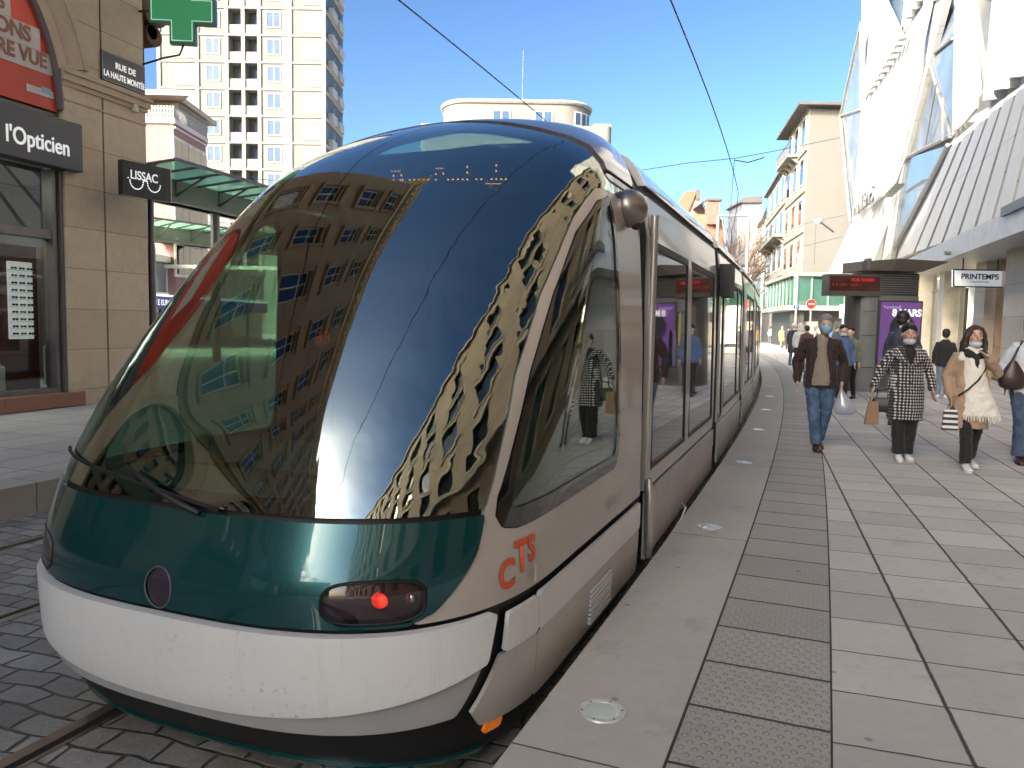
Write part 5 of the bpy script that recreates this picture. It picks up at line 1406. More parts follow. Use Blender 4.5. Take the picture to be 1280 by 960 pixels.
# ================================================================== DEPARTMENT STORE, RIGHT
def clad_mat():
    mt,nt,p=newmat('white metal cladding'); g=nt.nodes.new('ShaderNodeNewGeometry').outputs[0]; sx=nt.nodes.new('ShaderNodeSeparateXYZ'); nt.links.new(g,sx.inputs[0])
    a,ia=fracline(nt,mathn(nt,'ADD',sx.outputs[1],mathn(nt,'MULTIPLY',sx.outputs[2],0.25)),1.25,0.3,0.018); b,ib=fracline(nt,sx.outputs[2],3.1,0.4,0.016)
    n=noise(nt,g,0.7,6,0.7); mp=nt.nodes.new('ShaderNodeMapping'); mp.inputs[3].default_value=(3,3,0.35); nt.links.new(g,mp.inputs[0]); st=ramp(nt,noise(nt,mp.outputs[0],1.0,5,0.7),[(0.5,0.0),(0.8,0.6)])
    c=mixc(nt,n,(0.50,0.50,0.50),(0.60,0.60,0.59)); c=mixc(nt,mathn(nt,'MULTIPLY',st,0.3),c,(0.42,0.40,0.37)); c=mixc(nt,mathn(nt,'MULTIPLY',mathn(nt,'MAXIMUM',a,b),0.6),c,(0.25,0.25,0.24))
    nt.links.new(c,p.inputs['Base Color']); p.inputs['Roughness'].default_value=0.42; return mt
PANEL=clad_mat()
PANELG=M('white metal cladding edge',(0.40,0.395,0.37),0.5,var=0.05)
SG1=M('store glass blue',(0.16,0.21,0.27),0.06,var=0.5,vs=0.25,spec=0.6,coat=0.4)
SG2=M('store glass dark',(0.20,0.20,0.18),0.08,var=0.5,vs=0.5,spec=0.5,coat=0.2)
STF=M('store steel frame',(0.30,0.30,0.29),0.4,metal=0.4)
ds_=Thing('department_store',(9,40,0),'white faceted department store with folded metal panels and diamond windows','department store')
def vx(x,y,X): return onX(x,y,X)
core=MB(); core.box(8.6,30,22,58,4.6,34); ds_.part('core',core,M('store core grey',(0.30,0.30,0.29),0.8))
TOP=-330
vd={ # name:(px,py,X)
'Ltop':(1079,-150,5.9),'L0':(1077,28,5.2),'Lb':(1051,145,4.75),'Lm':(1076.5,137,5.45),'Lg':(1067,255,5.35),'Lt':(1063.5,278,5.1),
'f0':(1062,283,5.2),'f1':(1118,233,5.5),'c0':(1131,199,5.75),'c1':(1114,320,6.1),'bL':(1034,344,4.9),'bR':(1112,332,6.0),
'd1':(1156,4,5.6),'k1':(1162.5,74,5.9),'k0':(1182,-2,6.1),
'p3':(1190,170,6.3),'p3t':(1193,-2,6.4),'q1':(1186.5,181,6.15),'s1':(1209,148,6.35),'s0':(1209,-2,6.6),'s2':(1220,135,6.5),
'e0':(1248,128,6.4),'e1':(1290,97,6.5),'cb':(1108,329,6.35),'ce':(1292,262,6.7)}
def P3(n): 
    if isinstance(n,str): return vx(*vd[n])
    return vx(*n)
EX=np.array([0.22,0,0])
def panel(name,names,mat,ext=EX,**k):
    # every facet is flat: the best plane through its corners, corners slid along their own sight line
    pts=np.array([P3(n) for n in names]); c=pts.mean(0); 
    if len(pts)>3:
        n_=np.linalg.svd(pts-c)[2][2]; q=[]
        for p in pts:
            d=p-CP; t=((c-CP)@n_)/(d@n_); q.append(CP+d*min(max(t,0.85),1.18))
        pts=q
    b=MB(); b.prism(list(pts),ext); return ds_.part(name,b,mat,**k)
# left edge diamond glass
panel('glass_facet',['Ltop','L0','Lm',(1077,-150,6.3)],PANEL)
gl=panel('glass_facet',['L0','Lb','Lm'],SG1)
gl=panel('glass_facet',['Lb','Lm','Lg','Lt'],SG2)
fb_=MB()
for a,b in (('L0','Lb'),('Lb','Lt'),('Lb','Lm'),('L0','Lm')): fb_.tube([P3(a)-np.array([.03,0,0]),P3(b)-np.array([.03,0,0])],0.10,6)
ds_.part('glass_frame',fb_,STF)
# upper white panel, saw edged at its lower fold
panel('white_panel',[(1077,-300,6.4),'L0','Lm',(1079,127,5.6),(1126,48,6.0),(1104,-2,6.3),(1096,-300,6.7)],PANEL)
b=MB()
for k in range(9):
    x=1083+k*4.7; y=122-k*8.4; a=vx(x,y-3,5.25); c=vx(x+3,y-9,5.3); b.prism([a,c,vx(x+4.6,y-7,5.3)],(0.35,0,0))
ds_.part('saw_edge',b,PANELG)
# small glass and slats at the very top
panel('glass_facet',[(1104,-2,6.6),(1131,-2,6.7),(1126,34,6.6)],SG1)
panel('glass_facet',[(1096,-300,6.9),(1140,-300,6.9),(1131,-2,6.7),(1104,-2,6.6)],SG1)
for k in range(4):
    x=1131+k*6.3; b=MB(); b.prism([vx(x,-260,6.5),vx(x+4.6,-260,6.5),vx(x+4.0,24-k*10-3,6.3),vx(x-1.2,24-k*10,6.3)],(0.3,0,0)); ds_.part('slat',b,PANEL)
panel('white_panel',[(1126,48,6.7),(1131,-2,6.9),(1160,-2,6.9)],PANELG)
# big folded white panel
panel('white_panel',['Lm','Lg','Lt','f0','f1','c0','k1','k0',(1178,-2,5.9),'d1',(1126,50,5.5)],PANEL)
panel('white_panel',[(1156,4,5.6),(1178,-2,5.9),(1230,-300,6.3),(1190,-300,6.0)],PANEL)
b=MB(); b.prism([vx(1149,82,5.55),vx(1158,-2,5.75),vx(1168,-2,5.8)],(-0.10,0,0)); ds_.part('fold_facet',b,PANELG)
# lower left white panel
panel('white_panel',['f0','f1','c0','c1','bR','bL'],PANEL)
panel('white_panel',[(1092,326,5.6),(1109,282,5.3),(1101,326,5.75)],PANELG,ext=np.array([0.05,0,0]))
b=MB()
for k in range(6): x=1103+k*2.6; y=247-k*2.7; b.prism([vx(x,y,5.25),vx(x+2,y-4,5.25),vx(x+2.6,y-1,5.3)],(0.4,0,0))
ds_.part('saw_edge',b,PANELG)
# raised name on the fold
lw=M('raised sign letters',(0.30,0.30,0.28),0.4,var=0); le=M('raised sign edges',(0.16,0.15,0.14),0.5,var=0)
A_=vx(1068,270,5.05); B_=vx(1099,245,5.05); dd_=B_-A_; Ln=np.linalg.norm(dd_); dd_/=Ln
hgt=np.linalg.norm(vx(1099,222,5.05)-vx(1099,244,5.05))
tx=text('wall_sign_edge','PRINTEMPS',A_-np.array([0.02,0,0]),-dd_ if False else dd_,(0,0,1),hgt*1.25,le,ds_.o,ds_.loc,ext=0.02,off=0.035,sx=Ln/(hgt*1.25*5.9))
tx=text('wall_sign','PRINTEMPS',A_-np.array([0.06,0,0]),dd_,(0,0,1),hgt*1.25,lw,ds_.o,ds_.loc,ext=0.03,off=0.0,sx=Ln/(hgt*1.25*5.9))
# central diamond windows
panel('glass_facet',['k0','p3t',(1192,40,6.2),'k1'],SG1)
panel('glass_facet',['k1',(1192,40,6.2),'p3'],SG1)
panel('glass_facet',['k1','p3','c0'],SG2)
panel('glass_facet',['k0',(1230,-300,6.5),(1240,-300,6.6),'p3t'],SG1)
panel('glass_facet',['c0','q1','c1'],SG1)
fb_=MB()
for a,b,r_ in (('k0','k1',.08),('k1','c0',.10),('k1','p3',.06),('c0','p3',.09),('c0','c1',.10),('q1','c1',.08),((1163,72,5.9),(1192,48,6.2),.05)):
    fb_.tube([P3(a)-np.array([.05,0,0]),P3(b)-np.array([.05,0,0])],r_,6)
fb_.tube([vx(1170,105,5.85),vx(1156,186,5.95)],0.04,5); fb_.tube([vx(1178,122,5.9),vx(1178,176,6.0)],0.04,5)
ds_.part('glass_frame',fb_,STF)
panel('white_panel',['p3t','s0','s2','s1','p3',(1192,60,6.2)],PANEL)
panel('white_panel',['p3t',(1240,-300,6.6),(1262,-300,6.8),'s0'],PANEL)
b=MB()
for k in range(3): b.prism([vx(1191+k*6,163-k*4,6.2),vx(1196+k*6,161-k*4,6.2),vx(1196+k*6,172-k*5,6.3),],(0.3,0,0))
ds_.part('saw_edge',b,PANELG)
panel('glass_facet',['s0',(1240,-2,6.9),(1229,112,6.8),(1222,134,6.6)],SG2)
panel('glass_facet',['s0',(1262,-300,6.9),(1300,-300,7.0),(1240,-2,6.9)],SG2)
panel('white_panel',['q1','p3','s1','s2','e0',(1222,136,6.7),(1229,112,6.9),(1240,-2,7.1),(1420,-300,7.4),(1420,30,7.2),'e1'],PANELG)
for k,(x0,x1,y1,xb0,xb1) in enumerate(((1240,1249,126,1228,1238),(1251,1262,113,1240,1252),(1264,1276,98,1257,1268),(1281,1293,83,1278,1289),(1299,1312,60,1298,1311))):
    b=MB(); b.prism([vx(x0+(x0-xb0)*2.3,-290,6.3),vx(x1+(x1-xb1)*2.3,-290,6.3),vx(x1,-2,6.3),vx(xb1,y1-2,6.2),vx(xb0,y1,6.2),vx(x0,-2,6.3)],(0.5,0,0)); ds_.part('slat',b,PANEL)
# lower slanted facet carrying the diagonal slats
panel('white_panel',['c1','q1','e0','e1',(1420,0,6.6),(1420,215,6.9),'ce','cb'],PANEL)
tops=[(1117,318),(1150,258),(1186,184),(1206,166),(1226,150),(1240,138),(1252,128),(1262,119),(1272,112),(1282,104),(1294,95)]
def fold(t): # point on the upper fold line
    P=[(1113,326),(1186,182),(1248,128),(1290,97),(1420,0)]; L=[0]
    for i in range(4): L.append(L[-1]+math.dist(P[i],P[i+1]))
    s=t*L[-1]; i=min(max(int(np.searchsorted(L,s))-1,0),3); q=(s-L[i])/(L[i+1]-L[i]); return (P[i][0]*(1-q)+P[i+1][0]*q,P[i][1]*(1-q)+P[i+1][1]*q)
for k in range(13):
    xb=1128+k*15.5+k*k*0.55; yb=326-(xb-1112)*0.352; wd=(15.5+1.1*k)*0.84
    t0=0.36+k*0.047
    fx,fy=fold(t0); 
    b=MB(); b.prism([vx(xb,yb,5.98),vx(xb+wd,yb-wd*0.3,5.98),vx(fx+wd*0.8,fy+2-wd*0.35,5.95),vx(fx,fy+4,5.95)],(0.30,0,0)); ds_.part('slat',b,PANEL)
# canopy above the entrance
cf0=vx(1131,321,5.6); cf1=vx(1262,271,5.6); cf1[2]=cf0[2]=(cf0[2]+cf1[2])/2
cz=cf0[2]
b=MB(); b.box(5.6,8.4,cf1[1]-6,cf0[1],cz-0.62,cz); ds_.part('canopy',b,M('canopy grey metal',(0.46,0.47,0.49),0.4,metal=0.3))
b=MB(); b.box(5.5,5.9,cf1[1]-10,cf1[1]+0.4,cz-0.1,cz+0.12); ds_.part('canopy_lip',b,M('canopy dark edge',(0.10,0.10,0.11),0.4))
# entrance zone: columns, glass, escalators inside, stone pier
STONE=stone_mat('pale stone cladding',(0.42,0.385,0.34),jz=0.9,oz=0.2)
b=MB(); 
b.box(6.6,7.9,19.5,25.6,0,cz-0.6); ds_.part('stone_pier',b,STONE)
b=MB(); b.box(6.9,7.5,28.9,30.2,0,cz-0.6); ds_.part('stone_pier',b,STONE)
for (y0,y1) in ((34.0,34.9),(39.2,40.2),(45.5,46.5)):
    b=MB(); b.box(6.7,7.3,y0,y1,0,4.9); ds_.part('column',b,M('lit column white',(0.62,0.58,0.50),0.6))
b=MB(); b.box(7.3,7.36,25.6,58,0,4.9); ds_.part('entrance_glass',b,glass_mat('entrance glass',(0.90,0.90,0.86),0.05))
b=MB(); b.box(7.2,7.32,25.7,28.8,0.1,4.4); ds_.part('copper_glass',b,M('copper reflecting glass',(0.50,0.31,0.19),0.10,var=0.6,vs=1.1,metal=0.5,bmp=0.4,bs=1.5))
b=MB(); 
for y in np.arange(26,58,2.6): b.box(7.25,7.4,y-0.04,y+0.04,0,4.9)
for z in (0.05,3.3,4.7): b.box(7.25,7.4,25.7,58,z,z+0.08)
ds_.part('entrance_frame',b,STF)
b=MB(); b.box(8.4,20,25.6,58,-0.02,0.02); ds_.part('inner_floor',b,M('inner floor',(0.45,0.42,0.36),0.3))
b=MB(); b.box(20,20.2,25.6,58,0,5); ds_.part('inner_wall',b,M('inner wall warm',(0.55,0.47,0.36),0.7))
for k,(y0,s_) in enumerate(((31,1),(37,-1),(43,1))):
    b=MB(); b.prism([(9.5,y0,0.0),(9.5,y0+1.0,0.0),(9.5,y0+7.5,4.4),(9.5,y0+7.5,4.95),(9.5,y0+6.0,4.6)] if s_>0 else [(9.5,y0+7.5,0.0),(9.5,y0+6.4,0.0),(9.5,y0,4.4),(9.5,y0,4.95),(9.5,y0+1.3,4.6)],(1.2,0,0)); ds_.part('escalator',b,M('escalator pale',(0.66,0.64,0.58),0.4))
for k in range(8):
    b=MB(); b.box(9.0,10.4,27+k*3.6,27.9+k*3.6,4.5,4.54); ds_.part('ceiling_lamp',b,emitm('store lamp',(1.0,0.86,0.62),3))
sl2=bpy.data.lights.new('store_light','AREA'); sl2.energy=1400; sl2.shape='RECTANGLE'; sl2.size=8; sl2.size_y=26; sl2.color=(1,0.88,0.68)
so2=bpy.data.objects.new('store_light',sl2); COL.objects.link(so2); so2.location=(13,40,4.45)
b=MB(); b.box(6.62,8.4,25.6,58,4.55,4.62); ds_.part('soffit',b,M('soffit pale',(0.5,0.47,0.42),0.6))
# hanging name sign
hs=Thing('hanging_sign',(6.0,27,3),'white hanging sign with dark capitals under the store canopy','shop sign')
a=vx(1192,338,5.0); c=vx(1256,338,5.0)
DS=24.5
p0=onD(1192,337,DS);p1=onD(1256,339,DS);p2=onD(1256,359,DS);p3=onD(1192,358,DS); p1[2]=p0[2]; p2[2]=p3[2]
hs.loc=np.array([*( (p0+p1)/2)[:2],p0[2]]); hs.o.location=hs.loc
sv=(p1-p0); L_=np.linalg.norm(sv); sv/=L_; sn3=np.cross(sv,[0,0,1.0]); sn3=sn3 if sn3@(CP-p0)>0 else -sn3
Z=np.array([0,0,1.0])
b=MB(); b.prism([p0,p1,p2,p3],-sn3*0.12); bx=hs.part('panel',b,M('sign panel pale',(0.55,0.58,0.62),0.45,emit=(0.8,0.85,0.9),es=0.12))
b=MB(); 
for u,v in ((p0,p1),(p1,p2),(p2,p3),(p3,p0)): b.tube([u+sn3*0.005,v+sn3*0.005],0.022,6)
hs.part('frame',b,M('sign frame dark',(0.04,0.04,0.045),0.5))
text('sign_lettering','PRINTEMPS',p3+sv*L_*0.5+Z*0.24+sn3*0.006,sv,Z,0.24,M('sign dark lettering',(0.02,0.02,0.025),0.5,var=0),bx,hs.loc,off=0.006,align='CENTER',sx=1.0)
text('sign_lettering','STRASBOURG',p3+sv*L_*0.5+Z*0.13+sn3*0.006,sv,Z,0.075,M('sign dark lettering',(0,0,0)),bx,hs.loc,align='CENTER',sx=1.3)
b=MB(); zt3=p0[2]+0.52
for f_ in (0.18,0.86): q=p0+sv*L_*f_; b.tube([q,q+Z*0.52],0.02,6)
hs.part('hanger',b,M('sign frame dark',(0,0,0)))
b=MB(); b.tube([p0-sv*0.3+Z*0.52,p1+sv*1.6+Z*0.50],0.07,10); hs.part('arm',b,M('arm grey',(0.2,0.2,0.2),0.4,metal=0.5),smooth=60)
pp_=onD(1209,360,DS+0.1); pl_=Thing('slim_post',(pp_[0],pp_[1],0),'slim dark post directly below the hanging store sign','post')
b=MB(); b.lathe([(0.045,0),(0.045,pp_[2])],(pp_[0],pp_[1],0),10); pl_.part('shaft',b,M('post brown',(0.05,0.04,0.035),0.5),smooth=60)
b=MB(); b.lathe([(0.1,0.0),(0.1,0.03),(0.05,0.06)],(pp_[0],pp_[1],0),12); pl_.part('foot',b,M('post brown',(0,0,0)))
# sunlit stone building on the same side behind the camera (seen mirrored in the tram)
sb2=Thing('stone_building',(14,-10,0),'sunlit tan stone building with rows of windows, right side beyond the frame','building')
TAN=stone_mat('tan stone sunlit',(0.20,0.155,0.11),jz=0.6,oz=0)
hs2=[]; 
for z in (1.0,5.2,8.6,12,15.4):
    for k in range(16): hs2.append((17-k*3.6-0.8,17-k*3.6+0.8,z,z+2.3))
wm_=MB(); wallX(wm_,8.0,-42,19.0,0,19.5,hs2,0.3,sgn=-1); wm_.quad((8,19,0),(26,19,0),(26,19,19.5),(8,19,19.5)); wm_.quad((8,-42,0),(26,-42,0),(26,-42,19.5),(8,-42,19.5)); sb2.part('wall',wm_,TAN)
cc=MB(); cc.box(8.4,26,-41.9,18.9,-0.3,19.4); sb2.part('wall_core',cc,GLASS_DARK)
tt=MB()
for z in (4.4,19.5): tt.box(7.5,26,-42.3,19.3,z,z+0.35)
for q in hs2: tt.box(7.85,8.0,q[0]-0.15,q[1]+0.15,q[3],q[3]+0.25); tt.box(7.85,8.0,q[0]-0.15,q[1]+0.15,q[2]-0.2,q[2])
sb2.part('trim',tt,M('pale stone trim',(0.26,0.22,0.175),0.8))
tt=MB(); tt.add([(7.6,-42,19.85),(7.6,19.2,19.85),(26,19.2,19.85),(26,-42,19.85),(10.5,-42,23.5),(10.5,17,23.5),(24,17,23.5),(24,-42,23.5)],[(0,1,5,4),(1,2,6,5),(2,3,7,6),(3,0,4,7),(4,5,6,7)]); sb2.part('roof',tt,M('slate roof',(0,0,0)))
# unseen low block, widened to cover the sky glare mirrored in the windscreen
sb3=Thing('glare_cover_block',(-5,-75,0),'wide cream block added behind the camera to cover mirrored sky glare','building')
b=MB(); b.box(-24,3,-90,-70,-0.3,15); sb3.part('wall',b,M('cream render',(0.5,0.45,0.36),0.8)); b=MB()
for z in (3,6,9,12):
    for k in range(8): b.box(-23+k*3.2,-21.7+k*3.2,-70,-69.95,z,z+1.7)
sb3.part('window_band',b,GLASS_DARK); b=MB(); b.box(-24.5,3.5,-90.5,-69.5,15,15.4); sb3.part('roof',b,EAV)
# ================================================================== KIOSK, SIGNS
KD=19.3
KG=M('kiosk dark grey paint',(0.115,0.122,0.125),0.42,var=0.08,coat=0.3); KB=M('kiosk brown black',(0.075,0.065,0.06),0.4,var=0.08)
kb=onD(1068,487,KD); 
k0=onz(1085,487); kdir=rh*1.0; 
kios=Thing('advertising_kiosk',(onD(1108,480,KD)[0],onD(1108,480,KD)[1],0),'dark round topped kiosk with a violet poster and red text display','kiosk')
def kp(x,y,dd=0.0): return onD(x,y,KD+dd)
kz=lambda y: kp(1110,y)[2]
def ax(x): return (x-640)/F_PX*KD
def kpt(x,z,o=0.0): # x pixel -> lateral metres on the kiosk front plane, o toward camera
    p=fh*(KD-o)+rh*ax(x); return np.array([p[0],p[1],z])
def kbox(mb,x0,x1,z0,z1,o0,o1): mb.add([kpt(x,z,o) for z in (z0,z1) for x,o in ((x0,o1),(x1,o1),(x1,o0),(x0,o0))],[(0,3,2,1),(4,5,6,7),(0,1,5,4),(1,2,6,5),(2,3,7,6),(3,0,4,7)])
# body as a rounded plan: left return, rounded corner, front
def plan(z,g=0.0):
    P=[]
    xs=[(1070,-0.6),(1069.5,-0.25),(1073,-0.05),(1081,0.04),(1093,0.06),(1120,0.05),(1138,0.0),(1146,-0.10),(1150,-0.35),(1150,-0.9),(1071,-0.9)]
    c=1110
    return [kpt(c+(x-c)*(1+g),z,o+(g*0.8 if o>-0.5 else 0)) for x,o in xs]
b=MB(); b.loft([plan(0),plan(0.08),plan(2.42)]); kios.part('body',b,KG,smooth=30)
b=MB(); b.loft([plan(2.422,-0.02),plan(2.98,-0.02)]); kios.part('louvre_drum',b,M('louvre dark',(0.03,0.032,0.035),0.5),smooth=30)
b=MB()
for k in range(9): b.loft([plan(2.47+k*0.056,0.0),plan(2.49+k*0.056,0.0)])
kios.part('louvre',b,M('louvre grey',(0.13,0.135,0.14),0.4,metal=0.3),smooth=30)
# flying roof slab
zt4=3.02
b=MB(); lo=[kpt(x,zt4+dz,o) for x,dz,o in ((1067,0.0,0.18),(1100,0.0,0.24),(1144,0.0,0.10),(1150,0.0,-0.4),(1148,0.0,-1.0),(1068,0.0,-1.0))]
hi=[kpt(x,zt4+dz,o) for x,dz,o in ((1067,0.20,0.18),(1110,0.27,0.28),(1174,0.24,0.10),(1172,0.24,-0.5),(1160,0.24,-1.1),(1068,0.24,-1.0))]
b.loft([lo,hi,[p+np.array([0,0,0.025]) for p in hi]]); kios.part('roof_slab',b,KB,smooth=None)
b=MB(); kbox(b,1072.5,1078,zt4+0.02,zt4+0.30,0.2,0.0); kios.part('roof_box',b,KG)
# panel seams and lower louvre
b=MB()
for z in (0.62,1.42,2.02): kbox(b,1074,1090,z,z+0.012,0.05,0.062)
kbox(b,1091.6,1092.2,0.05,2.4,0.05,0.066); kios.part('panel_seams',b,M('seam black',(0.015,0.015,0.016),0.6))
b=MB()
for k in range(9): kbox(b,1089,1108,0.12+k*0.045,0.135+k*0.045,0.05,0.085)
kios.part('lower_grille',b,M('louvre grey',(0,0,0)))
# poster
b=MB(); kbox(b,1092,1147,0.50,2.30,0.03,0.075); pf=kios.part('poster_case',b,M('poster case',(0.05,0.05,0.055),0.25,coat=0.6))
b=MB(); kbox(b,1095,1145,0.56,2.26,0.075,0.080); po_=kios.part('poster',b,M('poster violet',(0.15,0.075,0.26),0.25,var=0.15,vs=1.2,coat=0.5,emit=(0.30,0.12,0.55),es=0.03),parent=pf)
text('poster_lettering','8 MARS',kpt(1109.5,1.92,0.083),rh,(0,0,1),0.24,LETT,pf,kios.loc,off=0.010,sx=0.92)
text('poster_lettering','Vendredi',kpt(1098,2.10,0.083),rh,(0,0,1),0.12,M('lilac lettering',(0.45,0.33,0.6),0.5,var=0),pf,kios.loc,off=0.002)
b=MB(); n=28; b.prism([kpt(1123+16*math.cos(2*PI*k/n),1.62+0.33*math.sin(2*PI*k/n),0.081) for k in range(n)],-fh*0.003); put('poster_disc',b,M('poster dark disc',(0.03,0.03,0.045),0.4),pf,kios.loc)
# red text display reaching out to the left
b=MB(); kbox(b,1028,1094,2.40,2.93,0.10,-0.30); dd=kios.part('text_display',b,KB)
b=MB(); kbox(b,1030,1092,2.52,2.88,0.104,0.10); kios.part('display_glass',b,M('display glass brown',(0.06,0.02,0.018),0.12,var=0.3,vs=3,coat=0.8),parent=dd)
rl_=emitm('display red led',(0.6,0.03,0.04),0.16); 
text('display_lettering','VOIE FERMEE',kpt(1056,2.755,0.107),rh,(0,0,1),0.115,rl_,dd,kios.loc,off=0.001,sx=0.86)
rl2=emitm('display dim led',(0.4,0.04,0.04),0.05)
text('display_lettering','A  B  GARE    QUAI 2',kpt(1033,2.64,0.107),rh,(0,0,1),0.095,rl2,dd,kios.loc,sx=0.8)
b=MB(); kbox(b,1066.5,1070.5,0.0,2.4,-0.2,-0.5); kios.part('rear_leg',b,KB)
# ---- traffic signs in the background
def round_sign(px,py,D,rpx,label,kind):
    p=onD(px,py,D); r=rpx/F_PX*D
    T=Thing('traffic_sign',(p[0],p[1],0),label,'road sign')
    b=MB(); b.lathe([(0.045,0),(0.045,p[2]+r*0.9)],(p[0],p[1]+0.06,0),10); T.part('post',b,M('post white',(0.6,0.6,0.58),0.5),smooth=60)
    n=28
    def dsk(r_,o,col,nm):
        b=MB(); b.prism([p-fh*o+rh*r_*math.cos(2*PI*k/n)+np.array([0,0,r_*math.sin(2*PI*k/n)]) for k in range(n)],fh*0.02); T.part(nm,b,col)
    if kind=='noentry':
        dsk(r,0.0,M('sign white',(0.75,0.73,0.7),0.5,var=0),'back_plate'); dsk(r*0.93,0.02,M('sign red',(0.60,0.045,0.03),0.5,var=0),'face')
        b=MB(); b.prism([p-fh*0.045+rh*x*r*0.62+np.array([0,0,z*r*0.15]) for x,z in ((-1,-1),(1,-1),(1,1),(-1,1))],fh*0.02); T.part('white_bar',b,M('sign white',(0,0,0)))
    else:
        dsk(r,0.0,M('sign white',(0,0,0)),'back_plate'); dsk(r*0.92,0.02,M('sign blue',(0.05,0.16,0.48),0.5,var=0),'face')
        b=MB(); b.prism([p-fh*0.045+rh*x*r+np.array([0,0,z*r]) for x,z in ((-.12,-.6),(.12,-.6),(.12,.1),(.35,.1),(0,.6),(-.35,.1),(-.12,.1))],fh*0.02); T.part('white_arrow',b,M('sign white',(0,0,0)))
round_sign(1014,380,42,6.3,'red no entry sign on a white post above the crowd','noentry')
round_sign(995.5,384,44,4.2,'small blue round sign on a post left of the no entry sign','blue')
lp=onD(998,322,40); lpT=Thing('street_post',(lp[0],lp[1],0),'tall thin white post rising behind the blue round sign','post')
b=MB(); b.lathe([(0.06,0),(0.05,lp[2]),(0.09,lp[2]),(0.09,lp[2]+0.2)],(lp[0],lp[1],0),10); lpT.part('shaft',b,M('post white',(0,0,0)),smooth=60); b=MB(); b.lathe([(0.14,0),(0.14,0.15),(0.07,0.3)],(lp[0],lp[1],0),12); lpT.part('foot',b,M('post white',(0,0,0)))
# lamp on an arm fixed to the pale gable
la=onD(1023,276,55); lb=onD(1042,290,57); lt=Thing('street_lamp',(lb[0],lb[1],lb[2]),'white globe like street lamp on a wall arm before the pale gable','street lamp')
b=MB(); b.tube([lb,la],0.06,6); lt.part('arm',b,M('lamp arm',(0.25,0.25,0.25),0.5)); b=MB(); b.ell(la,(0.33,0.33,0.16),16,8); lt.part('lamp_shade',b,M('lamp white',(0.6,0.6,0.58),0.4),smooth=180); b=MB(); b.ell(la-np.array([0,0,0.12]),(0.2,0.2,0.1),12,6); lt.part('lamp_glass',b,M('lamp pale glass',(0.7,0.7,0.68),0.2),smooth=180)
# ================================================================== STREET END BUILDINGS (right background)
CRW=M('gable render',(0.155,0.154,0.15),0.85,var=0.05,vs=0.5); CRF=M('street front cream',(0.22,0.215,0.195),0.8,var=0.06,vs=0.5); ROOFD=M('far slate roof',(0.10,0.095,0.10),0.7,var=0.1)
def facade_build(name,A,Bp,depthdir,zb,zt,rows,cols,label,wallm,roofm,eave=0.8,gable=True,winw=0.45,balc=(),z0row=None,mansard=0,gm=None):
    """block whose street front runs from A (near) to B (far), body extends along depthdir"""
    A=np.array([A[0],A[1],0.]);Bp=np.array([Bp[0],Bp[1],0.]); d=Bp-A; L=np.linalg.norm(d); d/=L; dp=np.array([depthdir[0],depthdir[1],0.]); 
    n=np.cross(d,[0,0,1.0]); n=n if n@dp<0 else -n
    Z=np.array([0,0,1.0]); T=Thing(name,(A+Bp)/2,label,'building')
    b=MB(); b.prism([A+Z*-0.3,Bp+Z*-0.3,Bp+dp+Z*-0.3,A+dp+Z*-0.3],Z*(zt+0.3)); T.part('walls',b,gm or wallm)
    fr=MB(); fr.prism([A+n*0.0,Bp+n*0.0,Bp+n*0.03,A+n*0.03],Z*zt); T.part('street_front',fr,wallm)
    r=MB(); e=eave
    P_=[A+n*e-d*e,Bp+n*e+d*e,Bp+dp+d*e,A+dp-d*e]
    r.prism([p+Z*zt for p in P_],Z*0.22)
    if mansard: 
        c=(A+Bp+dp)/2; q=[A+dp*0.0,Bp,Bp+dp,A+dp]; r.loft([[p+Z*(zt+0.22) for p in q],[c+dp*0.0+(p-(A+Bp+dp)/2)*0.55+Z*(zt+mansard) for p in q]])
    T.part('roof',r,roofm)
    hh=(zt-zb)/rows
    for i in range(rows):
        for k in range(cols):
            u=L*(k+0.5)/cols; z=zb+hh*(i+0.22); w_=L/cols*winw; h_=hh*0.62
            c=A+d*u+n*0.05+Z*(z+h_/2)
            b=MB(); b.obox(c,d*(w_/2+0.09),n*0.05,Z*(h_/2+0.09)); f=T.part('window',b,FRAME_W)
            b=MB(); b.obox(c+n*0.05,d*w_/2,n*0.012,Z*h_/2); T.part('pane',b,GLASS_DARK if (i+k)%3 else GLASS_BLUE,parent=f)
            if (k%2==0) : pass
    s=MB()
    for i in range(rows+1): c=A+d*L/2+n*0.08+Z*(zb+hh*i); s.obox(c,d*L/2,n*0.08,Z*0.09)
    T.part('string_courses',s,wallm)
    for (i,u0,u1) in balc:
        z=zb+hh*i+0.25; b=MB(); c=A+d*L*(u0+u1)/2+n*0.55+Z*z; b.obox(c,d*L*(u1-u0)/2,n*0.5,Z*0.1); 
        for q in np.linspace(u0+.03,u1-.03,4): b.prism([A+d*L*q+Z*(z-0.1),A+d*L*q+n*0.8+Z*(z-0.1),A+d*L*q+Z*(z-0.7)],d*0.25)
        bb=T.part('balcony',b,wallm); b=MB(); 
        for k in range(16): p=A+d*L*(u0+(u1-u0)*k/15)+n*1.02+Z*z; b.tube([p,p+Z*1.0],0.03,5)
        b.obox(c+n*0.47+Z*1.0,d*L*(u1-u0)/2,n*0.03,Z*0.04); T.part('railing',b,M('iron railing',(0.04,0.04,0.04),0.5),parent=bb)
    return T
Dg=64.0
gA=onD(1000,400,Dg); gB=onD(976,400,74)
T_g=facade_build('gable_building',gA,gB,rh*9,6.3,19.6,4,3,'tall building with a pale blank gable and a wide dark roof overhang','x' and CRF,ROOFD,eave=1.0,winw=0.42,balc=((3,0.35,1.0),),gm=CRW)
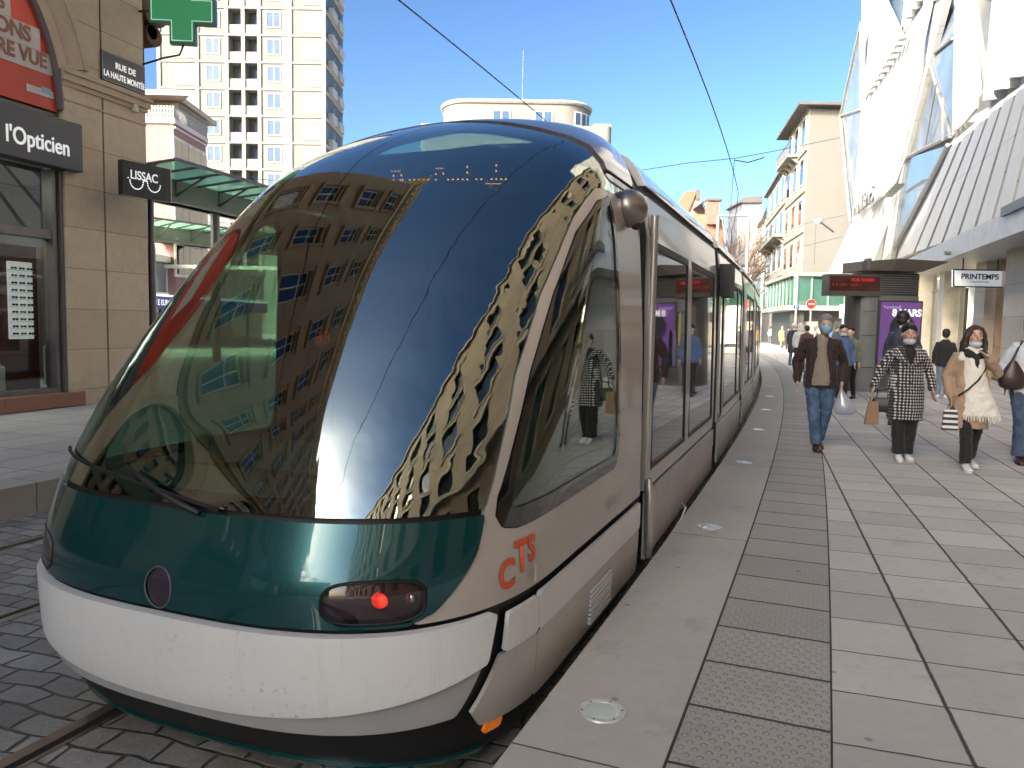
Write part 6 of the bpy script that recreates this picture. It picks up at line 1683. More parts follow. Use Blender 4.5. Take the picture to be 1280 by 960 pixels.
# green glass podium of the gable building
GRG=M('green podium glass',(0.045,0.11,0.09),0.08,var=0.3,vs=0.6,spec=1); 
A_=gA*np.array([1,1,0]); 
pdm=Thing('glass_podium',(A_[0],A_[1],0),'two storey green glass shop podium at the foot of the gable building','shop')
d_=(gB-gA); d_[2]=0; d_/=np.linalg.norm(d_); n_g=np.cross(d_,[0,0,1.]); n_g=n_g if n_g@rh<0 else -n_g
Z=np.array([0,0,1.0]); cor=A_+n_g*0.8-fh*0.8
R_=cor+rh*11; F_=A_+d_*14+n_g*0.8
def wall2(T,a,b,z0,z1,off,mat,nm,th=0.3):
    q=MB(); dd=(b-a)/np.linalg.norm(b-a); nn=np.cross(dd,[0,0,1.]); nn=nn if nn@(CP-a)>0 else -nn
    q.prism([a+nn*off,b+nn*off,b+nn*(off-th),a+nn*(off-th)],Z*0); q=MB(); q.prism([a+nn*off+Z*z0,b+nn*off+Z*z0,b+nn*(off-th)+Z*z0,a+nn*(off-th)+Z*z0],Z*(z1-z0)); return T.part(nm,q,mat)
for a,b in ((cor,R_),(cor,F_)):
    wall2(pdm,a,b,3.5,5.9,0.0,GRG,'green_glass'); wall2(pdm,a,b,5.9,6.2,0.35,M('podium ledge',(0.25,0.24,0.22),0.7),'ledge',0.8); wall2(pdm,a,b,3.1,3.5,0.7,M('podium canopy',(0.22,0.26,0.25),0.5),'canopy',1.3); wall2(pdm,a,b,0,3.1,-0.5,M('podium dark shop',(0.05,0.055,0.055),0.4,var=0.3,vs=0.8),'shop_front')
    L2=np.linalg.norm(b-a); dd=(b-a)/L2; nn=np.cross(dd,[0,0,1.]); nn=nn if nn@(CP-a)>0 else -nn
    for k in range(9): m_=MB(); p=a+dd*L2*k/8; m_.obox(p+nn*0.04+Z*4.7,dd*0.07,nn*0.05,Z*1.2); pdm.part('mullion',m_,M('mullion pale green',(0.16,0.27,0.22),0.5))
wall2(pdm,cor+rh*4.2,cor+rh*7.6,0.3,3.0,-0.35,M('shop window lit',(0.5,0.48,0.42),0.5,var=0.3,vs=1.5,emit=(1,0.93,0.8),es=0.25),'lit_window',0.1)
wall2(pdm,cor+rh*3.4,cor+rh*6.2,2.5,3.6,1.0,M('white shop board',(0.66,0.64,0.6),0.5,var=0.05),'white_board',0.15)
wall2(pdm,cor+rh*1.0,cor+rh*3.0,0.2,2.2,-0.30,M('beige shop door',(0.34,0.30,0.24),0.6),'shop_door',0.1)
# row of older houses farther down the street
lin=[(976,74,953,92,17.0,5,4,'pale stone house with iron balconies beside the gable building',CRF,((2,0.0,0.9),)),
     (958,94,949,112,16.5,5,4,'grey stone house with narrow windows, second along the far street',M('grey stone house',(0.42,0.41,0.38),0.85,var=0.08),()),
     (951,113,938,135,17.5,5,5,'dark grey house with a flat roof, third along the far street',M('dim stone house',(0.33,0.31,0.29),0.85,var=0.1),()),
     (941,137,925,170,17.0,5,6,'cream house partly hidden by wires, fourth along the far street',CRF,())]
for x0,D_0,x1,D_1,zt,r_,c_,lab,mt_,bal in lin:
    facade_build('town_house',onD(x0,400,D_0),onD(x1,400,D_1),rh*12,3.4,zt,r_-1,c_,lab,mt_,ROOFD,eave=0.4,mansard=3.0,balc=bal,gm=mt_)
# left side of the far street: gabled house, brick chimney, others above the tram
gh=Thing('gabled_house',onD(872,400,110)*np.array([1,1,0]),'house with a steep tiled gable roof peeping over the tram','building')
TIL=M('orange roof tiles',(0.25,0.11,0.065),0.8,var=0.2,vs=1.5)
D1=110; pz=lambda x,y,D: onD(x,y,D)
w0=onD(850,400,D1); w1=onD(884,400,D1); 
def slabp(T,nm,pts,th,mat): b=MB(); b.prism([onD(*p) for p in pts],fh*th); return T.part(nm,b,mat)
slabp(gh,'gable_wall',[(864,300,D1),(884,300,D1),(884,268,D1),(871,241,D1),(862,262,D1)],9,M('gable stone',(0.34,0.30,0.26),0.85,var=0.1))
b=MB(); b.prism([onD(871,240,D1-0.3),onD(861,264,D1-0.3),onD(845,262,D1+12),onD(856,241,D1+12)],Z*0.2); gh.part('roof',b,TIL)
b=MB(); b.prism([onD(871,240,D1-0.3),onD(885.5,269,D1-0.3),onD(885.5,269,D1+9),onD(871,240,D1+9)],Z*0.2); gh.part('roof',b,ROOFD)
b=MB(); p=onD(872,244,D1); b.obox(p,rh*0.3,fh*0.3,Z*0.7); gh.part('chimney',b,ROOFD)
bh=Thing('brick_house',onD(890,400,104)*np.array([1,1,0]),'brick house with a tall square brick chimney left of the bare tree','building')
BRK=M('old brick',(0.34,0.15,0.10),0.85,var=0.15,vs=2); BRK2=M('dark brick',(0.22,0.13,0.11),0.85,var=0.15,vs=2)
slabp(bh,'wall',[(868,330,104),(905,330,104),(905,276,104),(890,268,104),(868,268,104)],8,BRK)
slabp(bh,'chimney',[(884.5,280,103),(899.5,280,103),(899.5,251,103),(884.5,251,103)],1.4,BRK2)
b=MB(); p=onD(892,250.5,103.6); b.obox(p,rh*1.0,fh*0.9,Z*0.15); bh.part('chimney_cap',b,ROOFD)
b=MB(); b.prism([onD(866,263,103.7),onD(886,249,103.7+5),onD(886,249,112),onD(866,263,112)],Z*0.2); bh.part('roof',b,TIL)
sh=Thing('slate_house',onD(925,400,125)*np.array([1,1,0]),'dark slate roofed block behind the bare tree at the street end','building')
slabp(sh,'wall',[(925,330,125),(953,330,125),(953,252,125),(928,252,125)],8,M('slate blue wall',(0.12,0.14,0.18),0.7,var=0.1)); slabp(sh,'roof',[(924.5,253,124.6),(953,253,124.6),(953,245,124.6),(932,246,124.6)],9,ROOFD)
slabp(sh,'side_wing',[(926,330,122),(953,330,122),(953,255,122),(930,262,122)],3,M('grey stone house',(0,0,0)))
# bare winter trees at the street end
def bare_tree(T,base,h,r0,seed,maxd=6):
    rg=random.Random(seed); tk=MB(); tw_=MB()
    def grow(p,d,L,r,dep):
        q=p+d*L; m_=p+d*L*0.5+np.array([rg.uniform(-1,1),rg.uniform(-1,1),0])*L*0.06
        (tk if dep==0 else tw_).tube([p,m_,q],[r,r*0.85,r*0.66],5 if dep>1 else 8,caps=False)
        if dep>=maxd: return
        for k in range(rg.choice((2,3,3)) if dep<4 else 2):
            a=rg.uniform(0.25,0.75); az=rg.uniform(0,2*PI); ax_=np.cross(d,[math.cos(az),math.sin(az),0.3]); ax_/=np.linalg.norm(ax_)+1e-9
            nd=d*math.cos(a)+ax_*math.sin(a)+np.array([0,0,0.12]); nd/=np.linalg.norm(nd); grow(q,nd,L*rg.uniform(0.68,0.85),r*0.62,dep+1)
    grow(np.array(base,float),np.array([0,0,1.0]),h*0.24,r0,0)
    bark=M('bark brown',(0.17,0.115,0.085),0.9,var=0.2,vs=4)
    T.part('trunk',tk,bark,smooth=60); T.part('crown',tw_,M('twigs brown',(0.13,0.09,0.07),0.9,var=0.2,vs=1),smooth=60)
for k,(px,D_,h,lab) in enumerate(((905,86,15.5,'bare brown winter tree above the tram roof, left of the two'),(921,92,17,'bare brown winter tree above the tram roof, right of the two'))):
    p=onD(px,400,D_)*np.array([1,1,0]); T=Thing('bare_tree',p,lab,'tree','bare winter trees at the street end'); bare_tree(T,p,h,0.28,11+k,7)
# leafy trees behind the camera: their mirror image shows low in the windscreen
def leafy(T,base,h,seed,R=2.6):
    rg=np.random.default_rng(seed); b=MB(); b.tube([base,np.array(base)+[0.1,0.1,h*0.35],np.array(base)+[0,0.2,h*0.7]],[0.2,0.15,0.07],8); T.part('trunk',b,M('bark brown',(0,0,0)),smooth=60)
    cl_=[(np.array(base)+[rg.normal()*R*0.45,rg.normal()*R*0.45,h*rg.uniform(0.45,0.98)],rg.uniform(0.5,1.1)) for _ in range(34)]
    vs=[];fs=[]
    for c,r in cl_:
        for _ in range(150):
            d=rg.normal(size=3); d/=np.linalg.norm(d); p=c+d*r*rg.uniform(0.4,1.0)**0.5; u=rg.normal(size=3); u/=np.linalg.norm(u); w=np.cross(u,d); w/=np.linalg.norm(w)+1e-9; s_=rg.uniform(0.05,0.10)
            n0=len(vs); vs+= [p-u*s_,p+w*s_*0.6,p+u*s_,p-w*s_*0.6]; fs.append((n0,n0+1,n0+2,n0+3))
    b=MB(); b.add(vs,fs); T.part('crown',b,M('leaf green',(0.05,0.09,0.03),0.6,var=0.4,vs=2))
for k,(x,y,h,lab) in enumerate(((-7.6,-15,7.5,'leafy green street tree nearest behind the camera on the left side'),(-7.6,-28,12.5,'taller leafy green street tree farther behind the camera'),(-4.5,-42,12,'leafy green tree at the far end of the street behind the camera'))):
    T=Thing('street_tree',(x,y,0),lab,'tree','leafy trees behind the camera'); leafy(T,(x,y,0),h,31+k)
# ================================================================== OVERHEAD WIRES
WM=M('wire dark',(0.03,0.03,0.032),0.6,var=0)
def wire(pts,r,label,name='overhead_wire',grp='overhead wires'):
    b=MB(); b.tube(pts,r,5); return single(name,b,WM,tuple(pts[0]),label,'wire',grp)
def cl(Y,off,z): return np.array([Xe(Y)+off,Y,z])
wire([cl(Y,-1.30+0.35*math.sin((Y-14)/9.0)*0-0.0+0.42*(1 if Y<24 else (1-(Y-24)/10 if Y<34 else 0)),5.55) for Y in np.arange(-60,60,2.0)],0.011,'contact wire over the near track crossing the sky above the tram roof')
wire([cl(Y,-4.28,5.72) for Y in np.arange(-60,60,2.0)],0.011,'contact wire over the far track slanting down to the tram roof')
J=onD(918,200,24.0)
wire([onD(800,213,30),onD(858,204,27),J+Z*0.05,onD(962,190,26),onD(1050,172,34)],0.012,'thin span wire across the street above the tram, joining the gable building')
wire([J,onD(935,203,24),onD(952,198,24),onD(955,196,24)],0.018,'short bent arm holding the contact wire at the wire junction')
wire([J,onD(914,255,36),onD(911,275,44)],0.012,'wire dropping from the junction towards the bare trees')
wire([onD(192,210,26),onD(300,222,28),onD(420,232,32)],0.010,'thin wire in front of the pink block and tower at the left')
wire([onD(996,282,50),onD(1060,268,56)],0.012,'upper thin wire in front of the pale gable wall')
wire([onD(996,310,50),onD(1060,294,56)],0.012,'lower thin wire in front of the pale gable wall')
wire([onD(1020,278,50),onD(1018,330,50)],0.012,'thin cable hanging from the street lamp in front of the gable')
gan=Thing('wire_gantry',onD(918,400,60)*np.array([1,1,0]),'grey steel portal carrying the tram wires at the street end','gantry')
b=MB(); pL=onD(898,270,60);pR=onD(936,270,60); b.tube([pL,pR],0.12,6); gan.part('crossbeam',b,M('gantry grey',(0.18,0.19,0.2),0.5)); 
for p in (pL,pR):
    b=MB(); b.tube([p,np.array([p[0],p[1],0])],0.13,8); gan.part('post',b,M('gantry grey',(0,0,0)))
b=MB(); b.tube([onD(902,270,60),onD(907,300,60)],0.05,5); b.tube([onD(932,270,60),onD(926,300,60)],0.05,5); gan.part('brace',b,M('gantry grey',(0,0,0)))
# ================================================================== PEOPLE
SKIN=M('skin light',(0.56,0.39,0.31),0.5,var=0.05,vs=8); SKIN2=M('skin tan',(0.50,0.33,0.25),0.5,var=0.05,vs=8)
def cloth(name,col,rough=0.85,var=0.15,vs=5,b=0.3,bs=22): return M(name,col,rough,var=var,vs=vs,bmp=b,bs=bs,sheen=0.15)
def J(**k):
    d=dict(hipL=(-.09,0,.90),hipR=(.09,0,.90),kneeL=(-.10,-.03,.50),kneeR=(.10,-.03,.50),ankL=(-.10,.02,.09),ankR=(.10,.02,.09),
      toeL=(-.11,-.15,.035),toeR=(.11,-.15,.035),shL=(-.165,.01,1.375),shR=(.165,.01,1.375),elL=(-.23,.04,1.13),elR=(.23,.04,1.13),
      wrL=(-.25,-.03,.89),wrR=(.25,-.03,.89),hdL=(-.25,-.05,.80),hdR=(.25,-.05,.80),neck=(0,.01,1.45),head=(0,-.015,1.585),pel=(0,0,.93),chest=(0,-.005,1.25))
    d.update(k); return {a:np.array(b,float) for a,b in d.items()}
def ering(c,rx,ry,n=20,p=2.3,tilt=0.0):
    P=[]
    for a in np.linspace(0,2*PI,n,endpoint=False):
        P.append((c[0]+rx*math.copysign(abs(math.cos(a))**(2/p),math.cos(a)),c[1]+ry*math.copysign(abs(math.sin(a))**(2/p),math.sin(a)),c[2]+tilt*math.sin(a)))
    return P
def hand(mb,w,h,side,curl=0.4,palmd=None):
    """palm plus five bent fingers; w wrist, h knuckle centre, side -1/1 where the thumb lies (x)"""
    d=h-w; d/=np.linalg.norm(d); up=np.array([0,-1.0,0]) if abs(d[1])<0.8 else np.array([0,0,1.0])
    t=np.cross(d,up); t/=np.linalg.norm(t); f=np.cross(t,d); f/=np.linalg.norm(f)   # f: front of the body, t: sideways
    # thumb side faces the front (f), palm faces the thigh
    acr=f; pn=t*side
    c=w+d*0.045
    for k,o in enumerate((-0.028,-0.01,0.01,0.028)):
        mb.tube([w+acr*o*0.6,w+d*0.045+acr*o,w+d*0.085+acr*o],[0.019,0.019,0.014],8,rnd=True)
        Lf=(0.062,0.075,0.08,0.072)[k]; b0=w+d*0.085+acr*o; b1=b0+d*Lf*0.45+pn*Lf*0.12*curl; b2=b1+d*Lf*0.32+pn*Lf*0.30*curl; b3=b2+d*Lf*0.2+pn*Lf*0.42*curl
        mb.tube([b0,b1,b2,b3],[0.0105,0.010,0.009,0.0078],7,rnd=True)
    b0=w+d*0.025+acr*0.03; b1=b0+d*0.03+acr*0.025; b2=b1+d*0.028+acr*0.008+pn*0.01; mb.tube([b0,b1,b2],[0.014,0.0115,0.009],7,rnd=True)
def shoe(c_ank,toe,s=1.0,sole=True):
    a=np.array(c_ank,float); t=np.array(toe,float); d=t-a; d[2]=0; d/=np.linalg.norm(d); n=np.array([-d[1],d[0],0]); z0=min(a[2],t[2]+0.055)-0.09; 
    up=MB(); rings=[]
    for u,w,h,zb in ((-0.085,0.02,0.05,0.02),(-0.07,0.034,0.085,0.01),(-0.02,0.040,0.10,0.008),(0.05,0.043,0.08,0.006),(0.11,0.047,0.058,0.006),(0.16,0.042,0.045,0.008),(0.195,0.02,0.03,0.012)):
        rings.append([a*np.array([1,1,0])+d*u*s+n*w*s*math.cos(q)+np.array([0,0,z0+zb+ (h*(0.5+0.5*math.sin(q)))*s]) for q in np.linspace(0,2*PI,14,endpoint=False)])
    up.loft(rings)
    so_=MB(); P=[a*np.array([1,1,0])+d*u*s+n*w*s*sg+np.array([0,0,z0+0.001]) for sg,seq in ((1,((-0.085,0.02),(-0.06,0.036),(0.0,0.038),(0.1,0.048),(0.16,0.043),(0.20,0.018))),(-1,((0.20,0.018),(0.16,0.043),(0.1,0.048),(0.0,0.038),(-0.06,0.036),(-0.085,0.02)))) for u,w in seq]
    so_.prism(P,(0,0,0.025))
    return up,so_
def person(label,pos,rot,H,j,skin=SKIN,hair=None,hair_m=None,top=None,top_m=None,pants_m=None,shoe_m=None,sole_m=None,mask=None,detail=True,extras=None,wide=1.0,pant_r=1.0,group=None,legs_vis=True,head_rot=0.0,glasses=False,topz=0.86,toplen=None,sleeve=1.0):
    s=H/1.72; root=Thing('person',(pos[0],pos[1],0),label,'person',group)
    Rz=np.array([[math.cos(rot),-math.sin(rot),0],[math.sin(rot),math.cos(rot),0],[0,0,1]])
    def X(mb): mb.v=[tuple(Rz@(np.array(p)*s)+np.array([pos[0],pos[1],0])) for p in mb.v]; return mb
    vox=0.0085 if detail else 0.016
    def rem(mb,name,mat,v=None,noi=0.0,ns=0.12,sm=3,parent=None):
        X(mb); mods=[('REMESH',dict(mode='VOXEL',voxel_size=(v or vox)))]
        if sm: mods.append(('SMOOTH',dict(factor=0.5,iterations=sm)))
        if noi>0:
            tx=bpy.data.textures.new('folds','CLOUDS'); tx.noise_scale=ns; tx.noise_depth=2
            mods.append(('DISPLACE',dict(texture=tx,strength=noi*1.0,mid_level=0.5,texture_coords='LOCAL')))
            t2=bpy.data.textures.new('creases','MARBLE'); t2.noise_scale=ns*0.9; t2.turbulence=6; t2.noise_depth=1
            mods.append(('DISPLACE',dict(texture=t2,strength=noi*0.45,mid_level=0.5,texture_coords='LOCAL')))
        # bake in local coordinates
        o=root.loc; mb.v=[tuple(np.array(p)-o) for p in mb.v]
        me=bake(mb,mods,name); me.materials.clear(); me.materials.append(mat)
        ob=bpy.data.objects.new(name,me); COL.objects.link(ob); ob.parent=parent or root.o; return ob
    def prt(name,mb,mat,smooth=60,parent=None): X(mb); return root.part(name,mb,mat,smooth=smooth,parent=parent)
    h=j['head']+np.array([0,0,.012]); ca,sa=math.cos(head_rot),math.sin(head_rot); HR=np.array([[ca,-sa,0],[sa,ca,0],[0,0,1]])
    def hp(x,y,z): return h+HR@(np.array([x,y,z])*1.12)
    # ---- body, one continuous surface
    b=MB(); pel,ch,nk=j['pel'],j['chest'],j['neck']
    shm=(j['shL']+j['shR'])/2
    b.loft([ering(pel+[0,0,-.06],.13,.095),ering(pel,.155,.11),ering(pel*0.5+ch*0.5,.13,.10),ering(ch,.155,.115),ering(shm+[0,0,-.04],.165,.10),ering(shm+[0,0,.03],.10,.07)])
    b.tube([shm,nk,h+[0,0.015,-0.05]],[0.062,0.055,0.052],12)
    b.ellh(h+[0,.008,.02],(0.074,0.093,0.098),20,14,rot=HR)
    b.ellh(hp(0,-.022,-.045),(0.056,0.062,0.062),16,12,rot=HR)      # jaw
    b.tube([hp(0,-.086,.022),hp(0,-.104,-.012),hp(0,-.098,-.02)],[.008,.0125,.010],8,rnd=True)   # nose
    b.ellh(hp(0,-.080,-.072),(.020,.014,.014),8,6)               # chin
    for sgn in (-1,1): b.ellh(hp(sgn*.076,.008,-.002),(.010,.018,.030),8,8,rot=HR); b.ellh(hp(sgn*.035,-.068,-.012),(.022,.018,.02),8,6)
    for sd_,sx_ in (('L',-1),('R',1)):
        b.tube([shm*0.35+j['sh'+sd_]*0.65,j['sh'+sd_],j['el'+sd_],j['wr'+sd_]],[.050,.052,.040,.027],10,rnd=True)
        hand(b,j['wr'+sd_],j['hd'+sd_],-sx_)
        b.tube([j['hip'+sd_],j['knee'+sd_],j['ank'+sd_]],[.080,.052,.030],10,rnd=True)
        b.tube([j['ank'+sd_]+[0,.01,-.045],j['toe'+sd_]*0.75+j['ank'+sd_]*0.25+[0,0,-.02]],[.024,.016],8,rnd=True)
    body=rem(b,'body',skin,sm=2)
    # ---- face
    if detail:
        for sgn in (-1,1):
            e=MB(); e.ellh(hp(sgn*.030,-.0815,.008),(.011,.005,.0055),10,8); prt('eye',e,M('eye white',(0.6,0.57,0.54),0.3,var=0))
            e=MB(); e.ellh(hp(sgn*.030,-.0865,.008),(.0075,.003,.0058),10,8); prt('iris',e,M('iris dark',(0.03,0.018,0.012),0.2,var=0))
            e=MB(); e.tube([hp(sgn*.016,-.089,.026),hp(sgn*.032,-.090,.031),hp(sgn*.048,-.080,.025)],[.0022,.0035,.0015],6); prt('eyebrow',e,hair_m or blackr)
        if mask!='up':
            e=MB(); e.tube([hp(-.022,-.081,-.050),hp(0,-.090,-.048),hp(.022,-.081,-.050)],[.003,.0055,.003],6); prt('mouth',e,M('lips',(0.36,0.12,0.10),0.4,var=0))
    if mask:
        mk=MB(); mm_=mask
        z0,z1=((-.085,.004) if mask=='up' else (-.115,-.055)); rows=8; cols=15; vs=[];fs=[]
        for r_ in range(rows):
            z=z0+(z1-z0)*r_/(rows-1)
            for c_ in range(cols):
                a=(c_/(cols-1)-0.5)*2.3; bulge=.012*math.sin(PI*r_/(rows-1))+.012*max(0,math.cos(a*1.6))
                rx,ry=.074,.088
                if mask!='up': rx,ry=.066,.080
                taper=1-0.18*(abs(z-z1)/.09) 
                vs.append(hp((rx*taper+bulge)*math.sin(a),-.004-(ry*taper+bulge)*math.cos(a),z+.010*abs(math.sin(a))*(1 if r_<rows/2 else -0.6)))
        for r_ in range(rows-1):
            for c_ in range(cols-1): fs.append((r_*cols+c_,r_*cols+c_+1,(r_+1)*cols+c_+1,(r_+1)*cols+c_))
        mk.add(vs,fs); mk.add([v+HR@np.array([0,.003,0]) for v in vs],[f[::-1] for f in fs]); 
        mo_=prt('face_mask',mk,M('mask blue',(0.24,0.42,0.58),0.7,var=0.08,vs=20) if mask=='up' else M('mask pale',(0.50,0.57,0.64),0.7,var=0.06,vs=20))
        for sgn in (-1,1):
            e=MB(); e.tube([hp(sgn*.062,-.04,z1-.01),hp(sgn*.08,.0,.0),hp(sgn*.078,.018,.0)],.0016,5); prt('ear_loop',e,M('loop white',(.7,.7,.7),0.6),parent=None)
    # ---- hair
    if hair=='short' or hair=='bun' :
        e=MB(); e.ellh(h+[0,.020,.052],(0.086,0.098,0.090),20,14); e.ellh(hp(0,.052,.0),(.074,.062,.075),16,12); 
        e.ellh(hp(0,-.045,.088),(.062,.045,.032),12,8)
        rem(e,'hair',hair_m,v=vox,noi=0.010,ns=0.03)
    if hair=='long':
        e=MB(); e.ellh(h+[0,.020,.045],(0.086,0.098,0.088),20,14); e.ellh(hp(0,.05,-.01),(.085,.065,.11),16,12)
        for sgn in (-1,1):
            e.tube([hp(sgn*.05,-.035,.085),hp(sgn*.082,-.03,.03),hp(sgn*.092,-.02,-.05),hp(sgn*.105,-.015,-.13),hp(sgn*.11,-.01,-.20)],[.03,.03,.033,.035,.022],8,rnd=True)
            e.tube([hp(sgn*.075,.02,.02),hp(sgn*.10,.03,-.08),hp(sgn*.11,.03,-.19)],[.035,.042,.028],8,rnd=True)
        rem(e,'hair',hair_m,v=vox,noi=0.02,ns=0.035)
    if hair=='hat':
        e=MB(); e.ellh(h+[0,.012,.065],(0.092,0.106,0.082),20,14); e.ellh(hp(0,0,.035),(.096,.108,.022),16,8); rem(e,'hat',hair_m,noi=0.01,ns=0.04)
    if hair=='hood':
        e=MB(); e.ellh(h+[0,.03,.03],(0.105,0.115,0.125),20,14); e.ellh(h+[0,.05,-.1],(.12,.10,.09),12,8); rem(e,'hood',hair_m,noi=0.02,ns=0.05)
    # ---- trousers
    if pants_m:
        e=MB(); r=pant_r; e.loft([ering(pel+[0,0,-.10],.150,.115),ering(pel+[0,0,-.03],.165,.125),ering(pel+[0,0,.07],.150,.115),ering(pel+[0,0,.12],.142,.108)])
        for q in 'LR':
            k=j['knee'+q]; a=j['ank'+q]; hp_=j['hip'+q]
            e.tube([hp_+[0,0,-.0],hp_*0.5+k*0.5,k,k*0.45+a*0.55,a+[0,0,.0]],[.100*min(r,1.1),.086*r,.070*r,.062*r**1.3,.058*r**1.6],12,rnd=False)
        rem(e,'trousers',pants_m,v=vox*1.1,noi=0.016,ns=0.07,sm=2)
    if shoe_m:
        for q in 'LR':
            u,so__=shoe(j['ank'+q],j['toe'+q]); sh=prt('shoe',u,shoe_m,180); prt('sole',so__,sole_m or blackr,None,parent=sh)
    # ---- top
    if top:
        w=wide; e=MB(); zb=topz; TL=toplen
        rings=[]
        def lerp(z): # centre line
            if z<=pel[2]: return np.array([pel[0],pel[1],z])
            t=(z-pel[2])/(shm[2]-pel[2]); return np.array([pel[0]*(1-t)+shm[0]*t,pel[1]*(1-t)+shm[1]*t+(ch[1]-0)*math.sin(PI*min(t,1))*0.5,z])
        prof=top
        for z,rx,ry in prof: rings.append(ering(lerp(z),rx*w,ry*w,28,2.4))
        e.loft(rings)
        for q in 'LR':
            a_,el_,wr_=j['sh'+q],j['el'+q],j['wr'+q]; 
            e.tube([shm*0.5+a_*0.5+[0,0,-.01],a_+[0,0,-.012],a_*0.5+el_*0.5,el_,el_*0.45+wr_*0.55,wr_+(wr_-el_)/np.linalg.norm(wr_-el_)*-.01],np.array([.062,.064,.060,.055,.050,.046])*sleeve,12,rnd=True)
        tob=rem(e,'coat' if prof[0][0]<0.75 else 'jacket',top_m,v=vox*1.15,noi=0.02,ns=0.10,sm=3)
    if extras: extras(dict(root=root,X=X,prt=prt,rem=rem,j=j,hp=hp,shm=shm,s=s))
    return root
JK=[(.80,.190,.135),(.86,.195,.14),(.95,.190,.135),(1.05,.178,.130),(1.18,.180,.135),(1.28,.188,.135),(1.355,.165,.12),(1.405,.120,.10),(1.445,.085,.085),(1.475,.068,.07)]
COATP=[(.52,.212,.155),(.60,.212,.158),(.75,.212,.158),(.92,.202,.152),(1.08,.188,.142),(1.20,.180,.138),(1.30,.176,.132),(1.365,.150,.115),(1.41,.112,.095),(1.45,.08,.08)]

# 1 --- grey haired man, blue mask, brown jacket over beige pullover
grey_hair=M('grey hair',(0.24,0.24,0.245),0.7,var=0.45,vs=30,bmp=0.6,bs=90); brown_hair=M('dark brown hair',(0.035,0.017,0.011),0.45,var=0.3,vs=25,bmp=0.6,bs=80); black_hair=M('black hair',(0.012,0.010,0.010),0.45,var=0.3,vs=25,bmp=0.6,bs=80)
jb=cloth('brown corduroy',(0.030,0.014,0.012),0.8,var=0.25,vs=9); bei=cloth('beige knit',(0.27,0.225,0.18),0.9,var=0.12,vs=14,b=0.5,bs=60)
def jeans_mat(name,c0,c1):
    mt,nt,p=newmat(name); g=nt.nodes.new('ShaderNodeNewGeometry').outputs[0]; n=noise(nt,g,7,5,0.6); n2=noise(nt,g,120,2,0.5)
    c=mixc(nt,ramp(nt,n,[(0.38,0.0),(0.66,1.0)]),c0,c1); c=mixc(nt,mathn(nt,'MULTIPLY',n2,0.3),c,tuple(q*1.5 for q in c1)); nt.links.new(c,p.inputs['Base Color']); p.inputs['Roughness'].default_value=0.85
    nt.links.new(bump(nt,n,0.5,0.01),p.inputs['Normal']); return mt
JEAN=jeans_mat('blue jeans',(0.03,0.06,0.125),(0.085,0.14,0.23)); JEAND=jeans_mat('dark jeans',(0.03,0.05,0.09),(0.06,0.09,0.15))
brs=M('brown leather shoe',(0.05,0.02,0.012),0.35,var=0.2,coat=0.3); whs=M('white sneaker',(0.72,0.72,0.74),0.5,var=0.05); whsole=M('white sole',(0.62,0.62,0.62),0.6)
def ex_man(c):
    X,prt,rem,hp,shm=c['X'],c['prt'],c['rem'],c['hp'],c['shm']
    # pullover front showing in the open jacket
    e=MB(); rings=[]
    for z,rx,ry in ((.83,.150,.168),(.95,.140,.166),(1.08,.125,.164),(1.22,.105,.166),(1.34,.085,.160),(1.42,.066,.135),(1.475,.055,.10)):
        rings.append(ering(np.array([0.0,-.01-.10*(z-.9)*0,z])+np.array([0,shm[1]*(z-.9)/.5,0]),rx,ry,20,2.2))
    e.loft(rings); rem(e,'pullover',bei,noi=0.012,ns=0.08)
    for sgn in (-1,1):
        e=MB(); y0=shm[1]
        P=[(sgn*.02,y0-.128,1.335),(sgn*.030,y0-.125,1.40),(sgn*.058,y0-.10,1.475),(sgn*.075,y0-.04,1.505),(sgn*.07,y0-.03,1.445),(sgn*.06,y0-.11,1.38)]
        e.prism(P,(0,-.012,0)); prt('pullover_collar',e,bei,None)
        e=MB(); e.tube([(sgn*.085,y0-.11,1.43),(sgn*.105,y0*.7-.15,1.22),(sgn*.125,y0*.4-.150,1.02),(sgn*.145,-.142,.82)],[.02,.022,.02,.018],8,rnd=True); rem(e,'jacket_edge',jb,noi=0.01,ns=.06)
    e=MB(); e.add([(-.022,shm[1]-.141,1.36),(.022,shm[1]-.141,1.36),(.028,shm[1]-.118,1.43),(-.028,shm[1]-.118,1.43),(0,shm[1]-.146,1.29)],[(4,1,2,3,0)]); e2=MB(); e2.prism([(0,shm[1]-.150,1.28),(.024,shm[1]-.148,1.36),(.032,shm[1]-.128,1.43),(-.032,shm[1]-.128,1.43),(-.024,shm[1]-.148,1.36)],(0,.03,0)); prt('undershirt',e2,M('undershirt black',(0.02,0.015,0.015),0.8),None)
man=person('grey haired man in a blue mask and brown jacket walking with a plastic bag',(0.74,10.66),0.0,1.735,
  J(head=(.03,-.10,1.575),neck=(.02,-.05,1.45),shL=(-.18,-.03,1.375),shR=(.185,-.03,1.37),chest=(.01,-.03,1.25),elL=(-.285,.02,1.12),wrL=(-.275,-.06,.88),hdL=(-.27,-.09,.80),
    elR=(.275,.05,1.12),wrR=(.255,-.02,.89),hdR=(.25,-.05,.80),kneeL=(-.07,-.10,.50),ankL=(-.02,-.16,.09),toeL=(.0,-.33,.035),kneeR=(.09,.0,.50),ankR=(.03,.15,.11),toeR=(.04,0.0,.035)),
  skin=SKIN,hair='short',hair_m=grey_hair,top=JK,top_m=jb,pants_m=JEAN,shoe_m=brs,mask='up',extras=ex_man,wide=1.04,pant_r=1.08,sleeve=1.16)
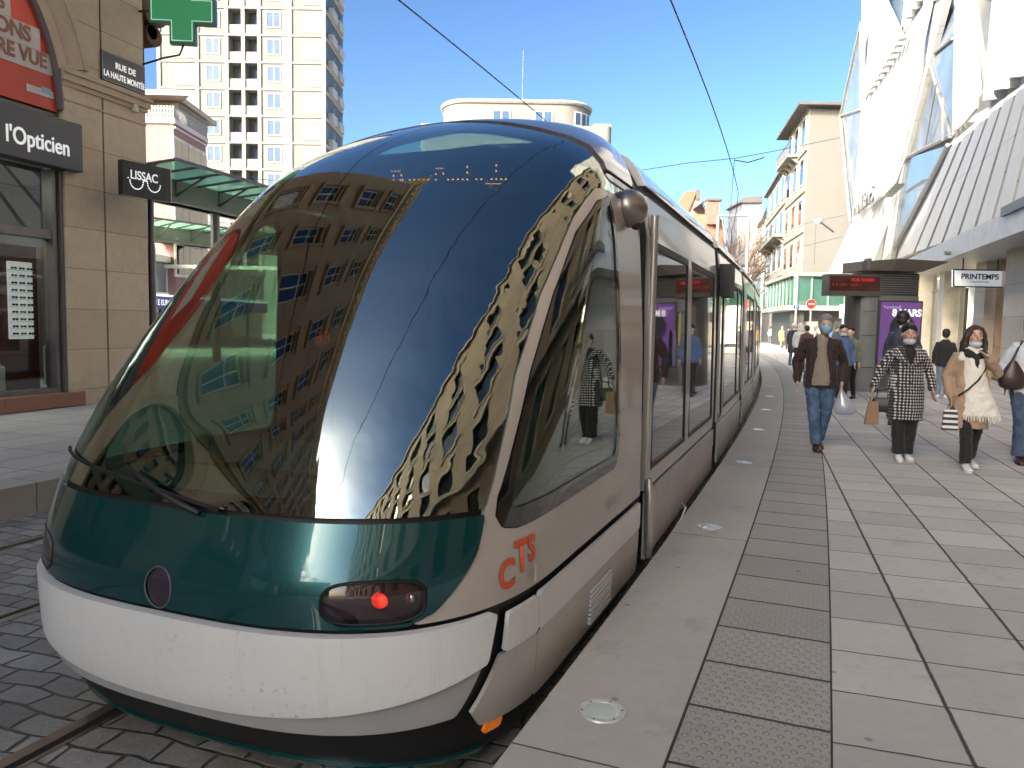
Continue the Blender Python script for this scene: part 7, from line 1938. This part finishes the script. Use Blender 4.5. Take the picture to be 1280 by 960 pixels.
# his plastic bag
PB=glass_mat('thin plastic',(0.86,0.88,0.92),0.08,thru=0.55,dark=(0.62,0.64,0.70))
def lw_(p,pos,rot,s): Rz=np.array([[math.cos(rot),-math.sin(rot),0],[math.sin(rot),math.cos(rot),0],[0,0,1]]); return Rz@(np.array(p)*s)+np.array([pos[0],pos[1],0])
hx=lw_((.25,-.05,.79),(0.74,10.66),0,1.735/1.72)
pbg=Thing('plastic_bag',hx+np.array([0,0,-.35]),'thin pale plastic bag with blue goods hanging from the man\'s hand','plastic bag')
b=MB(); rings=[]
for z,rx,ry,ox in ((-.325,.06,.04,.04),(-.315,.10,.06,.05),(-.27,.135,.075,.055),(-.20,.125,.07,.045),(-.12,.08,.05,.03),(-.04,.035,.025,.01),(0.01,.012,.012,.0)):
    rings.append(ering(hx+np.array([ox,0,z]),rx,ry,20,2.2))
b.loft(rings); me=None
pbg.part('bag_skin',b,PB,smooth=60)
b=MB(); b.ell(hx+np.array([.03,0,-.26]),(.065,.045,.045),14,8); b.ell(hx+np.array([.10,0,-.255]),(.06,.045,.042),14,8); b.ell(hx+np.array([.06,-.01,-.285]),(.09,.045,.03),14,8); pbg.part('contents',b,M('blue wrapped goods',(0.20,0.24,0.42),0.6,var=0.3,vs=25),smooth=60)
b=MB(); b.tube([hx+np.array([-.01,0,.0]),hx+np.array([0,-.01,.035]),hx+np.array([.012,0,.0])],.004,6); pbg.part('handle',b,PB,smooth=60)

# 2 --- woman in a checked coat
def check_mat():
    mt,nt,p=newmat('black white check'); g=nt.nodes.new('ShaderNodeNewGeometry').outputs[0]; sx=nt.nodes.new('ShaderNodeSeparateXYZ'); nt.links.new(g,sx.inputs[0])
    s=0.036
    a=mathn(nt,'FRACT',mathn(nt,'DIVIDE',mathn(nt,'ADD',sx.outputs[0],mathn(nt,'MULTIPLY',sx.outputs[1],0.8)),s))
    c=mathn(nt,'FRACT',mathn(nt,'DIVIDE',sx.outputs[2],s))
    A=mathn(nt,'GREATER_THAN',a,0.42); Cc=mathn(nt,'GREATER_THAN',c,0.42)
    k=mathn(nt,'MULTIPLY',mathn(nt,'ADD',A,Cc),0.5)
    col=ramp(nt,k,[(0.0,(0.66,0.65,0.62)),(0.5,(0.085,0.085,0.09)),(1.0,(0.008,0.008,0.011))])
    nt.links.new(col,p.inputs['Base Color']); p.inputs['Roughness'].default_value=0.9; p.inputs['Sheen Weight'].default_value=0.2; return mt
CHK=check_mat(); BLK=cloth('black wool',(0.010,0.010,0.012),0.85); BLKT=cloth('black trousers',(0.008,0.008,0.010),0.8,var=0.3)
def ex_w2(c):
    X,prt,rem,hp,shm=c['X'],c['prt'],c['rem'],c['hp'],c['shm']
    e=MB(); e.loft([ering(shm+[0,-.01,-.09],.085,.115),ering(shm+[0,-.01,-.02],.085,.10),ering(shm+[0,-.012,.05],.075,.078),ering(shm+[0,-.012,.095],.068,.07)]); rem(e,'black_scarf',BLK,noi=.014,ns=.04)
    e=MB(); e.prism([(0.0,-.178,1.215),(.035,-.172,1.29),(.068,-.145,1.39),(.05,-.10,1.45),(-.05,-.10,1.45),(-.068,-.145,1.39),(-.035,-.172,1.29)],(0,.05,0)); prt('black_top',e,BLK,None)
    for sgn in (-1,1):   # wide lapels
        e=MB(); P=[(sgn*.004,-.186,1.195),(sgn*.09,-.186,1.26),(sgn*.175,-.150,1.315),(sgn*.185,-.08,1.39),(sgn*.13,-.03,1.455),(sgn*.085,-.085,1.455),(sgn*.07,-.155,1.39),(sgn*.036,-.182,1.29)]
        e.prism(P,(0,-.016,0.004)); prt('lapel',e,CHK,None)
        e=MB(); e.prism([(sgn*.07,-.170,.90),(sgn*.16,-.150,.93),(sgn*.16,-.152,.955),(sgn*.07,-.173,.925)],(0,-.012,0)); prt('pocket_flap',e,CHK,None)
    for z in (1.14,1.0):
        e=MB(); e.lathe([(0.001,-.008),(.014,-.008),(.014,.0)],(0.01,-.165,z),12,axis='y'); prt('button',e,blackr,None)
w2=person('woman in a black and white checked coat with lowered mask and white sneakers',(1.67,10.22),0.06,1.615,
  J(head=(.0,-.03,1.60),elL=(-.30,.02,1.16),wrL=(-.385,-.05,.935),hdL=(-.41,-.07,.85),shL=(-.165,0,1.375),shR=(.165,0,1.375),elR=(.28,.05,1.13),wrR=(.305,-.03,.92),hdR=(.31,-.06,.84),
    ankL=(-.055,-.06,.09),toeL=(-.07,-.24,.035),kneeL=(-.08,-.05,.5),ankR=(.055,.02,.09),toeR=(.075,-.14,.035),kneeR=(.08,-.02,.5)),
  skin=SKIN2,hair='short',hair_m=black_hair,top=COATP,top_m=CHK,pants_m=BLKT,shoe_m=whs,sole_m=whsole,mask='down',extras=ex_w2,wide=1.02,pant_r=1.22,sleeve=1.12)
hx=lw_((-.41,-.07,.84),(1.67,10.22),0.06,1.615/1.72)
bag=Thing('paper_bag',hx+np.array([0,0,-.42]),'brown paper carrier bag held by the woman in the checked coat','bag')
KR=M('kraft paper',(0.25,0.16,0.10),0.8,var=0.12,vs=8,bmp=0.3,bs=15)
b=MB(); z1=hx[2]-.09; z0=hx[2]-.37; cxx,cyy=hx[0]+.02,hx[1]
b.add([(cxx-.085,cyy-.05,z0),(cxx+.07,cyy-.05,z0+.005),(cxx+.07,cyy+.05,z0+.005),(cxx-.085,cyy+.05,z0),(cxx-.05,cyy-.03,z1),(cxx+.055,cyy-.03,z1-.005),(cxx+.055,cyy+.03,z1-.005),(cxx-.05,cyy+.03,z1)],[(0,3,2,1),(0,1,5,4),(1,2,6,5),(2,3,7,6),(3,0,4,7),(4,5,6,7)]); bag.part('bag_body',b,KR)
for o in (-.03,.03):
    b=MB(); b.tube([(cxx-.03,cyy+o,z1-.01),(hx[0]-.01,hx[1],hx[2]-.01),(hx[0]+.015,hx[1],hx[2]-.01),(cxx+.035,cyy+o,z1-.01)],.004,6); bag.part('handle',b,KR,smooth=60)
hb=Thing('handbag',hx+np.array([.12,0.05,-.25]),'black handbag hanging beside the checked coat, behind the paper bag','handbag')
b=MB(); c=hx+np.array([.145,.07,-.10]); b.loft([[c+np.array([x*sc,y*sc2,z]) for x,y in [( .13,0),(.11,.05),(-.11,.05),(-.13,0),(-.11,-.05),(.11,-.05)]] for z,sc,sc2 in ((-.12,.8,.7),(-.10,1,1),(.02,.98,.9),(.055,.85,.4))]); hb.part('bag_body',b,M('black leather',(0.018,0.018,0.02),0.3,var=0.2,bmp=0.4,bs=60),smooth=40)
b=MB(); b.tube([c+np.array([-.08,0,.04]),c+np.array([-.07,-.02,.15]),hx+np.array([.02,.0,.03]),c+np.array([.06,-.02,.16]),c+np.array([.08,0,.04])],.008,6); hb.part('strap',b,blackr,smooth=60)

# 3 --- woman with a large white scarf
CAM=cloth('camel coat',(0.36,0.25,0.17),0.85); SCF=cloth('off white wool scarf',(0.72,0.70,0.64),0.95,var=0.06,b=0.6,bs=45)
def ex_w3(c):
    X,prt,rem,hp,shm=c['X'],c['prt'],c['rem'],c['hp'],c['shm']
    e=MB(); rings=[]
    for z,cx,rx,ry in ((.66,.085,.250,.172),(.74,.072,.225,.170),(.90,.045,.185,.168),(1.05,.02,.150,.165),(1.20,.0,.138,.160),(1.32,-.005,.130,.150),(1.41,-.005,.12,.115),(1.45,0,.10,.09)):
        rings.append(ering(np.array([cx,-.022,z]),rx,ry,30,2.3))
    e.loft(rings); e.tube([(-.13,-.05,1.36),(-.09,-.06,1.43),(0,-.05,1.46),(.09,-.06,1.43),(.13,-.05,1.36)],.05,10,rnd=True)
    rem(e,'scarf',SCF,noi=.018,ns=.09)
    e=MB()
    rg=random.Random(5)
    for k in range(46):
        a=PI+ (k+0.5)/46*PI; x=.085+.247*math.cos(a); y=-.022+.170*math.sin(a); dx=rg.uniform(-.008,.008)
        e.tube([(x,y,.675),(x+dx,y-.004,.64),(x+dx*2+.004,y-.002,.595+rg.uniform(-.012,.01))],[.006,.005,.0025],5)
    prt('fringe',e,SCF)
    e=MB(); e.tube([(-.10,-.06,1.44),(-.07,-.12,1.40),(0,-.14,1.36),(.07,-.12,1.40),(.10,-.06,1.44)],[.045,.05,.04,.05,.045],10,rnd=True); e.tube([(0,-.155,1.37),(.0,-.172,1.29),(.005,-.178,1.24)],[.03,.025,.006],8,rnd=True); rem(e,'black_collar',BLK,noi=.015,ns=.03)
    e=MB(); e.tube([(.11,-.14,1.24),(.02,-.193,1.10),(-.09,-.19,.98),(-.17,-.13,.90)],.011,6); prt('bag_strap',e,blackr)
w3=person('woman in a long off white scarf over a camel coat, one hand at her chin',(2.27,9.86),0.10,1.60,
  J(head=(.005,-.03,1.60),shL=(-.16,0,1.375),shR=(.16,0,1.375),elL=(-.255,.03,1.12),wrL=(-.245,-.06,.90),hdL=(-.235,-.10,.82),elR=(.275,-.06,1.18),wrR=(.115,-.20,1.345),hdR=(.045,-.215,1.42),
    kneeL=(-.05,-.10,.5),ankL=(-.06,-.18,.09),toeL=(-.07,-.36,.035),kneeR=(.10,.02,.50),ankR=(.07,.10,.12),toeR=(.09,-.05,.05)),
  skin=SKIN2,hair='long',hair_m=brown_hair,top=[(.50,.215,.155),(.60,.21,.155)]+COATP[2:],top_m=CAM,pants_m=BLKT,shoe_m=whs,sole_m=whsole,mask='down',extras=ex_w3,pant_r=1.08,sleeve=1.12)
hx=lw_((-.235,-.10,.81),(2.27,9.86),0.10,1.60/1.72)
sbg=Thing('striped_bag',hx+np.array([0,0,-.33]),'small black and white striped bag hanging from the scarf woman\'s lower hand','bag')
def stripe_mat():
    mt,nt,p=newmat('black white stripes'); g=nt.nodes.new('ShaderNodeNewGeometry').outputs[0]; sx=nt.nodes.new('ShaderNodeSeparateXYZ'); nt.links.new(g,sx.inputs[0])
    f=mathn(nt,'GREATER_THAN',mathn(nt,'FRACT',mathn(nt,'DIVIDE',sx.outputs[2],0.062)),0.5); nt.links.new(mixc(nt,f,(0.015,0.015,0.02),(0.7,0.7,0.7)),p.inputs['Base Color']); return mt
b=MB(); z1=hx[2]-.08; z0=hx[2]-.31; b.add([(hx[0]-.08,hx[1]-.035,z0),(hx[0]+.08,hx[1]-.035,z0),(hx[0]+.08,hx[1]+.035,z0),(hx[0]-.08,hx[1]+.035,z0),(hx[0]-.065,hx[1]-.02,z1),(hx[0]+.065,hx[1]-.02,z1),(hx[0]+.065,hx[1]+.02,z1),(hx[0]-.065,hx[1]+.02,z1)],[(0,3,2,1),(0,1,5,4),(1,2,6,5),(2,3,7,6),(3,0,4,7),(4,5,6,7)]); sbg.part('bag_body',b,stripe_mat())
b=MB(); b.tube([(hx[0]-.04,hx[1],z1-.005),(hx[0]-.01,hx[1],hx[2]-.005),(hx[0]+.01,hx[1],hx[2]-.005),(hx[0]+.04,hx[1],z1-.005)],.004,6); sbg.part('handle',b,blackr,smooth=60)
# 4 --- partly visible woman at the right edge
PW=cloth('pale blue white knit',(0.50,0.53,0.60),0.9,var=0.08); 
w4=person('person in a pale knit top and blue jeans cut off by the right picture edge',(3.06,10.62),0.15,1.74,
  J(elL=(-.26,.06,1.15),wrL=(-.27,-.02,.95),hdL=(-.27,-.05,.87),kneeL=(-.10,-.10,.50),ankL=(-.10,-.10,.09),toeL=(-.14,-.27,.035),ankR=(.10,.12,.09),toeR=(.10,-.05,.035)),
  skin=SKIN,hair='short',hair_m=brown_hair,top=JK,top_m=PW,pants_m=JEAND,shoe_m=brs,wide=1.05,pant_r=1.25)
sbp=lw_((-.23,-.10,1.0),(3.06,10.62),0.15,1.0)
sh_=Thing('shoulder_bag',sbp,'dark brown slouchy shoulder bag at the right picture edge','handbag')
b=MB(); b.loft([[sbp+np.array([x*a,y*a2,z]) for x,y in [(math.cos(q),math.sin(q)) for q in np.linspace(0,2*PI,16,endpoint=False)]] for z,a,a2 in ((-.12,.05,.03),(-.10,.12,.06),(-.02,.155,.08),(.06,.13,.07),(.16,.07,.05),(.22,.03,.03))]); sh_.part('bag_body',b,M('dark brown leather',(0.035,0.022,0.02),0.4,var=0.25,bmp=0.4,bs=20),smooth=60)
b=MB(); b.tube([sbp+np.array([-.02,0,.2]),sbp+np.array([.05,0.05,.36]),sbp+np.array([.11,.10,.46])],.014,6); sh_.part('strap',b,blackr,smooth=60)
# 5 --- people farther back
NAV=cloth('navy padded jacket',(0.022,0.026,0.05),0.6,var=0.2); TAUP=cloth('taupe shoulder cloth',(0.13,0.115,0.095),0.85)
def ex_p5(c):
    e=MB(); shm=c['shm']; e.loft([ering(shm+[0,0,-.10],.20,.135),ering(shm+[0,0,-.02],.185,.125),ering(shm+[0,0,.05],.10,.09),ering(shm+[0,0,.09],.075,.075)]); c['rem'](e,'yoke',TAUP,noi=.012,ns=.06)
q=onD(1126,480,12.6); person('dark haired person in a navy jacket seen from behind before the violet poster',(q[0],q[1]),2.7,1.86,J(head=(.03,-.04,1.585),elR=(.25,-.06,1.16)),hair='short',hair_m=black_hair,top=JK,top_m=NAV,pants_m=cloth('dark trousers',(0.02,0.02,0.022)),shoe_m=brs,extras=ex_p5,wide=1.2)
q=onD(1178,497,18.0); person('person in a black jacket and faded jeans walking away to the store entrance',(q[0],q[1]),2.9,1.60,J(kneeL=(-.08,-.08,.5),ankL=(-.06,-.08,.09),toeL=(-.06,-.25,.035)),hair='bun',hair_m=black_hair,top=JK,top_m=BLK,pants_m=jeans_mat('faded jeans',(0.10,0.13,0.18),(0.17,0.21,0.28)),shoe_m=whs,sole_m=whsole,detail=False,wide=1.1)
bl_=cloth('blue jacket',(0.07,0.12,0.25)); ol_=cloth('olive jacket',(0.13,0.14,0.09)); mar=cloth('maroon jacket',(0.10,0.03,0.03)); whc=cloth('white coat',(0.6,0.58,0.54)); tan=cloth('ochre coat',(0.45,0.28,0.12)); dk=cloth('dark coat',(0.018,0.02,0.03)); 
def walker(px,D,label,top_m,hairk,hair_m,rot,pm,H=1.7,coat=False,grp='people far along the platform',mask=None,wide=1.05,z=0):
    q=onD(px,450,D); return person(label,(q[0],q[1]),rot,H,J(kneeL=(-.08,-.09,.5),ankL=(-.08,-.12,.09),toeL=(-.09,-.29,.035),ankR=(.09,.10,.09),toeR=(.09,-.06,.035)),hair=hairk,hair_m=hair_m,top=COATP if coat else JK,top_m=top_m,pants_m=pm,shoe_m=brs,detail=False,wide=wide,group=grp,mask=mask)
whhat=cloth('white knit hat',(0.62,0.6,0.58))
walker(1053,16.6,'person in a blue jacket and white mask between the man and the kiosk',bl_,'short',black_hair,0.1,BLKT,1.66,mask='down')
walker(1062,17.4,'person in an olive jacket close beside the dark kiosk corner',ol_,'short',brown_hair,-0.5,BLKT,1.62)
walker(991,33,'person in a long dark coat and white knit hat left of the man\'s head',dk,'hat',whhat,2.8,JEAND,1.80,coat=True)
walker(999,30.5,'person in a white hooded top right behind the grey haired man',whc,'hood',whc,2.9,BLKT,1.76)
walker(1007.5,28,'dark haired person in a maroon jacket partly behind the man\'s head',mar,'short',black_hair,3.1,BLKT,1.68)
walker(1017,36,'person in a pale coat far behind the no entry sign post',whc,'hat',whhat,0.2,JEAND,1.74,coat=True)
walker(976,64,'small distant person in an ochre coat on the sunlit paving',tan,'short',grey_hair,0.4,cloth('grey trousers',(0.2,0.19,0.18)),1.75,coat=True)
walker(984,58,'small distant person in a dark coat and white bag beside the ochre coat',dk,'short',black_hair,3.0,BLKT,1.75,coat=True)
walker(962,80,'smallest distant person in white at the street end by the tram',whc,'short',black_hair,3.0,JEAND,1.75)
walker(1044,46,'distant person in a dark jacket seen past the man\'s right shoulder',dk,'short',black_hair,2.4,JEAND,1.75)
walker(1036,52,'distant person in a blue jacket seen past the man\'s right shoulder',bl_,'short',brown_hair,0.3,BLKT,1.75)
q=onD(192,410,24.0); person('person in black at the far left seen past the tram nose',(q[0],q[1]),2.2,1.98,J(),hair='short',hair_m=black_hair,top=COATP,top_m=dk,pants_m=BLKT,shoe_m=brs,detail=False,wide=1.1)
q=onD(197,420,23.6); b=MB(); b.loft([ering(np.array([q[0],q[1],0.85]),.10,.08),ering(np.array([q[0],q[1],1.0]),.12,.09),ering(np.array([q[0],q[1],1.25]),.05,.05)]); 
wbg=Thing('white_bag',(q[0],q[1],.85),'white carrier bag in the hand of the black clad far left person','bag'); wbg.part('bag_body',b,whc,smooth=60); b=MB(); b.tube([(q[0]-.03,q[1],1.22),(q[0],q[1],1.33),(q[0]+.03,q[1],1.22)],.012,5); wbg.part('handle',b,whc)
